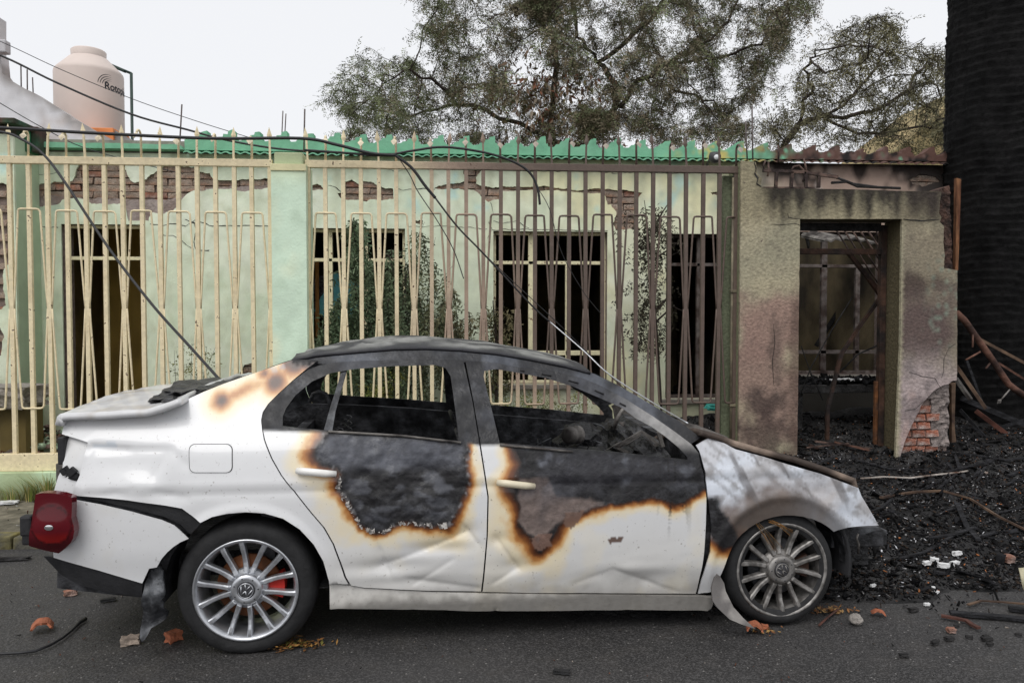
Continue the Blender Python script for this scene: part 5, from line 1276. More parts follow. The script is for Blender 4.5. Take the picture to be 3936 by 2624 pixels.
# --- wheels
M_ALLOY = mat('alloy', lin(188, 190, 194), .32, metal=.85, var=.10, scale=30, rough_var=.1)
M_ALLOYD = mat('dusty_alloy', lin(152, 149, 146), .5, metal=.7, var=.3, scale=40, rough_var=.15, base2=lin(112, 109, 106), mscale=18)
M_DISC = mat('rusty_disc', lin(112, 70, 44), .6, metal=.5, var=.4, scale=20)
M_RED = mat('red_caliper', (.45, .022, .014), .4, var=.2, scale=20)
M_CAP = mat('hub_badge', (.05, .05, .055), .35, var=.2, scale=40)
def wheel(cx_, cz_, y_face, R0, flat, m_rim, label, detail=True, sgn=1, ang0=81.5, burnt=False):
    """tyre mesh with rim, spokes, badge, disc and caliper as its pieces; sgn -1 faces away from the street"""
    root = empty_wheel = None
    yf = y_face
    prof = [(.222, .012), (.240, .004), (.262, .0), (.288, .006), (.304, .022), (.3145, .05), (.316, .11), (.3145, .175), (.304, .20), (.262, .222), (.225, .21)]
    b = MB(); n = 72; vs_ = []; m_ = len(prof)
    for k in range(n):
        a = 2 * math.pi * k / n
        for r_, h in prof:
            rr = r_ * R0 / .316; X = rr * math.cos(a); Zz = rr * math.sin(a); y = h
            lim = -(cz_ - .002)
            if Zz < lim:                      # flattened on the road, sidewall bulging
                t = lim - Zz; Zz = lim + .0; y = h - (.045 * (1 if h < .1 else -1)) * min(1, t / .035) * flat; X *= 1 + .25 * t * flat
            elif Zz < lim + .07 and r_ < .30 and h < .1: y -= .018 * flat * (1 - (Zz - lim) / .07)
            vs_.append((X, sgn * y, Zz))
    fs = [(k * m_ + i, ((k + 1) % n) * m_ + i, ((k + 1) % n) * m_ + i + 1, k * m_ + i + 1) for k in range(n) for i in range(m_ - 1)]
    if sgn > 0: fs = [f[::-1] for f in fs]
    b.add(vs_, fs, None, True)
    w = b.build('wheel', M_RUBBER, car); w.location = (cx_, yf, cz_); w['label'] = label
    # rim: lip and barrel
    b = MB(); prof = [(.222, .012), (.236, .004), (.236, -.002), (.229, -.004), (.222, .002), (.212, .022), (.205, .05), (.200, .12), (.205, .2), (.222, .2)]
    b.lathe([(r_, sgn * h) for r_, h in prof], 64, 'y'); b.build('rim', m_rim, w)
    if not detail:
        b = MB(); b.lathe([(0, sgn * .02), (.07, sgn * .02), (.2, sgn * .04), (.215, sgn * .03)], 32, 'y'); b.build('wheel_disc', m_rim, w); return w
    for k in range(7):
        for s_ in (-1, 1):
            ac = R(ang0 + 360 / 7 * k); a0 = ac + s_ * R(8.5); a1 = ac + s_ * R(14.3)
            P = []; rs = []
            for i in range(9):
                t = i / 8; r_ = .062 + (.226 - .062) * t; a = a0 + (a1 - a0) * t ** .8
                dep = .006 + .018 * math.sin(min(1, t * 1.25) * math.pi) * .7 + (.022 if t < .01 else 0)
                P.append((r_ * math.cos(a), r_ * math.sin(a), a, (.0125 if t < .9 else .0135) - .0022 * math.sin(t * math.pi), dep))
            V = []; 
            for (X, Zz, a, hw, dep) in P:
                tx_, tz2 = -math.sin(a), math.cos(a)
                for q, dy in ((-1.0, .030), (-1.0, .006), (-.55, 0), (.55, 0), (1.0, .006), (1.0, .030)):
                    V.append((X + tx_ * hw * q * (1.25 if dy > .02 else 1), dep + dy, Zz + tz2 * hw * q * (1.25 if dy > .02 else 1)))
            fs = [(i * 6 + j, i * 6 + j + 1, (i + 1) * 6 + j + 1, (i + 1) * 6 + j) for i in range(8) for j in range(5)]
            if s_: pass
            b = MB(); b.add(V, fs, None, False); b.build('spoke', m_rim, w)
    # hub with bolt-cover ring, badge
    b = MB(); b.lathe([(.040, .002), (.052, -.002), (.066, .002), (.0715, .010), (.073, .022), (.090, .030), (.095, .05)], 48, 'y'); b.build('hub', m_rim, w)
    b = MB(); b.lathe([(0, -.006), (.030, -.0055), (.0365, -.002), (.039, .006)], 40, 'y'); cp_ = b.build('badge', M_CAP, w)
    b = MB(); b.lathe([(.0315, -.007), (.0315, -.0085), (.035, -.0085), (.035, -.005)], 40, 'y', closed=False)
    for pts in ([(-.012, .027), (0, .003), (.012, .027)], [(-.026, .014), (-.013, -.024), (0, .0), (.013, -.024), (.026, .014)]):
        for p0_, p1_ in zip(pts, pts[1:]):
            b.tube([(p0_[0], -.0075, p0_[1]), (p1_[0], -.0075, p1_[1])], .0026, 4)
    em = b.build('emblem', m_rim, cp_)
    if ang0 > 90 or True: em.rotation_euler = (0, R(20 if ang0 < 90 else -35), 0)
    for k in range(7):
        a = R(ang0 + 360 / 7 * (k + .5)); MB().lathe([(0, 0), (.0035, 0), (.0035, .01)], 10, 'y').build('bolt_hole', M_CAP, w, loc=(.055 * math.cos(a), -.0028, .055 * math.sin(a)))
    b = MB(); b.lathe([(.04, .075), (.145, .075), (.145, .097), (.04, .097)], 48, 'y'); b.build('brake_disc', M_CHAR if burnt else M_DISC, w)
    b = MB()
    a0 = -.35
    V = []
    for i in range(9):
        a = a0 + i * .09
        for r_ in (.095, .165):
            for y in (.048, .12): V.append((r_ * math.cos(a), y, r_ * math.sin(a)))
    fs = []
    for i in range(8):
        k = i * 4; fs += [(k, k + 2, k + 6, k + 4), (k + 1, k + 5, k + 7, k + 3), (k + 2, k + 3, k + 7, k + 6), (k, k + 4, k + 5, k + 1)]
    fs += [(0, 1, 3, 2), (32, 34, 35, 33)]
    b.add(V, fs); b.build('caliper', M_RUST if burnt else M_RED, w)
    return w
wheel(RW[0], RW[1], .026, .316, .35, M_ALLOY, 'clean silver alloy wheel at the rear')
wheel(FW[0], FW[1], .030, .286, 1.0, M_ALLOYD, 'dusty alloy wheel on a flat front tyre', ang0=105, burnt=True)
wheel(RW[0], RW[1], CW - .03, .316, .3, M_ALLOYD, 'far rear wheel', False, -1)
wheel(FW[0], FW[1], CW - .03, .306, 1.0, M_ALLOYD, 'far front wheel', False, -1)
# --- burnt-out cabin
def lump(name, c, s, m, seed, par=car, n=3, amp=.35):
    """rough charred heap: a dense noisy ball"""
    import bmesh
    bm = bmesh.new(); bmesh.ops.create_icosphere(bm, subdivisions=n, radius=1)
    for v in bm.verts:
        p = v.co.copy(); k = 1 + amp * noise.fractal(p * 1.7 + Vector((seed, 0, 0)), 1, 2, 5) + .12 * noise.noise(p * 7 + Vector((seed, 3, 0)))
        v.co = Vector((p.x * s[0], p.y * s[1], p.z * s[2])) * k
    me = bpy.data.meshes.new(name); bm.to_mesh(me); bm.free(); me.materials.append(m)
    o = bpy.data.objects.new(name, me); COL.objects.link(o); o.location = c; o.parent = par
    return o
MB().box2((.12, .12, .255), (2.14, CW - .12, .262)).build('carpet_ash', M_TAR, car)
def seat(x, y, nm='seat_frame'):
    b = MB(); w = .24
    for s_ in (-1, 1):
        b.tube([(x + .42, y + s_ * w, .36), (x, y + s_ * w, .36), (x - .10, y + s_ * w, .50), (x - .24, y + s_ * (w - .04), .88)], .014, 6)
    b.tube([(x - .24, y - w + .04, .88), (x - .26, y - .1, .93), (x - .26, y + .1, .93), (x - .24, y + w - .04, .88)], .014, 6)
    for k in range(7):
        t = .15 + k * .12; xx = x - .10 - .14 * t; zz = .50 + .38 * t
        P = [(xx + .012 * math.sin(j * 2.4), y - w + .03 + (2 * w - .06) * j / 10, zz + .012 * math.cos(j * 2.4)) for j in range(11)]; b.tube(P, .004, 4)
        P = [(x + .05 + .05 * k, y - w + .03 + (2 * w - .06) * j / 10, .365 + .012 * math.cos(j * 2.6)) for j in range(11)]; b.tube(P, .004, 4)
    return b.build(nm, M_CHAR, car)
seat(1.25, .48); seat(1.25, 1.28)
# rear bench springs
for k in range(7):
    for j in range(3):
        b = MB()
        c0 = (.30 + .02 * j, .28 + k * .19, .52 + .13 * j)
        P = [(c0[0] + .03 * math.cos(t * .9) - .0 * t, c0[1] + .045 * math.sin(t * .9), c0[2] + .0055 * t) for t in range(24)]; b.tube(P, .0042, 4); b.build('seat_spring', M_CHAR, car)
b = MB(); P = [carq(C1, *p, .55) for p in ((1312,378),(1325,345),(1352,335),(1380,345),(1392,372),(1400,400))]; b.tube(P, .010, 6); b.build('wire_hoop', M_CHAR, car)
lump('parcel_shelf_debris', (carq(C1, 850, 345, .70)[0], .70, carq(C1, 835, 362, .6)[2] + .022), (.17, .46, .055), M_TAR, 2.0, n=4)
lump('burnt_trim', (carq(C1, 712, 375, .2)[0], .22, carq(C1, 712, 378, .2)[2]), (.03, .05, .025), M_TAR, 5.0, n=2)
lump('dashboard', (2.02, .88, .74), (.16, .62, .16), M_TAR, 8.0, n=4)
lump('burnt_heap', (1.66, .60, .68), (.26, .26, .12), M_TAR, 3.0, n=4)
lump('burnt_heap', (1.80, 1.15, .72), (.18, .20, .14), M_TAR, 4.0, n=3)
lump('burnt_heap', (.95, .80, .40), (.45, .60, .10), M_TAR, 6.0, n=4)
b = MB(); c0 = Vector(carq(Z5, 590, 800, .75)); b.lathe([(.0, -.05), (.04, -.05), (.05, -.03), (.05, .0), (.036, .02), (.052, .03), (.052, .05), (.03, .06), (0, .06)], 20, 'y')
st_ = b.build('blower_motor', M_ASHM, car); st_.location = c0; st_.rotation_euler = (0, 0, R(-60))
b = MB()
P0 = [carq(Z5, *p, .45) for p in ((1080,930),(1370,760),(1560,900),(1270,1020))]
for i in range(4): b.tube([P0[i], P0[(i + 1) % 4]], .011, 4, smooth=False)
b.tube([carq(Z5, *p, .45) for p in ((1090,940),(1200,900),(1360,800))], .006, 4); b.tube([carq(Z5, 1560, 760, .4), carq(Z5, 1610, 930, .4)], .014, 4, smooth=False)
for k in range(7): b.tube([Vector(P0[0]).lerp(Vector(P0[3]), k / 7), Vector(P0[0]).lerp(Vector(P0[3]), k / 7) + Vector((.025, .03, -.03))], .007, 4)
b.build('seat_bracket', M_ASHM, car)
b = MB(); b.tube([carq(Z5, *p, .7) for p in ((1060,720),(1100,600),(1160,510),(1230,480),(1300,490))], .012, 6); b.build('column_hoop', M_ASHM, car); b = MB()
b.tube([carq(Z5, *p, .9) for p in ((1150,650),(1150,700),(1220,720),(1300,710),(1340,680))], .018, 6); b.build('steering_wheel', M_ASHM, car); b = MB()
b.tube([carq(Z5, *p, .5) for p in ((950,985),(1100,890),(1250,850),(1360,770))], .004, 4); b.build('thin_rod', M_ASHM, car); b = MB(); b.tube([carq(Z5, *p, .5) for p in ((1480,1045),(1530,930),(1560,890))], .010, 4)
b.build('steering_column', M_ASHM, car)
b = MB()
random.seed(23)
for k in range(26):
    p = Vector((random.uniform(1.45, 2.1), random.uniform(.25, 1.4), random.uniform(.70, .84))); q = p + Vector((random.uniform(-.2, .2), random.uniform(-.2, .2), random.uniform(-.12, .08)))
    b.tube([p, p.lerp(q, .5) + Vector((0, 0, random.uniform(-.03, .05))), q], random.uniform(.002, .006), 5)
b.build('wiring', M_CHAR2, car)
# ------------------------------------------------------------------ trees, shrubs, palm
M_BARK = mat('bark', lin(58, 50, 46), .95, var=.4, scale=20, bump=.8, bscale=40)
M_LEAF = mat('leaf', (1, 1, 1), .75, var=.25, scale=9, attr='Col', spec=.2)
def grow(seeds, attr, step=.2, infl=1.4, kill=.32, iters=120):
    """branches grown towards points spread through the crown's volume"""
    N = [Vector(p) for p, _ in seeds]; par = [q for _, q in seeds]
    A = np.array(attr); near = np.full(len(A), -1); dist = np.full(len(A), 1e9); alive = np.ones(len(A), bool); done = 0
    for it in range(iters):
        for k in range(done, len(N)):
            d = np.linalg.norm(A - np.array(N[k]), axis=1); m_ = d < dist; dist[m_] = d[m_]; near[m_] = k
        done = len(N); alive &= dist > kill
        act = alive & (dist < infl)
        if not act.any(): 
            if not alive.any(): break
            infl *= 1.4
            if infl > 12: break
            continue
        new = 0
        for k in np.unique(near[act]):
            s_ = A[act & (near == k)] - np.array(N[k]); s_ /= np.linalg.norm(s_, axis=1)[:, None]
            v = Vector(s_.sum(0)); 
            if v.length < 1e-3: continue
            v = v.normalized() + Vector((random.uniform(-.25, .25), random.uniform(-.25, .25), random.uniform(-.2, .2)))
            p = N[k] + v.normalized() * step; N.append(p); par.append(int(k)); new += 1
        if not new: break
    return N, par
def spray_template(n=18, L_=.24, l=.048, w=.0115, droop=.5):
    V = []
    for i in range(n):
        t = (i + .5) / n; c = np.array((0, 0, 0)) + np.array((t * L_, 0, -droop * L_ * t * t)); s_ = 1 if i % 2 else -1
        d = np.array((.55, s_ * .8, -.25)); d /= np.linalg.norm(d); u = np.array((.3, 0, 1.0)); sd = np.cross(d, u); sd /= np.linalg.norm(sd)
        V += [c, c + d * l * .5 + sd * w * .5, c + d * l, c + d * l * .5 - sd * w * .5]
    return np.array(V)
def rots(n, up=.0, dev=.5):
    a = np.random.rand(n) * 2 * np.pi; e = np.random.normal(up, dev, n); r_ = np.random.normal(0, .7, n)
    ca, sa, ce, se, cr, sr = np.cos(a), np.sin(a), np.cos(e), np.sin(e), np.cos(r_), np.sin(r_)
    Rz = np.zeros((n, 3, 3)); Rz[:, 0, 0] = ca; Rz[:, 0, 1] = -sa; Rz[:, 1, 0] = sa; Rz[:, 1, 1] = ca; Rz[:, 2, 2] = 1
    Ry = np.zeros((n, 3, 3)); Ry[:, 0, 0] = ce; Ry[:, 0, 2] = se; Ry[:, 1, 1] = 1; Ry[:, 2, 0] = -se; Ry[:, 2, 2] = ce
    Rx = np.zeros((n, 3, 3)); Rx[:, 0, 0] = 1; Rx[:, 1, 1] = cr; Rx[:, 1, 2] = -sr; Rx[:, 2, 1] = sr; Rx[:, 2, 2] = cr
    return Rz @ Ry @ Rx
def sprays(name, pts, tmpl, colfn, parent, scale=(.7, 1.3), up=.0, m=None, dev=.5):
    P = np.array(pts); n = len(P); k = len(tmpl)
    sc = np.random.uniform(*scale, n)
    V = np.einsum('nij,kj->nki', rots(n, up, dev), tmpl) * sc[:, None, None] + P[:, None, :]
    q4 = np.random.normal(0, .010, (n, k // 4, 1, 3)) if k > 4 else 0
    V = (V.reshape(n, k // 4, 4, 3) + q4 + np.random.normal(0, .003, (n, k // 4, 4, 3))).reshape(n, k, 3)
    C = np.array([colfn(p) for p in P]) * np.random.uniform(.65, 1.3, (n, 1)); C = np.repeat(C, k, 0)
    Fq = np.arange(n * k).reshape(-1, 4)
    return big_mesh(name, V.reshape(-1, 3), Fq, m or M_LEAF, parent, C)
def tree(label, limbs, poly, Y, ydev, nat, colfn, per=3, base=None, seed=1, kill=.3, twig=1.0, tip=.006):
    random.seed(seed); np.random.seed(seed)
    P = np.array(poly); x0, y0 = P.min(0); x1, y1 = P.max(0); at_ = []
    while len(at_) < nat:
        q = (random.uniform(x0, x1), random.uniform(y0, y1))
        if inside([q], P)[0]: at_.append(tuple(PY(TT, *q, Y + random.gauss(0, ydev))))
    seeds = []
    tr = empty('tree', base); tag(tr, label, 'tree', 'trees behind the house')
    seeds.append((Vector(base), -1)); idx = {}
    for li, (start, pts, dy) in enumerate(limbs):
        prev = idx.get(start, 0)
        last = seeds[prev][0]
        W_ = [last.copy()] + [PY(TT, *q, Y + dy * (j + 1) / len(pts)) for j, q in enumerate(pts)]; fine = []
        for j in range(len(W_) - 1):
            p0, p1, p2, p3 = W_[max(0, j - 1)], W_[j], W_[j + 1], W_[min(len(W_) - 1, j + 2)]
            if start is None and j <= 1:
                p0 = p1 - (p2 - p1) * .8
                if j == 0: p3 = p2 + (p2 - p1)
            for s_ in range(1, 5):
                t_ = s_ / 4; fine.append((.5 * ((2 * p1) + (p2 - p0) * t_ + (2 * p0 - 5 * p1 + 4 * p2 - p3) * t_ * t_ + (3 * p1 - p0 - 3 * p2 + p3) * t_ ** 3) + Vector((random.gauss(0, .03), random.gauss(0, .03), random.gauss(0, .03))), j if s_ == 4 else None))
        for p, j in fine:
            seg_ = max(1, int((p - last).length / .25)); a = last.copy()
            for s_ in range(1, seg_ + 1):
                seeds.append((a.lerp(p, s_ / seg_) + Vector((random.uniform(-.03, .03), random.uniform(-.03, .03), random.uniform(-.02, .02))), prev)); prev = len(seeds) - 1
            last = p
            if j is not None: idx[(li, j)] = prev
    N, par = grow(seeds, at_, kill=kill)
    ch = [[] for _ in N]
    for i, p in enumerate(par):
        if p >= 0: ch[p].append(i)
    rad = [0.0] * len(N)
    for i in range(len(N) - 1, -1, -1):
        rad[i] = max(tip, sum(rad[c] ** 2.3 for c in ch[i]) ** (1 / 2.3)) if ch[i] else tip
    order = sorted(range(len(N)), key=lambda i: -i)
    off = Vector(base); b = MB()
    # chains following the thickest child
    started = set()
    for i in range(len(N)):
        for c in ch[i]:
            main = max(ch[i], key=lambda q: rad[q])
            if c == main and i != 0 and i in started: continue
            chain = [i, c]; started.add(c)
            while ch[chain[-1]]:
                nx = max(ch[chain[-1]], key=lambda q: rad[q]); chain.append(nx); started.add(nx)
            b.tube([N[k] - off for k in chain], [min(rad[k], rad[chain[1]] * 1.02) for k in chain], 6 if rad[c] > .02 else 4, cap=False)
    b.build('trunk', M_BARK, tr)
    # twigs and leaf sprays on the thin wood
    thin = [i for i in range(len(N)) if rad[i] < .016]
    b = MB(); lp = []
    for i in thin:
        if random.random() < .85 * twig:
            d = Vector((random.uniform(-1, 1), random.uniform(-1, 1), random.uniform(-.7, .7))).normalized(); l = random.uniform(.18, .42)
            q1 = N[i] + d * l * .5; q2 = q1 + (d + Vector((0, 0, -.35))).normalized() * l * .5
            b.tube([N[i] - off, q1 - off, q2 - off], [.0045, .0035, .002], 3, cap=False)
            for k in range(per): t = random.random(); lp.append(tuple((N[i].lerp(q1, t * 2) if t < .5 else q1.lerp(q2, t * 2 - 1)) - off))
        else: lp.append(tuple(N[i] - off))
    tag(b.build('twigs', M_BARK, tr), kind='stuff')
    cr = sprays('crown', lp, spray_template(), lambda p: colfn(Vector(p) + off), tr, (.45, 1.35), up=.25)
    return tr
Y1 = 15.0
def col1(p):
    u = p.x; n = fbm(p.x * .8, p.z * .8, p.y * .5, 3)
    g = mixc(lin(118, 126, 90), lin(94, 100, 76), random.random())
    br = mixc(lin(128, 118, 98), lin(100, 94, 76), random.random())
    t = sm(-1.6, 1.2, u + n * 1.5) * .55 + .1
    return g if random.random() > t else br
crown1 = [(60,240),(140,195),(215,150),(300,200),(370,150),(345,20),(350,-160),(620,-330),(1100,-380),(1500,-280),(1690,-60),(1690,30),(1560,170),(1480,280),(1500,420),(1440,470),(1100,485),(700,490),(380,490),(60,480),(100,390),(40,330)]
bx = PY(TT, 905, 700, Y1)
limbs1 = [(None, [(900,490),(935,415),(1000,360),(1085,270),(1180,205),(1290,150),(1380,60),(1440,-60)], -.6),
          ((0, 0), [(800,460),(650,395),(500,350),(330,385)], .8), ((0, 2), [(1000,270),(945,205),(880,110),(840,-40)], .5), ((1, 0), [(800,300),(798,150),(740,40),(650,-100)], -.9),
          ((0, 3), [(1180,290),(1290,330),(1400,390)], .7), ((0, 4), [(1330,190),(1450,150),(1540,110)], -.8), ((2, 1), [(1060,120),(1150,20),(1200,-120)], .9), ((1, 2), [(420,280),(300,230)], -.7)]
tree('large feathery tree with dark forked limbs above the green parapet', limbs1, crown1, Y1, 1.15, 1500, col1, per=16, base=Vector((bx.x, Y1, 0)), seed=5, kill=.27)
def col2(p): return mixc(lin(116, 112, 84), lin(94, 92, 72), random.random())
crown2 = [(1500,480),(1480,400),(1560,330),(1590,280),(1640,180),(1720,80),(1850,20),(1960,80),(2080,150),(2150,260),(2160,420),(2140,490),(1700,490)]
Y2 = 13.0; bx = PY(TT, 1480, 640, Y2)
limbs2 = [(None, [(1545,490),(1600,430),(1680,385),(1770,330),(1850,250),(1900,150)], .4), ((0, 1), [(1640,300),(1640,230),(1660,170)], -.6), ((0, 2), [(1850,370),(1950,310),(2040,220)], .6), ((0, 2), [(1800,440),(1950,430),(2060,420)], -.5)]
tree('smaller leaning tree with thin drooping leaves beside the charred palm', limbs2, crown2, Y2, 1.0, 680, col2, per=6, base=Vector((bx.x, Y2, 0)), seed=9, kill=.24)

# withered vine leaves hanging in the middle of the big tree
random.seed(12); np.random.seed(12)
def leaf_big(n=1): return np.array([(0, 0, 0), (.022, .01, -.05), (0, .02, -.13), (-.022, -.01, -.05)])
pts = []
while len(pts) < 900:
    q = (random.gauss(780, 110), random.gauss(330, 80))
    if 520 < q[0] < 1050 and 150 < q[1] < 490: pts.append(tuple(PY(TT, *q, 13.9 + random.gauss(0, .35))))
vine = empty('withered_creeper', (0, 13.9, 0)); tag(vine, 'withered grey brown creeper leaves hanging in the large tree', 'creeper')
def vcol(p): return random.choice([lin(150, 138, 122), lin(120, 100, 82), lin(112, 74, 56), lin(96, 88, 60)])
sprays('foliage', [(p[0], p[1] - 13.9, p[2]) for p in pts], leaf_big(), vcol, vine, (.6, 1.3))
b = MB()
for k in range(12):
    a = Vector(random.choice(pts)) - Vector((0, 13.9, 0)); P = [a + Vector((random.uniform(-.1, .1), 0, -.25 * j)) for j in range(5)]; b.tube(P, .004, 3, cap=False)
b.build('stem', M_BARK, vine)

# weeping shrub in front of the middle window
def shrub(name, label, cat, stems, frond_pts, tm, colfn, Y, base, seed, scale=(.7, 1.3), up=.9, r0=.012, per=1):
    random.seed(seed); np.random.seed(seed)
    root = empty(name, base); tag(root, label, cat); off = Vector(base)
    for st in stems:
        P = [Vector(p) - off for p in st]; n = len(P)
        MB().tube(P, [r0 * (1 - .75 * i / max(1, n - 1)) for i in range(n)], 5, cap=False).build('stem', M_BARK, root)
    sprays('foliage', [tuple(Vector(p) - off) for p in frond_pts], tm, lambda p: colfn(Vector(p) + off), root, scale, up, dev=.3)
    return root
YS = 7.55
def dY(x, y, Y): return PY(DD, x, y, Y)
random.seed(44)
env = [(740,830),(735,760),(770,640),(790,560),(805,500),(830,490),(850,540),(900,560),(940,540),(965,500),(985,540),(1010,520),(1025,560),(1050,620),(1075,660),(1090,720),(1100,800),(1105,870),(740,900)]
ev = np.array(env, float); fp = []
stems = []; cnt = 0
while cnt < 120:
    q = (random.uniform(735, 1100), random.uniform(495, 880))
    if not inside([q], ev)[0] or random.random() > (.25 + .75 * sm(1100, 820, q[0])): continue
    cnt += 1; p = dY(*q, YS + random.gauss(0, .16)); L_ = random.uniform(.25, .6); dx = random.uniform(-.25, .25); P_ = []
    for j in range(7):
        t = j / 6; P_.append((p.x + dx * L_ * t, p.y + random.uniform(-.02, .02), p.z + .10 * math.sin(min(1, t * 2) * math.pi) * .4 - L_ * t * (.4 + .6 * t)))
    for j in range(int(16 * L_ / .4)):
        k = random.uniform(0, 5.99); a_ = Vector(P_[int(k)]).lerp(Vector(P_[int(k) + 1]), k % 1)
        if a_.z > .2: fp.append(tuple(a_ + Vector((random.uniform(-.02, .02), random.uniform(-.02, .02), 0))))
    stems.append(P_)
for k in range(9):
    bxp = dY(random.uniform(830, 960), 1010, YS); tq_ = random.choice([(800,520),(830,505),(900,570),(975,510),(1000,545),(1040,610),(1080,680),(770,650),(930,560)]); e = dY(*tq_, YS + random.gauss(0, .12))
    mid = bxp.lerp(e, .55) + Vector((random.uniform(-.12, .12), 0, .25)); stems.append([tuple(bxp), tuple(bxp.lerp(mid, .5)), tuple(mid), tuple(mid.lerp(e, .6) + Vector((0, 0, .08))), tuple(e)])
pep = spray_template(13, .24, .060, .019, .35)
def scol(p):
    t = sm(-.75, .35, p.x + random.uniform(-.3, .3)); return mixc(mixc(lin(112, 126, 100), lin(84, 104, 78), random.random()), mixc(lin(124, 118, 90), lin(98, 92, 68), random.random()), t)
shrub('weeping_shrub', 'green weeping shrub with drooping fronds in front of the middle window', 'shrub', stems, fp, pep, scol, YS, (dY(900, 1010, YS).x, YS, .16), 3, (.5, .95), 1.15, .006)
# scorched sapling near the right end of the fence
fp = []; random.seed(46)
for k in range(300):
    q = (random.gauss(1492, 26), random.uniform(470, 800)); fp.append(tuple(dY(*q, YS + random.gauss(0, .1))))
stems = [[tuple(dY(1520, 960, YS)), tuple(dY(1512, 800, YS)), tuple(dY(1500, 650, YS)), tuple(dY(1488, 520, YS)), tuple(dY(1480, 460, YS))]]
for k in range(9):
    y0 = random.uniform(500, 820); stems.append([tuple(dY(1500, y0, YS)), tuple(dY(1500 + random.uniform(-30, 60), y0 - 40, YS)), tuple(dY(1500 + random.uniform(-50, 90), y0 - random.uniform(20, 90), YS + random.uniform(-.1, .2)))])
shrub('scorched_sapling', 'thin scorched sapling with sparse hanging leaves before the yellowish wall', 'sapling', stems, fp, pep, lambda p: mixc(lin(70, 66, 52), lin(48, 44, 38), random.random()), YS, (dY(1520, 960, YS).x, YS, .16), 4, (.4, .8))
fp = []; random.seed(47)
for k in range(150):
    q = (random.gauss(1140, 22), random.uniform(700, 880)); fp.append(tuple(dY(*q, YS + random.gauss(0, .1))))
stems = [[tuple(dY(1130 + random.uniform(-15, 15), 1000, YS)), tuple(dY(1140, 800, YS)), tuple(dY(1140 + random.uniform(-25, 25), 690, YS))] for k in range(4)]
shrub('drooping_bush', 'half dried drooping bush at the foot of the right hand middle window', 'bush', stems, fp, pep, lambda p: mixc(lin(96, 102, 70), lin(110, 100, 76), random.random()), YS, (dY(1130, 1000, YS).x, YS, .16), 5, (.5, .9))
# weeds behind the fence
weed = spray_template(9, .13, .022, .010, .1)
for k, (cx_, w_, y0, y1, n, lab) in enumerate([(455, 60, 780, 870, 120, 'spindly green weeds growing behind the cream fence left of the pillar'), (1220, 80, 880, 960, 200, 'yellowish green weeds seen through the front side window'), (1320, 40, 890, 960, 110, 'low weeds seen beside the windscreen post'), (900, 90, 850, 925, 260, 'leafy growth seen through the rear side window')]):
    random.seed(60 + k); fp = []; stems = []
    Yw = 7.05
    for j in range(6):
        a = dY(cx_ + random.uniform(-w_, w_), 1010, Yw); e = dY(cx_ + random.uniform(-w_, w_), random.uniform(y0, y0 + 40), Yw + random.uniform(-.1, .2)); stems.append([tuple(a), tuple(a.lerp(e, .5) + Vector((random.uniform(-.05, .05), 0, 0))), tuple(e)])
        for q in range(n // 6): t = random.uniform(.35, 1); fp.append(tuple(a.lerp(e, t) + Vector((random.uniform(-.05, .05), random.uniform(-.05, .05), 0))))
    shrub('weed_clump', lab, 'weeds', stems, fp, weed, lambda p: mixc(lin(104, 118, 62), lin(128, 122, 66), random.random()), Yw, (dY(cx_, 1010, Yw).x, Yw, .16), 70 + k, (.6, 1.2), .2, .004)
# grass tufts along the plinth
def tuft(name, label, base, n, h, spread, cols, lean=.35, seed=1):
    random.seed(seed); V = []; Fq = []; C = []
    for k in range(n):
        a = random.uniform(0, 6.28); d = Vector((math.cos(a), math.sin(a) * .5, 0)); p = d * random.uniform(0, spread); hh = h * random.uniform(.5, 1.1); w = random.uniform(.002, .004); l = random.uniform(.1, lean) * hh * 1.6
        sd = Vector((-d.y, d.x, 0)).normalized() if d.length > .01 else Vector((1, 0, 0)); c = random.choice(cols); q = len(V)
        for t, ww in ((0, 1), (.5, .8), (1, .1)):
            c0 = p + d * l * t * t + Vector((0, 0, hh * (t - .25 * t * t * lean))); V += [c0 - sd * w * ww, c0 + sd * w * ww]; C += [c] * 2
        Fq += [(q, q + 1, q + 3, q + 2), (q + 2, q + 3, q + 5, q + 4)]
    o = big_mesh(name, np.array(V), np.array(Fq), M_LEAF, None, np.array(C)); o.location = base
    return tag(o, label, 'grass')
gcol = [lin(128, 140, 70), lin(150, 142, 84), lin(96, 112, 56), lin(166, 152, 100)]
for k, (u, lab, h, n) in enumerate([(70, 'small grass tuft at the plinth foot by the left picture edge', .20, 70), (112, 'taller dry grass tuft at the plinth foot beside the car boot', .26, 130), (30, 'thin grass blades against the pale green plinth', .16, 40)]):
    p = dY(u, 1142, YP - .03); tuft('grass_tuft', lab, (p.x, YP - .04, SIDE_Z), n, h, .10, gcol, .5, 5 + k)

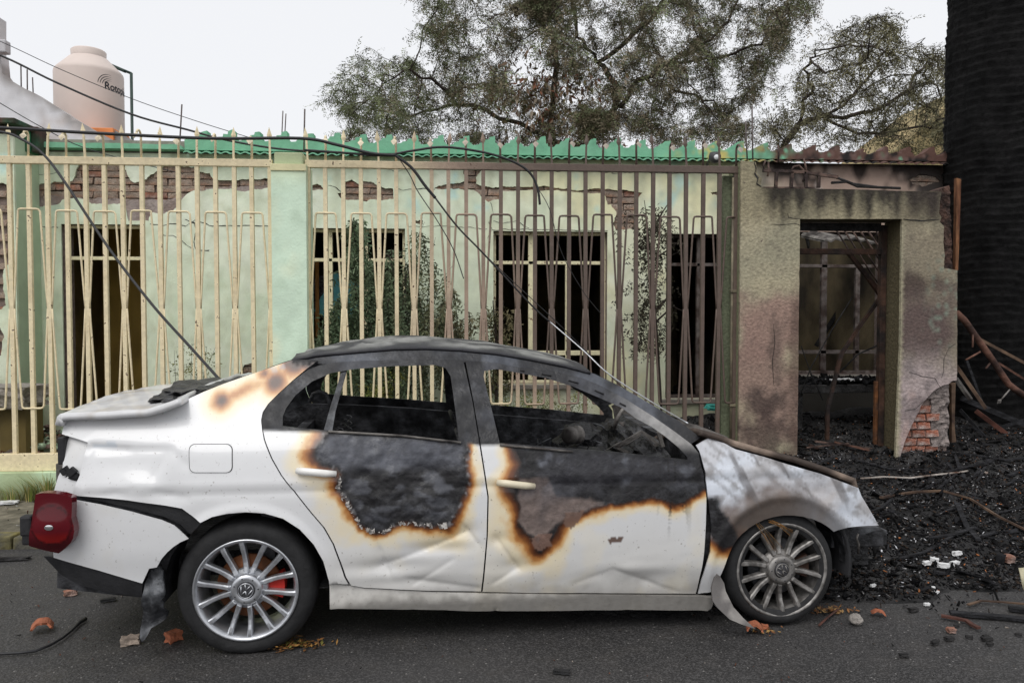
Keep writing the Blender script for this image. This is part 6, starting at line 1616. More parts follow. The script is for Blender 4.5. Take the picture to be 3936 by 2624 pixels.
# ------------------------------------------------------------------ charred palm trunk
def palm():
    Yp = 7.95; Rr = .56; xl = PY(DD, 2208, 300, Yp - .1).x; cx_ = xl + Rr
    n, m_ = 120, 520; Hh = 7.2; V = []; C = []
    for j in range(m_ + 1):
        z = Hh * j / m_
        for i in range(n):
            a = 2 * math.pi * i / n
            row = z / .085 + .75 * noise.noise(Vector((math.cos(a) * 1.5, math.sin(a) * 1.5, z * .8))) + .12 * noise.noise(Vector((math.cos(a) * 6, math.sin(a) * 6, z * 3)))
            fr = row - math.floor(row); k = math.floor(row)
            sc = (a / (2 * math.pi) * 17 + .5 * (k % 2)) % 1.0
            lip = (.010 + .028 * (.5 + .5 * noise.noise(Vector((math.cos(a) * 3, math.sin(a) * 3, k * 1.7))))) * fr ** 1.6 * (.4 + .6 * math.sin(sc * math.pi))
            r_ = Rr * (1 + .10 * math.exp(-z * 1.2)) + .028 * noise.noise(Vector((math.cos(a) * 2, math.sin(a) * 2, z * 2.2))) + lip * (.5 + .9 * abs(noise.noise(Vector((math.cos(a) * 4, math.sin(a) * 4, z * 1.3 + 5))))) - .014 * (1 if sc < .08 else 0) + .012 * fbm(math.cos(a) * 5, math.sin(a) * 5, z * 4, 3)
            V.append((r_ * math.cos(a), r_ * math.sin(a), z))
    i = np.arange((m_ + 1) * n).reshape(m_ + 1, n)
    j2 = np.roll(i, -1, 1)
    Fq = np.stack([i[:-1], j2[:-1], j2[1:], i[1:]], -1).reshape(-1, 4)
    m = mat('charred_bark', (.0028, .0027, .0029), .8, var=.7, scale=26, bump=.8, bscale=80, base2=(.0065, .0062, .0064), mscale=5, spec=.16)
    root = empty('palm_tree', (cx_, Yp, .1)); tag(root, 'thick fire-blackened palm trunk with ringed bark at the right edge', 'palm')
    o = big_mesh('trunk', np.array(V), Fq, m, root)
    MB().lathe([(.0, Hh + .01), (Rr * .9, Hh), (Rr * .6, Hh + .3), (0, Hh + .5)], 24).build('crown', m, root)
palm()
# ------------------------------------------------------------------ neighbour, tank, poles, cables
YB = 12.6
def nbcol(P):
    n1 = nz(P, 1.5, 3); n2 = nz(P, 6, 8); drip = nz(np.stack([P[:, 0] * 3, P[:, 1] * .35], 1), 3, 2)
    C = np.tile(np.array(lin(212, 211, 214)), (len(P), 1)); C = cmix(C, lin(190, 187, 186), ss(0, .5, n1) * .6)
    d = pdist(P, NBT)
    C = cmix(C, lin(120, 110, 102), ss(.16, .0, d + drip * .25) * .7); C = cmix(C, lin(150, 128, 110), ss(.3, .5, drip) * .4)
    return C
nb = xz(C4, [(-260,-40),(-8,-40),(-8,112),(2,120),(10,205),(22,222),(90,262),(150,290),(210,328),(250,352),(320,398),(390,440),(440,467),(490,493),(530,520),(530,640),(-260,640)], YB)
tp_ = sorted([p for p in nb if p[1] > 3.4]); NBT = nb[4:15] + nb[4:15][::-1]
nb = [(x_, z_ if z_ > 4.0 or i < 15 else 0.0) for i, (x_, z_) in enumerate(nb)]
nw = tag(empty('neighbour_wall', (nb[0][0], YB, 0)), 'tall whitewashed neighbour wall with a sloping stained top, at the left edge', 'wall')
o = panel('wall', nb, [], .12, flatfn(YB), flatfn(YB + .22), M_PLAS, None, nbcol); o.parent = nw; o.location = -Vector(nw.location)
o = MB().box2((PY(C4, -120, 60, YB - .1).x, YB - .16, PY(C4, 0, 118, YB - .1).z), (PY(C4, 32, 60, YB - .1).x, YB - .002, PY(C4, 0, 62, YB - .1).z), lin(186, 184, 186)).build('cornice', M_PLAS, bevel=.02); o.parent = nw; o.location = -Vector(nw.location)
a = PY(C4, 393, 437, YB + .35); c = PY(C4, 488, 500, YB + .35)
M_ORANGE = mat('orange_paint', lin(222, 138, 84), .85, var=.15, scale=5, bump=.2)
tag(MB().box2((a.x - .4, YB + .35, 0), (c.x, YB + 1.0, a.z)).build('orange_block', M_ORANGE, bevel=.01), 'small orange painted wall block below the water tank', 'wall')
M_STAIN = mat('stained_wall', lin(150, 148, 146), .95, var=.3, scale=5, bump=.5, base2=lin(44, 42, 42), mscale=2.2)
q = xz(C4, [(491,447),(515,462),(545,478),(570,490),(573,640),(491,640)], YB + .40)
tag(MB().prism([(p[0], p[1] if p[1] > 3.5 else 0) for p in q][::-1], YB + .40, YB + .9).build('stained_stub_wall', M_STAIN), 'grey stub wall streaked black with mould right of the orange block', 'wall')
# water tank
YT = 14.0
M_TANK = mat('tank_plastic', lin(204, 190, 182), .55, var=.05, scale=2.0, bump=.03)
tc_ = PY(C4, 385.5, 330, YT); tr_ = (PY(C4, 528, 330, YT).x - PY(C4, 243, 330, YT).x) / 2 * .985
z_sh = PY(C4, 385, 178, YT - .3).z; z_tp = PY(C4, 385, 148, YT).z + .02; z_nk = PY(C4, 385, 112, YT).z + .02; z_bt = PY(C4, 385, 600, YT).z
tank = tag(empty('water_tank', (tc_.x, YT, z_bt)), 'round cream plastic rooftop water tank with dark lettering', 'tank')
zz = lambda z: z - z_bt
MB().lathe([(0, 0), (tr_ * .98, 0), (tr_, .05), (tr_, zz(z_sh) - .05), (tr_ * .985, zz(z_sh) - .012), (tr_ * .94, zz(z_sh) + .02), (tr_ * .56, zz(z_tp)), (tr_ * .53, zz(z_tp) + .01)], 72).build('body', M_TANK, tank)
MB().lathe([(tr_ * .50, zz(z_tp) - .02), (tr_ * .51, zz(z_nk) - .02), (tr_ * .47, zz(z_nk)), (0, zz(z_nk) + .02)], 56).build('lid', M_TANK, tank)
cu = bpy.data.curves.new('lettering', 'FONT'); cu.body = 'Rotoplas'; cu.size = .165; cu.offset = .004; cu.extrude = 0.0
to = bpy.data.objects.new('lettering', cu); COL.objects.link(to)
bpy.context.view_layer.update(); dg = bpy.context.evaluated_depsgraph_get(); me0 = bpy.data.meshes.new_from_object(to.evaluated_get(dg))
vv = [(v.co.x, v.co.y) for v in me0.vertices]; ff = [tuple(p.vertices) for p in me0.polygons]
bpy.data.objects.remove(to)
view_a = math.atan2(tc_.x, YT)                       # direction from the tank towards the street
p_txt = PY(C4, 448, 262, YT - tr_ * .85); zt0 = zz(p_txt.z)
off_s = (444 - 385.5) / 142.5; ang_t = math.asin(off_s)
def wrap(s_, h, r_=tr_ + .002):
    a = -math.pi / 2 - view_a * 0 + ang_t + (-view_a) * -1 * 0 + s_ / tr_ + math.atan2(-tc_.x, YT) * 1.0 * 0
    a = (-math.pi / 2 + math.atan(-tc_.x / YT)) + ang_t + s_ / tr_
    return (r_ * math.cos(a), r_ * math.sin(a), zt0 + h)
M_INK = mat('dark_print', (.03, .03, .035), .6, var=.1)
MB().add([wrap(x_, y_) for x_, y_ in vv], ff).build('lettering', M_INK, tank)
for k, (r_, w_, cxo) in enumerate(((.17, .012, .13), (.145, .013, .14), (.118, .013, .15), (.09, .011, .16))):
    V = []; n = 16
    for i in range(n + 1):
        a = math.pi * (.98 - .58 * i / n); ww = w_ * (.25 + .75 * math.sin(math.pi * min(1, .15 + i / n * .95)))
        for s_ in (-1, 1): V.append(wrap(cxo + (r_ + s_ * ww / 2) * math.cos(a) - .06, .07 + (r_ + s_ * ww / 2) * math.sin(a) * (1.0 - .06 * k)))
    MB().add(V, [(i * 2, i * 2 + 1, i * 2 + 3, i * 2 + 2) for i in range(n)]).build('swoosh', M_INK, tank)
# a building mass under the tank so it stands on something
tag(MB().box2((tc_.x - 1.2, YT - .9, 0), (tc_.x + .62, YT + 3, z_bt - .002), lin(190, 186, 184)).build('rooftop_block', M_PLAS), 'whitewashed building block carrying the water tank', 'building')
# thin green lamp pole
M_POLE = mat('green_pole', lin(48, 64, 58), .6, var=.2)
YL = 19.0; b0 = PY(C4, 568, 500, YL); t0 = PY(C4, 565, 203, YL)
lp = tag(empty('street_lamp', (b0.x, YL, 0)), 'slender dark green lamp pole with a short drooping arm beside the tank', 'lamp post')
MB().tube([(0, 0, 0), (t0.x - b0.x, 0, t0.z)], .035, 8).build('pole', M_POLE, lp)
e1 = PY(C4, 520, 186, YL); e2 = PY(C4, 478, 168, YL)
MB().tube([(t0.x - b0.x, 0, t0.z - .01), (e1.x - b0.x, 0, e1.z), (e2.x - b0.x, 0, e2.z)], .03, 8).build('arm', M_POLE, lp)
lump_head = MB(); lump_head.box((e1.x - b0.x - .05, 0, e1.z + .01), (.34, .14, .06), Matrix.Rotation(R(22), 3, 'Y')); lump_head.build('lamp_head', M_POLE, lp, bevel=.02)
# reinforcing bars sticking out of the roofs
M_REBAR = mat('rebar', lin(92, 84, 82), .85, var=.4, scale=30)
for (c, p0, p1, Y, r_, lab) in ((C4, (772, 540), (783, 338), YW + .3, .008, 'single long grey rebar above the stepped green corner'), (C4, (1210, 545), (1218, 366), YW + .25, .006, 'left of two close rebars behind the pillar cap'), (C4, (1222, 545), (1231, 378), YW + .33, .006, 'right of two close rebars behind the pillar cap'),
                                (C4, (1308, 545), (1312, 358), YF + .1, .0065, 'tall rusty rebar on the pale green pillar'), (C4, (92, 300), (90, 172), YB + .1, .011, 'first rebar on the sloping white wall'), (C4, (118, 310), (117, 188), YB + .1, .011, 'second rebar on the sloping white wall'), (C4, (144, 320), (140, 222), YB + .1, .010, 'shortest rebar on the sloping white wall'),
                                (C6, (716, 140), (712, -110), YP + .15, .007, 'thin rebar rising from the scorched portal pillar'), (C6, (690, 140), (682, -40), YP + .2, .007, 'short rebar standing close behind the scorched portal pillar')):
    tag(MB().tube([PY(c, *p0, Y), PY(c, (p0[0] + p1[0]) / 2, (p0[1] + p1[1]) / 2, Y), PY(c, *p1, Y)], r_, 6).build('rebar', M_REBAR), lab, 'rebar', 'rebars sticking up')
# tan gable far behind the palm
M_TAN = mat('tan_brick_far', lin(160, 142, 104), .95, var=.25, scale=3, bump=.3, base2=lin(118, 108, 76), mscale=.8)
YGb = 21.0; g = xz(DD, [(2060,345),(2120,290),(2175,248),(2260,180),(2420,180),(2420,420),(2060,420)], YGb)
tag(MB().prism([(p[0], p[1] if p[1] > 5.2 else 0) for p in g][::-1], YGb, YGb + 4).build('tan_gable', M_TAN), 'tan gable wall half hidden between the leaning tree and the palm', 'building')

M_CABLE = mat('black_cable', (.018, .018, .020), .5, var=.2, scale=30)
M_SILVER = mat('bare_strand', lin(176, 178, 182), .35, metal=.8, var=.2, scale=40)
def cable(pts, Y, r_, lab, m=M_CABLE, n=8, sub=6):
    """pts: (x, y[, depth]) traced; smoothed into a hanging curve"""
    P = [dY(p[0], p[1], p[2] if len(p) > 2 else Y) for p in pts]; Q_ = []
    for i in range(len(P) - 1):
        p0, p1, p2, p3 = P[max(0, i - 1)], P[i], P[i + 1], P[min(len(P) - 1, i + 2)]
        for k in range(sub):
            t = k / sub; Q_.append(.5 * ((2 * p1) + (p2 - p0) * t + (2 * p0 - 5 * p1 + 4 * p2 - p3) * t * t + (3 * p1 - p0 - 3 * p2 + p3) * t ** 3))
    Q_.append(P[-1])
    return tag(MB().tube(Q_, r_, n).build('cable', m), lab, 'cable', 'fallen and sagging cables')
cable([(-260,290),(0,294),(200,305),(480,318),(690,318),(775,333),(850,352),(910,357)], 6.45, .013, 'thick black cable sagging along the fence tips')
cable([(905,355),(945,385),(975,425),(1000,455)], 6.45, .012, 'frayed thick black cable bundle dropping between the fence bars')
cable([(1000,455),(1050,520),(1110,582),(1220,700),(1262,738)], 6.44, .007, 'slack black cable slanting across the second window')
cable([(1262,738,6.44),(1340,805,6.3),(1400,860,6.1),(1500,925,5.7),(1580,972,5.3)], 6.4, .006, 'bare silvery cable strand slanting down to the windscreen', M_SILVER)
cable([(990,440),(1060,530),(1150,620),(1300,760),(1420,880),(1520,960)], 6.47, .0035, 'thin dark wire running just above the silvery strand')
cable([(700,345),(800,352),(880,357),(950,346),(1020,338),(1110,350),(1175,370),(1215,395),(1234,430),(1240,470)], 6.46, .010, 'black cable arching over the fence and hanging with a frayed end')
cable([(1232,428),(1262,480),(1290,580),(1340,670),(1380,720)], 6.47, .003, 'thin wire trailing from the arched cable into the window')
cable([(-120,296,6.3),(0,303,6.3),(50,320,6.25),(100,355,6.2),(150,420,6.1),(250,570,5.9),(350,700,5.6),(440,800,5.3),(512,880,5.0)], 6.3, .010, 'black cable slanting down across the cream fence to the car boot')
cable([(-260,20),(0,127),(130,190),(300,262),(430,298),(520,322),(640,342),(760,350)], 7.2, .009, 'black overhead cable descending past the water tank')
cable([(-200,10),(0,95),(140,160),(300,226),(420,268),(520,300),(640,335),(760,362)], 9.0, .004, 'fine overhead wire crossing in front of the tank lettering')
cable([(-100,175),(0,237),(110,300),(210,345),(420,400)], 7.6, .004, 'fine wire slanting behind the cream fence tips')
cable([(910,355),(940,400),(960,440),(1000,500),(1040,570),(1065,640)], 6.5, .004, 'thin wire hanging left of the frayed bundle')
# camera lamp above the fence near the portal
M_LAMPD = mat('lamp_dark', (.05, .05, .052), .5, var=.2)
c0 = PY(C6, 540, 130, YW - .35)
wl = tag(empty('security_light', c0), 'small dark security light with a pale face above the browned fence rail', 'light')
MB().lathe([(0, .06), (.05, .055), (.062, .02), (.058, -.02), (.03, -.05), (0, -.055)], 24).build('housing', M_LAMPD, wl)
MB().lathe([(0, -.066), (.022, -.064), (.028, -.054)], 20, 'y').build('lens', mat('lamp_face', lin(210, 212, 214), .3, var=.1), wl)
MB().tube([(0, .02, 0), (0, .16, .02), (0, .30, -.05)], .014, 6).build('bracket', M_LAMPD, wl)
# ------------------------------------------------------------------ charred rubble and small things
def hpile(X, Y):
    """height of the burnt heap spilling from the gate over the pavement to the road"""
    e = 3.98 + .30 * sm(2.0, 4.2, X) + .22 * fbm(X * 1.6, 3.0, 0, 3)
    t = (Y - e) / (6.6 - e)
    if t <= 0: return -.02 + t * .1
    h = .34 * t ** .8 * (.75 + .25 * sm(1.6, 2.6, X)) * sm(.9, 2.1, X + .5 * (t))
    if Y > 6.4: h = max(h, .30 + .05 * fbm(X * 2, Y * 2, 7, 3))
    k = sm(0, .25, t)
    return h + k * (.05 * fbm(X * 2.4, Y * 2.4, 3, 4) + .02 * fbm(X * 9, Y * 9, 5, 3))
xs = np.arange(.6, 8.0, .045); ys = np.arange(3.75, 8.15, .045)
V = np.array([(x_, y_, hpile(x_, y_) + .004) for y_ in ys for x_ in xs]); nx_, ny_ = len(xs), len(ys)
i = np.arange(nx_ * ny_).reshape(ny_, nx_); Fq = np.stack([i[:-1, :-1], i[:-1, 1:], i[1:, 1:], i[1:, :-1]], -1).reshape(-1, 4)
zc = V[:, 2][Fq].max(1); Fq = Fq[zc > -.002]
M_ASHG = mat('ash_ground', (.007, .0068, .007), .9, var=.8, scale=30, bump=1.0, bscale=70, base2=(.034, .033, .033), mscale=3, bdist=.02)
tag(big_mesh('burnt_ground', V, Fq, M_ASHG, smooth=True), kind='structure')
np.random.seed(91); random.seed(91)
def chips(name, n, smin, smax, cols, region, thin=.35, lift=.004, m=None, label=None):
    base = np.array([(-1, -1, -1), (1, -1, -1), (1, 1, -1), (-1, 1, -1), (-1, -1, 1), (1, -1, 1), (1, 1, 1), (-1, 1, 1)], float)
    Fb = np.array([(0, 3, 2, 1), (4, 5, 6, 7), (0, 1, 5, 4), (1, 2, 6, 5), (2, 3, 7, 6), (3, 0, 4, 7)])
    P = []
    while len(P) < n:
        p = region()
        if p is not None: P.append(p)
    P = np.array(P); n = len(P)
    s = np.stack([np.random.uniform(smin, smax, n) * np.random.uniform(.5, 1.6, n), np.random.uniform(smin, smax, n) * .45, np.random.uniform(smin, smax, n) * thin * .6], 1) * .5
    J = base[None] * s[:, None, :] * np.random.uniform(.55, 1.2, (n, 8, 1))
    V = np.einsum('nij,nkj->nki', rots(n, 0) , J) + P[:, None, :] + np.array((0, 0, lift))
    C = np.array([random.choice(cols) for _ in range(n)]) * np.random.uniform(.6, 1.4, (n, 1))
    Fq = (np.arange(n)[:, None, None] * 8 + Fb[None]).reshape(-1, 4)
    return big_mesh(name, V.reshape(-1, 3), Fq, m or M_CHIP, None, np.repeat(C, 8, 0))
M_CHIP = mat('char_chip', (1, 1, 1), .6, var=.4, scale=40, attr='Col', bump=.5, bscale=120, spec=.06)
def reg_pile():
    x_ = random.uniform(1.2, 6.2); y_ = random.uniform(3.85, 7.9); h = hpile(x_, y_)
    if h < .002 and random.random() > .06: return None
    if random.random() > 1.15 - (y_ - 3.8) * .2: return None
    return (x_, y_, max(h, 0) + .004)
BL = [(.005, .005, .0055), (.008, .0078, .008), (.011, .011, .012), (.022, .022, .024), (.003, .003, .003)]
tag(chips('charcoal_debris', 46000, .004, .032, BL + [(.07, .068, .07), (.045, .032, .024)], reg_pile), kind='stuff')
tag(chips('coarse_charcoal', 1300, .03, .13, BL, reg_pile, .16), kind='stuff')
tag(chips('ash_flakes', 2200, .004, .024, [lin(190, 190, 194), lin(140, 138, 138), lin(110, 104, 100), lin(150, 96, 60)], reg_pile, .3, .012), kind='stuff')
def reg_road():
    x_ = random.uniform(-2.6, 4.5); y_ = random.uniform(2.4, 5.2)
    if -1.3 < x_ < 2.3 and y_ > 3.6 and random.random() < .8: return None
    return (x_, y_, .002)
tag(chips('road_grit', 520, .004, .016, [(.02, .02, .02), lin(120, 112, 104), lin(90, 60, 48), lin(60, 56, 52)], reg_road, .6), kind='stuff')
def reg_pave():
    x_ = random.uniform(-4.2, 1.0); y_ = random.uniform(YK + .2, YP - .02); return (x_, y_, SIDE_Z + .003)
tag(chips('pavement_grit', 420, .006, .03, [(.02, .02, .02), lin(120, 112, 104), lin(90, 60, 48), lin(150, 148, 140)], reg_pave, .5), kind='stuff')
def reg_gard():
    x_ = random.uniform(-4.6, 2.2); y_ = random.uniform(YF + .15, YW - .05); return (x_, y_, .16 + .16 * sm(YF, YW, y_) + random.uniform(0, .12) * sm(-2.2, -3.6, x_))
tag(chips('garden_rubble', 2600, .03, .16, [lin(150, 116, 100), lin(126, 108, 100), lin(176, 196, 168), lin(120, 84, 66), lin(96, 88, 82), lin(190, 190, 180)], reg_gard, .5), kind='stuff')
def reg_room():
    x_ = random.uniform(XL + .2, 6.5); y_ = random.uniform(YW + .4, YW + 3.4); return (x_, y_, .22 + random.uniform(0, .25))
tag(chips('room_rubble', 1500, .05, .3, BL + [lin(90, 84, 80), lin(110, 90, 70)], reg_room, .4), kind='stuff')

M_CHARW = mat('charred_wood', (.012, .012, .0135), .7, var=.6, scale=18, bump=1.0, bscale=50, base2=(.034, .034, .038), stretch=(1, 5, 5), spec=.2)
random.seed(77); b = MB()
for k in range(75):
    X = random.uniform(2.0, 5.2); Y_ = random.uniform(4.4, 6.3); a = random.gauss(.15, .5); l = random.uniform(.12, .6); w = random.uniform(.006, .036)
    P_ = []
    for s_ in (-.5, 0, .5):
        x_, y_ = X + math.cos(a) * l * s_, Y_ + math.sin(a) * l * s_; P_.append((x_, y_, hpile(x_, y_) + .02 + .04 * random.random() * (s_ > 0)))
    b.tube(P_, [w * random.uniform(.5, .8), w * .7, w * random.uniform(.3, .7)], 4, smooth=False, flat=.45)
tag(b.build('splintered_wood_debris', M_CHARW), kind='stuff')
# fragments one can point at
M_TERRA = mat('terracotta', lin(154, 92, 66), .9, var=.25, scale=20, bump=.5, bscale=50)
M_STONE = mat('grey_stone', lin(150, 144, 138), .95, var=.35, scale=24, bump=1.0, bscale=50, bdist=.02)
M_WFRAG = mat('white_fragment', lin(206, 206, 206), .85, var=.2, scale=20, bump=.4, bscale=60)
M_GLASSG = mat('grey_rubble', lin(150, 136, 124), .95, var=.3, scale=24, bump=.8, bscale=50)
def frag(name, c, x, y, size, m, lab, cat, shape='chunk', rz=0.0, seed=1, z=None, grp=None):
    import bmesh
    random.seed(seed)
    zz0 = z if z is not None else 0.0; p = atz(*px(c, x, y), zz0)
    for _ in range(4):
        if z is None: zz0 = max(0, hpile(p.x, p.y)); p = atz(*px(c, x, y), zz0)
    bm = bmesh.new()
    if shape == 'stone':
        bmesh.ops.create_icosphere(bm, subdivisions=3, radius=1)
        for v in bm.verts: v.co *= 1 + .22 * noise.fractal(v.co * 1.6 + Vector((seed, 0, 0)), 1, 2, 4)
        for v in bm.verts: v.co = Vector((v.co.x * size[0], v.co.y * size[1], v.co.z * size[2] + size[2] * .85)) * .5
    elif shape == 'tile':
        n = 10; V = []
        for i in range(n + 1):
            a = math.pi * (.12 + .76 * i / n)
            for yy in (-.5, .5):
                k = 1 + .16 * math.sin(i * 1.7 + yy * 3 + seed)
                for r_ in (1.0, .82): V.append(bm.verts.new((math.cos(a) * r_ * size[0] * .5, yy * size[1] * k, math.sin(a) * r_ * size[2])))
        for i in range(n):
            q = i * 4
            for f in ((0, 4, 6, 2), (1, 3, 7, 5), (0, 1, 5, 4), (2, 6, 7, 3)): bm.faces.new([V[q + k] for k in f])
        bm.faces.new([V[k] for k in (0, 2, 3, 1)]); bm.faces.new([V[n * 4 + k] for k in (0, 1, 3, 2)])
        bmesh.ops.recalc_face_normals(bm, faces=bm.faces)
    else:
        bmesh.ops.create_cube(bm, size=1); bmesh.ops.subdivide_edges(bm, edges=bm.edges[:], cuts=3, use_grid_fill=True)
        for v in bm.verts:
            k = 1 + .30 * noise.fractal(v.co * 2.2 + Vector((seed * 3.1, 1, 0)), 1, 2, 3)
            v.co = Vector((v.co.x * size[0] * k, v.co.y * size[1] * k, (v.co.z * k + .45) * size[2]))
    me = bpy.data.meshes.new(name); bm.to_mesh(me); bm.free(); me.materials.append(m)
    if shape == 'stone': me.polygons.foreach_set('use_smooth', [True] * len(me.polygons))
    o = bpy.data.objects.new(name, me); COL.objects.link(o); o.location = (p.x, p.y, zz0 + (.022 if zz0 > .02 and z is None else .002)); o.rotation_euler = (random.uniform(-.06, .06), random.uniform(-.06, .06), rz)
    return tag(o, lab, cat, grp)
frag('tile_fragment', C1, 178, 1350, (.105, .09, .055), M_TERRA, 'curved orange roof tile piece on the road behind the car', 'tile', 'tile', .4, 1, 0)
frag('mortar_lump', C1, 550, 1402, (.075, .05, .036), M_GLASSG, 'pale grey mortar lump in front of the hanging mud flap', 'rubble', 'chunk', .3, 2, 0)
frag('brick_fragment', C1, 735, 1388, (.062, .05, .045), M_TERRA, 'orange brick lump lying against the rear tyre', 'brick', 'chunk', .9, 3, 0)
frag('brick_fragment', C1, 300, 1195, (.06, .045, .026), M_BRICKRED, 'small broken red brick below the rear bumper', 'brick', 'chunk', .5, 4, 0)
frag('tile_fragment', C3, 948, 1262, (.085, .06, .05), M_TERRA, 'broken orange tile in front of the flat front tyre', 'tile', 'tile', -.3, 5, 0)
frag('tile_fragment', C3, 1002, 1240, (.03, .02, .02), M_TERRA, 'tiny orange tile chip beside the flat front tyre', 'tile', 'chunk', -.3, 6, 0)
frag('stone', Z2, 362, 1138, (.062, .062, .056), M_STONE, 'round grey stone on the road edge ahead of the front wheel', 'stone', 'stone', 0, 7, 0)
frag('tile_fragment', Z2, 525, 1078, (.075, .045, .03), M_TERRA, 'orange tile shard at the edge of the black debris', 'tile', 'tile', -.4, 8)
frag('brick_fragment', Z2, 1058, 1196, (.035, .03, .02), M_BRICKRED, 'small brown brick bit in front of the charred boards', 'brick', 'chunk', 0, 9, 0)
frag('brick_fragment', Z2, 1470, 705, (.06, .05, .04), M_BRICKRED, 'dull red brick lump in the debris near the right edge', 'brick', 'chunk', .2, 10)
for k, (x_, y_, s_, lab) in enumerate(((955, 632, .07, 'long white fragment high in the black debris'), (1100, 658, .055, 'white curled fragment right of the long one'), (880, 726, .045, 'square white fragment with a dark middle'), (935, 700, .045, 'white lump just above the square fragment'), (1085, 735, .062, 'pale grey lump at the end of the white row'), (1000, 748, .06, 'flat white flake below the white row'), (485, 890, .03, 'white pebble near the front tyre'), (915, 880, .032, 'pale pebble low in the debris'), (952, 912, .03, 'white chip near the debris edge'), (880, 1002, .03, 'white sliver on the road edge'))):
    frag('plaster_fragment', Z2, x_, y_, (s_, s_ * .5, s_ * .42), M_WFRAG, lab, 'plaster', 'chunk', random.uniform(-.5, .5), 20 + k, None, 'white plaster bits in the debris')
frag('plaster_fragment', Z1, 905, 1105, (.07, .05, .04), M_WFRAG, 'white plaster piece at the foot of the broken pillar', 'plaster', 'chunk', .2, 41)
frag('rubble_lump', Z1, 955, 1100, (.07, .06, .06), M_GLASSG, 'grey lump beside the white plaster at the pillar foot', 'rubble', 'chunk', .6, 42)
frag('foam_plate', Z3, 70, 1420, (.13, .09, .016), M_WFRAG, 'flat cream shard on the pavement by the plinth', 'shard', 'chunk', .2, 43, SIDE_Z)
frag('yellow_fruit', Z3, 150, 1382, (.045, .045, .04), mat('yellow_peel', lin(196, 170, 90), .7, var=.3, scale=20), 'small yellow lump on the pavement by the grass', 'litter', 'stone', 0, 44, SIDE_Z)
for k, (x_, y_, s_) in enumerate(((940, 1282, .045), (1045, 1255, .045), (1190, 1238, .03), (1305, 1232, .03), (1318, 1255, .045), (1340, 1290, .03), (1095, 1155, .025), (710, 1375, .04), (1550, 1222, .03), (780, 1045, .05))):
    frag('charcoal_lump', Z2, x_, y_, (s_, s_ * .45, s_ * .35), M_BLACK, ['flat black cinder lowest on the road', 'jagged black cinder below the red splinter', 'small rounded black cinder', 'upper of two stacked cinders', 'lower of two stacked cinders', 'tiny cinder under the stacked pair', 'small cinder right below the charred board', 'faint black scrap in mid road', 'cinder near the right edge of the road', 'large jagged cinder at the debris edge'][k], 'cinder', 'chunk', random.uniform(-.6, .6), 50 + k, 0 if k != 9 else None, 'cinders scattered on the road')
frag('rubber_scrap', DD, 1290, 1545, (.07, .03, .012), M_RUBBER, 'black scrap on the road in front of the car doors', 'scrap', 'chunk', -.3, 71, 0)
frag('rubber_scrap', C1, 458, 1222, (.07, .03, .015), M_RUBBER, 'black scrap below the rear bumper', 'scrap', 'chunk', .3, 72, 0)
frag('burnt_stick', C1, 40, 1050, (.22, .03, .02), M_BLACK, 'burnt stick in the gutter at the left edge', 'stick', 'chunk', .1, 73, 0)
# cable end on the road at lower left
P = [atz(*px(C1, *q), .012) for q in ((-60, 1448), (0, 1444), (80, 1440), (150, 1432), (210, 1408), (262, 1378), (300, 1348), (335, 1312), (362, 1296))]
tag(MB().tube(P, [.007] * 7 + [.010, .011], 8).build('cable', M_CABLE), 'loose black cable curling on the road at the lower left', 'cable', 'fallen and sagging cables')
# leaf litter caught by the rear tyre and straw at the front tyre
def litter(name, c, x, y, n, r_, cols, lab, seed):
    random.seed(seed); np.random.seed(seed); p = atz(*px(c, x, y), 0); V = []; Fq = []; C = []
    for k in range(n):
        o_ = Vector((random.gauss(0, r_), random.gauss(0, r_ * .35), abs(random.gauss(.008, .012)))); a = random.uniform(0, 6.28); l = random.uniform(.015, .05); w = random.uniform(.003, .009)
        d = Vector((math.cos(a), math.sin(a), random.uniform(-.2, .5))).normalized() * l; s_ = d.cross(Vector((random.uniform(-.4, .4), random.uniform(-.4, .4), 1))).normalized() * w; q = len(V)
        V += [o_ - d / 2, o_ + s_, o_ + d / 2, o_ - s_]; Fq.append((q, q + 1, q + 2, q + 3)); C += [random.choice(cols)] * 4
    V = np.array(V); V[:, 2] = np.maximum(V[:, 2], .002)
    o = big_mesh(name, V, np.array(Fq), M_LEAF, None, np.array(C)); o.location = p; tag(o, lab, 'litter', kind='stuff')
litter('leaf_litter', C1, 1220, 1412, 240, .075, [lin(120, 82, 46), lin(96, 70, 44), lin(110, 104, 54), lin(150, 112, 62), lin(70, 56, 40)], 'brown leaf litter caught against the rear tyre', 5)
litter('straw_litter', C3, 1345, 1150, 90, .05, [lin(130, 90, 56), lin(150, 120, 80), lin(96, 70, 50)], 'dry straw and twigs beside the front tyre', 6)
litter('straw_litter', C3, 1000, 1255, 26, .06, [lin(160, 130, 80), lin(120, 80, 50)], 'few straws around the broken tile at the front tyre', 7)
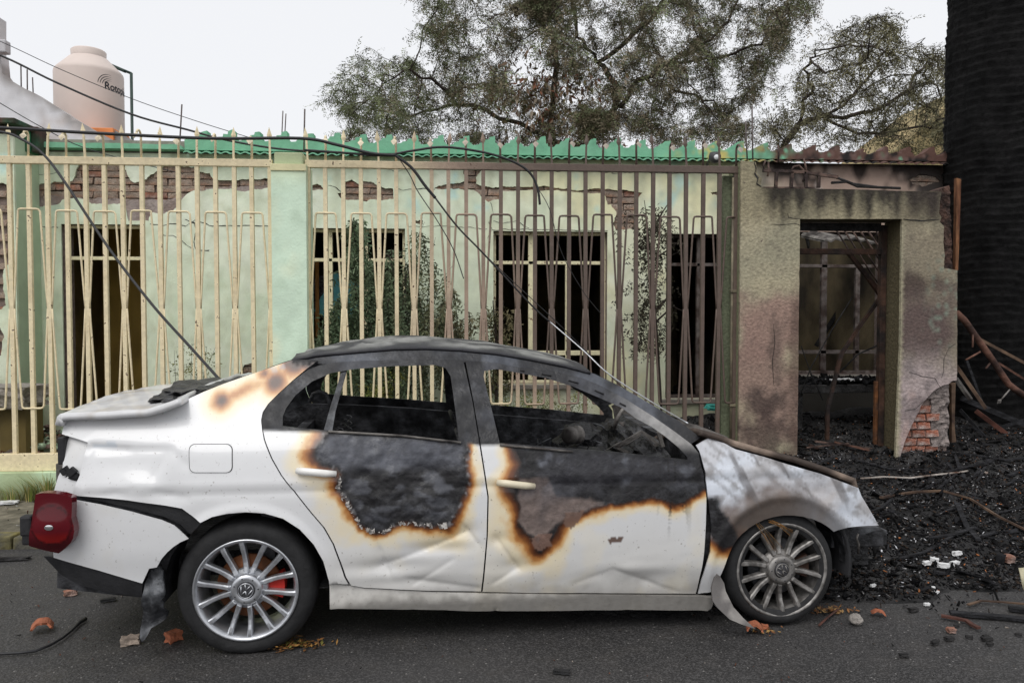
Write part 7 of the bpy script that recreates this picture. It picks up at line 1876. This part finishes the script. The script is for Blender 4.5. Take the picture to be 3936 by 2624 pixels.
# dry straw caught in the front wheel arch
for k, (q0, q1, n_, lab) in enumerate((((960, 690), (1075, 830), 9, 'dry straw hanging over the front wheel spokes'), ((1030, 680), (1140, 745), 12, 'orange straw tuft under the front wheel arch'))):
    random.seed(90 + k); b = MB(); col_ = [lin(150, 104, 50), lin(120, 86, 46), lin(96, 84, 70)]
    for j in range(n_):
        a_ = Vector(carq(C3, q0[0] + random.uniform(-12, 12), q0[1] + random.uniform(-8, 8), .02)); e_ = Vector(carq(C3, q1[0] + random.uniform(-40, 20), q1[1] + random.uniform(-25, 12), -.005)); m_ = a_.lerp(e_, .5) + Vector((0, 0, .006))
        b.tube([a_, m_, e_], [.0016, .0014, .0008], 3, cap=False, col=random.choice(col_))
    o = b.build('straw_bunch', M_LEAF); o.location = CAR_O; o.rotation_euler = (0, 0, CAR_RZ); tag(o, lab, 'straw', kind='stuff')
# planks, strips and pipes
def beam(name, c, pts, Y, w, m, lab, cat, h=None, grp=None, on=False, n=4):
    P = []
    for p in pts:
        yy = p[2] if len(p) > 2 else Y
        if on:
            q = atz(*px(c, p[0], p[1]), .05)
            for _ in range(6): q = atz(*px(c, p[0], p[1]), max(0, hpile(q.x, q.y)) + (.045 if hpile(q.x, q.y) > .02 else .014))
            P.append(q)
        else: P.append(PY(c, p[0], p[1], yy))
    return tag(MB().tube(P, w, n, smooth=n > 4, flat=h).build(name, m), lab, cat, grp)
M_STRIPW = mat('pale_strip', lin(196, 188, 180), .5, metal=.4, var=.35, scale=16, base2=lin(96, 66, 52), mscale=5)
M_STRIPB = mat('brown_strip', lin(104, 84, 68), .7, metal=.3, var=.4, scale=14, base2=lin(56, 42, 36), mscale=4)
M_REDW = mat('red_wood', lin(92, 58, 48), .85, var=.4, scale=16, bump=.5, base2=lin(60, 36, 30))
beam('metal_strip', Z1, [(390,1268),(550,1256),(740,1264),(900,1244),(1100,1222),(1205,1203),(1280,1230)], 0, .013, M_STRIPW, 'pale bent metal strip lying across the black debris', 'metal strip', .4, None, True)
beam('metal_angle', Z2, [(545,212),(650,192),(800,170),(1000,163),(1190,216),(1400,348),(1650,470)], 0, .018, M_STRIPB, 'long brown bent metal angle running to the right edge', 'metal strip', .5, None, True)
beam('charred_board', Z2, [(1050,1052),(1250,1070),(1450,1085),(1640,1105)], 0, .030, M_CHARW, 'charred black board lying along the road edge', 'board', .35, None, True)
beam('charred_board', Z2, [(1480,1020),(1560,1030),(1680,1045)], 0, .030, M_CHARW, 'second charred board behind at the right edge', 'board', .4, None, True)
beam('charred_board', Z2, [(950,760),(1100,770),(1250,800),(1370,835)], 0, .022, M_CHARW, 'charred lath half sunk below the white fragments', 'board', .4, None, True)
beam('wood_splinter', Z2, [(985,1075),(1090,1092),(1170,1110),(1210,1140),(1262,1165)], 0, .016, M_REDW, 'reddish wood splinter in front of the charred board', 'wood', .5, None, True)
beam('wood_splinter', Z2, [(1180,995),(1280,965),(1400,972),(1640,992)], 0, .010, M_STRIPB, 'thin yellowish lath above the charred board', 'wood', .5, None, True)
beam('twig', C3, [(1285,1222),(1330,1180),(1380,1140)], 0, .006, M_REDW, 'reddish twig leaning by the flat tyre', 'twig', None, None, True, 5)
pv = atz(*px(Z2, 1570, 765), .20)
pp_ = MB(); pp_.lathe([(.050, 0), (.056, 0), (.056, .5), (.050, .5), (.046, .49), (.046, .01)], 24, closed=True)
o = pp_.build('plastic_pipe', mat('pvc', lin(214, 206, 176), .5, var=.15, scale=10)); o.location = pv - Vector((0, 0, .03)); o.rotation_euler = (R(78), 0, R(58)); tag(o, 'short cream plastic pipe end at the right edge of the debris', 'pipe')
# fallen rusty pipe and burnt timbers by the palm
YD = 6.95
rp = tag(empty('rusty_post', PY(Z1, 1300, 420, YD)), 'rusty bent fence post leaning against the charred palm', 'post')
def RP(o): o.parent = rp; o.location = -Vector(rp.location); return o
M_RPIPE = mat('rust_pipe', lin(104, 74, 62), .85, metal=.2, var=.5, scale=12, bump=.8, bscale=40, base2=lin(64, 46, 40), mscale=5)
RP(MB().tube([PY(Z1, *q, YD) for q in ((1062,95),(1120,150),(1200,265),(1290,390),(1350,480),(1430,600),(1480,640),(1600,720))], .030, 10).build('tube', M_RPIPE))
for q0, q1 in (((1180, 250), (1178, 340)), ((1232, 372), (1130, 430)), ((1300, 455), (1272, 490))): RP(MB().tube([PY(Z1, *q0, YD - .02), PY(Z1, *q1, YD - .06)], .009, 6).build('stub', M_RPIPE))
sp0 = PY(Z1, 1440, 640, YD - .03); sp1 = PY(Z1, 1385, 705, YD - .05); sp2 = PY(Z1, 1350, 740, YD - .05); RP(MB().tube([sp0, sp1], .007, 6).build('spear_shaft', M_ASHM))
b = MB(); d = (sp2 - sp1); s_ = Vector((d.z, 0, -d.x)).normalized() * .022; mid = sp1.lerp(sp2, .5)
b.add([sp1, mid + s_, sp2, mid - s_, mid + Vector((0, -.006, 0)), mid + Vector((0, .006, 0))], [(0, 4, 1), (1, 4, 2), (2, 4, 3), (3, 4, 0), (0, 1, 5), (1, 2, 5), (2, 3, 5), (3, 0, 5)]); RP(b.build('spear_tip', M_ASHM))
for k, (q0, q1, w, m, lab) in enumerate((((1062, 470), (1272, 775), .020, M_STRIPB, 'long thin brown lath slanting behind the broken pillar'), ((1058, 560), (1165, 712), .022, M_ASHM, 'pale lath close to the broken pillar edge'), ((1238, 288), (1600, 480), .018, M_STRIPB, 'upper brown rail crossing behind the rusty post'),
        ((1100, 700), (1600, 910), .034, M_CHARW, 'thick charred beam sloping to the right edge'), ((1088, 780), (1262, 975), .020, M_CHARW, 'charred lath dipping into the debris'), ((1200, 790), (1420, 955), .028, M_REDW, 'splintered reddish beam end above the debris'), ((1340, 800), (1600, 930), .012, M_STRIPB, 'thin rusty rod near the right edge'),
        ((1360, 450), (1600, 600), .014, M_RPIPE, 'rusty rod under the leaning post'), ((1130, 430), (1240, 730), .018, M_CHARW, 'black lath standing between pillar and post'), ((1300, 930), (1600, 840), .022, M_CHARW, 'charred beam rising to the right edge'))):
    beam('burnt_timber', Z1, [(*q0, 6.9 + .05 * k), (*q1, 6.75 + .05 * k)], 0, w, m, lab, 'timber', None, 'timbers heaped beside the palm')
wb = [PY(C6, x_, y_, YP + .18) for x_, y_ in ((1662, 222), (1682, 228), (1676, 420), (1668, 650), (1655, 650), (1660, 420))]
tag(MB().prism([(p.x, p.z) for p in wb][::-1], YP + .18, YP + .22).build('wooden_plank', mat('split_wood', lin(122, 84, 56), .85, var=.4, scale=10, bump=.5, stretch=(6, 6, 1), base2=lin(86, 52, 34))), 'upright split orange plank behind the broken portal corner', 'plank')
lath = [PY(Z1, x_, y_, YP + .22) for x_, y_ in ((1028, 600), (1058, 590), (1050, 900), (1062, 1010), (1030, 1015), (1030, 800))]
tag(MB().prism([(p.x, p.z) for p in lath][::-1], YP + .22, YP + .26).build('wooden_plank', M_STRIPB), 'short brown plank standing at the foot of the broken pillar', 'plank')
# inside the gate: burnt bench slab, leaning post, collapsed grille, roofing sheet, fallen frame
YI = 7.35
bs = [PY(C6, x_, y_, YI) for x_, y_ in ((905, 1172), (1330, 1150))]
bt = tag(empty('burnt_bench', (bs[0].x, YI, .3)), 'charred slab bench heaped with ash behind the gate opening', 'bench')
for nm, a_, b_, m in (('slab', (bs[0].x, YI, bs[0].z - .10), (bs[1].x + .4, YI + .45, bs[0].z - .02), M_BLACK), ('leg', (bs[0].x + .02, YI + .05, .2), (bs[0].x + .12, YI + .4, bs[0].z - .102), M_BLACK), ('leg', (bs[1].x + .1, YI + .05, .2), (bs[1].x + .2, YI + .4, bs[0].z - .102), M_BLACK)):
    o = MB().box2(a_, b_).build(nm, m, bt, bevel=.008); o.location = -Vector(bt.location)
def reg_slab(): return (random.uniform(bs[0].x, bs[1].x + .3), random.uniform(YI + .02, YI + .42), bs[0].z - .015 + random.uniform(0, .03))
tag(chips('bench_ash', 380, .03, .12, BL, reg_slab, .4), kind='stuff')
for k, (x_, y_) in enumerate(((1080, 1150), (1140, 1160), (1190, 1142))):
    p = PY(C6, x_, y_, YI + .1); o = MB().box((0, 0, 0), (.16, .05, .02), Matrix.Rotation(.3 * k - .2, 3, 'Z'), None, .008).build('pale_shard', M_WFRAG, bevel=.004); o.location = (p.x, YI + .1, bs[0].z + .02); tag(o, ['long cream shard lying on the burnt bench', 'middle cream shard on the burnt bench', 'right-hand cream shard on the burnt bench'][k], 'shard')
beam('bent_post', C6, [(1060, 1435, 6.95), (1062, 1290, 6.95), (1125, 1040, 6.98), (1210, 910, 7.0), (1300, 785, 7.02)], 0, .022, M_RUST, 'bent rusty steel post leaning inside the gate opening', 'post')
beam('burnt_branch', C6, [(925, 1250), (990, 1090), (1080, 930), (1180, 770)], 7.2, .006, M_BLACK, 'thin black branch slanting behind the bent post', 'branch', None, None, False, 5)
beam('burnt_branch', C6, [(1120, 1120), (1200, 1040), (1320, 985)], 7.2, .008, M_BLACK, 'black rod crossing below the bent post', 'branch', None, None, False, 5)
beam('burnt_branch', C6, [(940, 1000), (975, 1100), (1040, 1250)], 7.25, .005, M_BLACK, 'fine black twig at the left of the gate opening', 'branch', None, None, False, 5)
fg = tag(empty('collapsed_grille', PY(C6, 1240, 620, 7.1)), 'row of slanting bars of a collapsed grille inside the gate', 'grille')
def FG(o): o.parent = fg; o.location = -Vector(fg.location); return o
FG(MB().tube([PY(C6, 1160, 570, 7.1), PY(C6, 1330, 785, 7.1)], .026, 4, smooth=False).build('rail', M_RUST))
for k in range(7): FG(MB().tube([PY(C6, 1098 + k * 38, 455 + k * 3, 7.12 + k * .02), PY(C6, 1225 + k * 36, 665 - k * 6, 7.12 + k * .02), PY(C6, 1300 + k * 30, 770 - k * 14, 7.12 + k * .02)], .0085, 5).build('bar', M_BIRON))
V = []; n = 26; sh0 = [PY(C6, 1045, 512, 7.25), PY(C6, 1335, 540, 7.25)]
for i in range(n + 1):
    t = i / n; p = sh0[0].lerp(sh0[1], t) + Vector((0, 0, .05 * math.sin(t * math.pi) + .012 * math.sin(t * 40)))
    V += [p, p + Vector((0, .5, .10 + .03 * math.sin(t * 9))), p - Vector((0, 0, .018)), p + Vector((0, .5, .08 + .03 * math.sin(t * 9)))]
Fs = []
for i in range(n): k = i * 4; Fs += [(k, k + 4, k + 5, k + 1), (k + 2, k + 3, k + 7, k + 6), (k, k + 2, k + 6, k + 4)]
tag(MB().add(V, Fs).build('roofing_sheet', M_ASHM), 'buckled grey roofing sheet hanging above the gate transom', 'sheet')
ff_ = tag(empty('fallen_frame', PY(Z1, 280, 1080, 6.75)), 'rusty frame lying flat in the ash at the gate threshold', 'frame')
for k, (q0, q1, w) in enumerate((((130, 1085), (500, 1090), .022), ((20, 1030), (140, 1090), .014), ((60, 1005), (470, 1060), .012), ((200, 1010), (500, 1085), .010), ((0, 1050), (300, 1020), .008))):
    o = MB().tube([PY(Z1, *q0, 6.7 - .02 * k), PY(Z1, *q1, 6.72 - .02 * k)], w, 4, smooth=False).build('rail', M_RPIPE if k % 2 else M_BIRON, ff_); o.location = -Vector(ff_.location)
# junk seen through the middle window
c0 = PY(C5, 200, 1050, YW + .9)
o = MB().box((0, 0, 0), (.42, .02, .50), Matrix.Rotation(.5, 3, 'Y')).build('turquoise_board', mat('turquoise_board', lin(110, 190, 200), .7, var=.15, scale=6)); o.location = PY(C5, 300, 1075, YW + .8); tag(o, 'tilted turquoise board inside the middle window', 'board')
V = []; n = 40; p0 = PY(C5, 132, 1060, YW + 1.0)
for i in range(n + 1):
    for zz_ in (0, .5): V.append((p0.x + .012 * math.sin(i * 1.3) + zz_ * .5 * 1.0, p0.y + .02 * math.sin(i * 1.57), p0.z - .25 + i * .0125))
tag(MB().add(V, [(i * 2, i * 2 + 1, i * 2 + 3, i * 2 + 2) for i in range(n)]).build('corrugated_sheet', mat('zinc', lin(150, 144, 150), .5, metal=.4, var=.3, scale=8)), 'grey corrugated sheet leaning inside the middle window', 'sheet')
o = MB().box2((-.02, 0, -.4), (.02, .03, .45)).build('wooden_post', mat('pine', lin(176, 122, 70), .8, var=.3, scale=8)); o.location = PY(C5, 170, 1080, YW + .75); tag(o, 'upright pine batten inside the middle window', 'batten')
# broken concrete slab and pot rim behind the fence at far left
p0 = PY(Z3, 60, 480, 7.3)
o = frag('concrete_slab', Z3, 60, 480, (1.0, .5, .20), M_STONE, 'broken concrete slab propped behind the cream fence at far left', 'slab', 'chunk', 0, 81, 0); o.location = (p0.x - .25, 7.35, p0.z - .12)
o = MB().box2((-.4, 0, 0), (.38, .3, p0.z - .15)).build('block_pier', M_INNER); o.location = (p0.x - .2, 7.25, .14); tag(o, 'ochre block pier under the broken slab at far left', 'pier')
c0 = PY(Z5, 2250, 490, 7.1); o = frag('turquoise_cloth', Z5, 2250, 500, (.22, .15, .05), mat('turquoise_cloth', lin(70, 170, 160), .8, var=.3, scale=10), 'crumpled turquoise cloth on the ground behind the last fence bars', 'cloth', 'chunk', 0, 83, .3); o.location = (c0.x, 7.1, c0.z - .02)
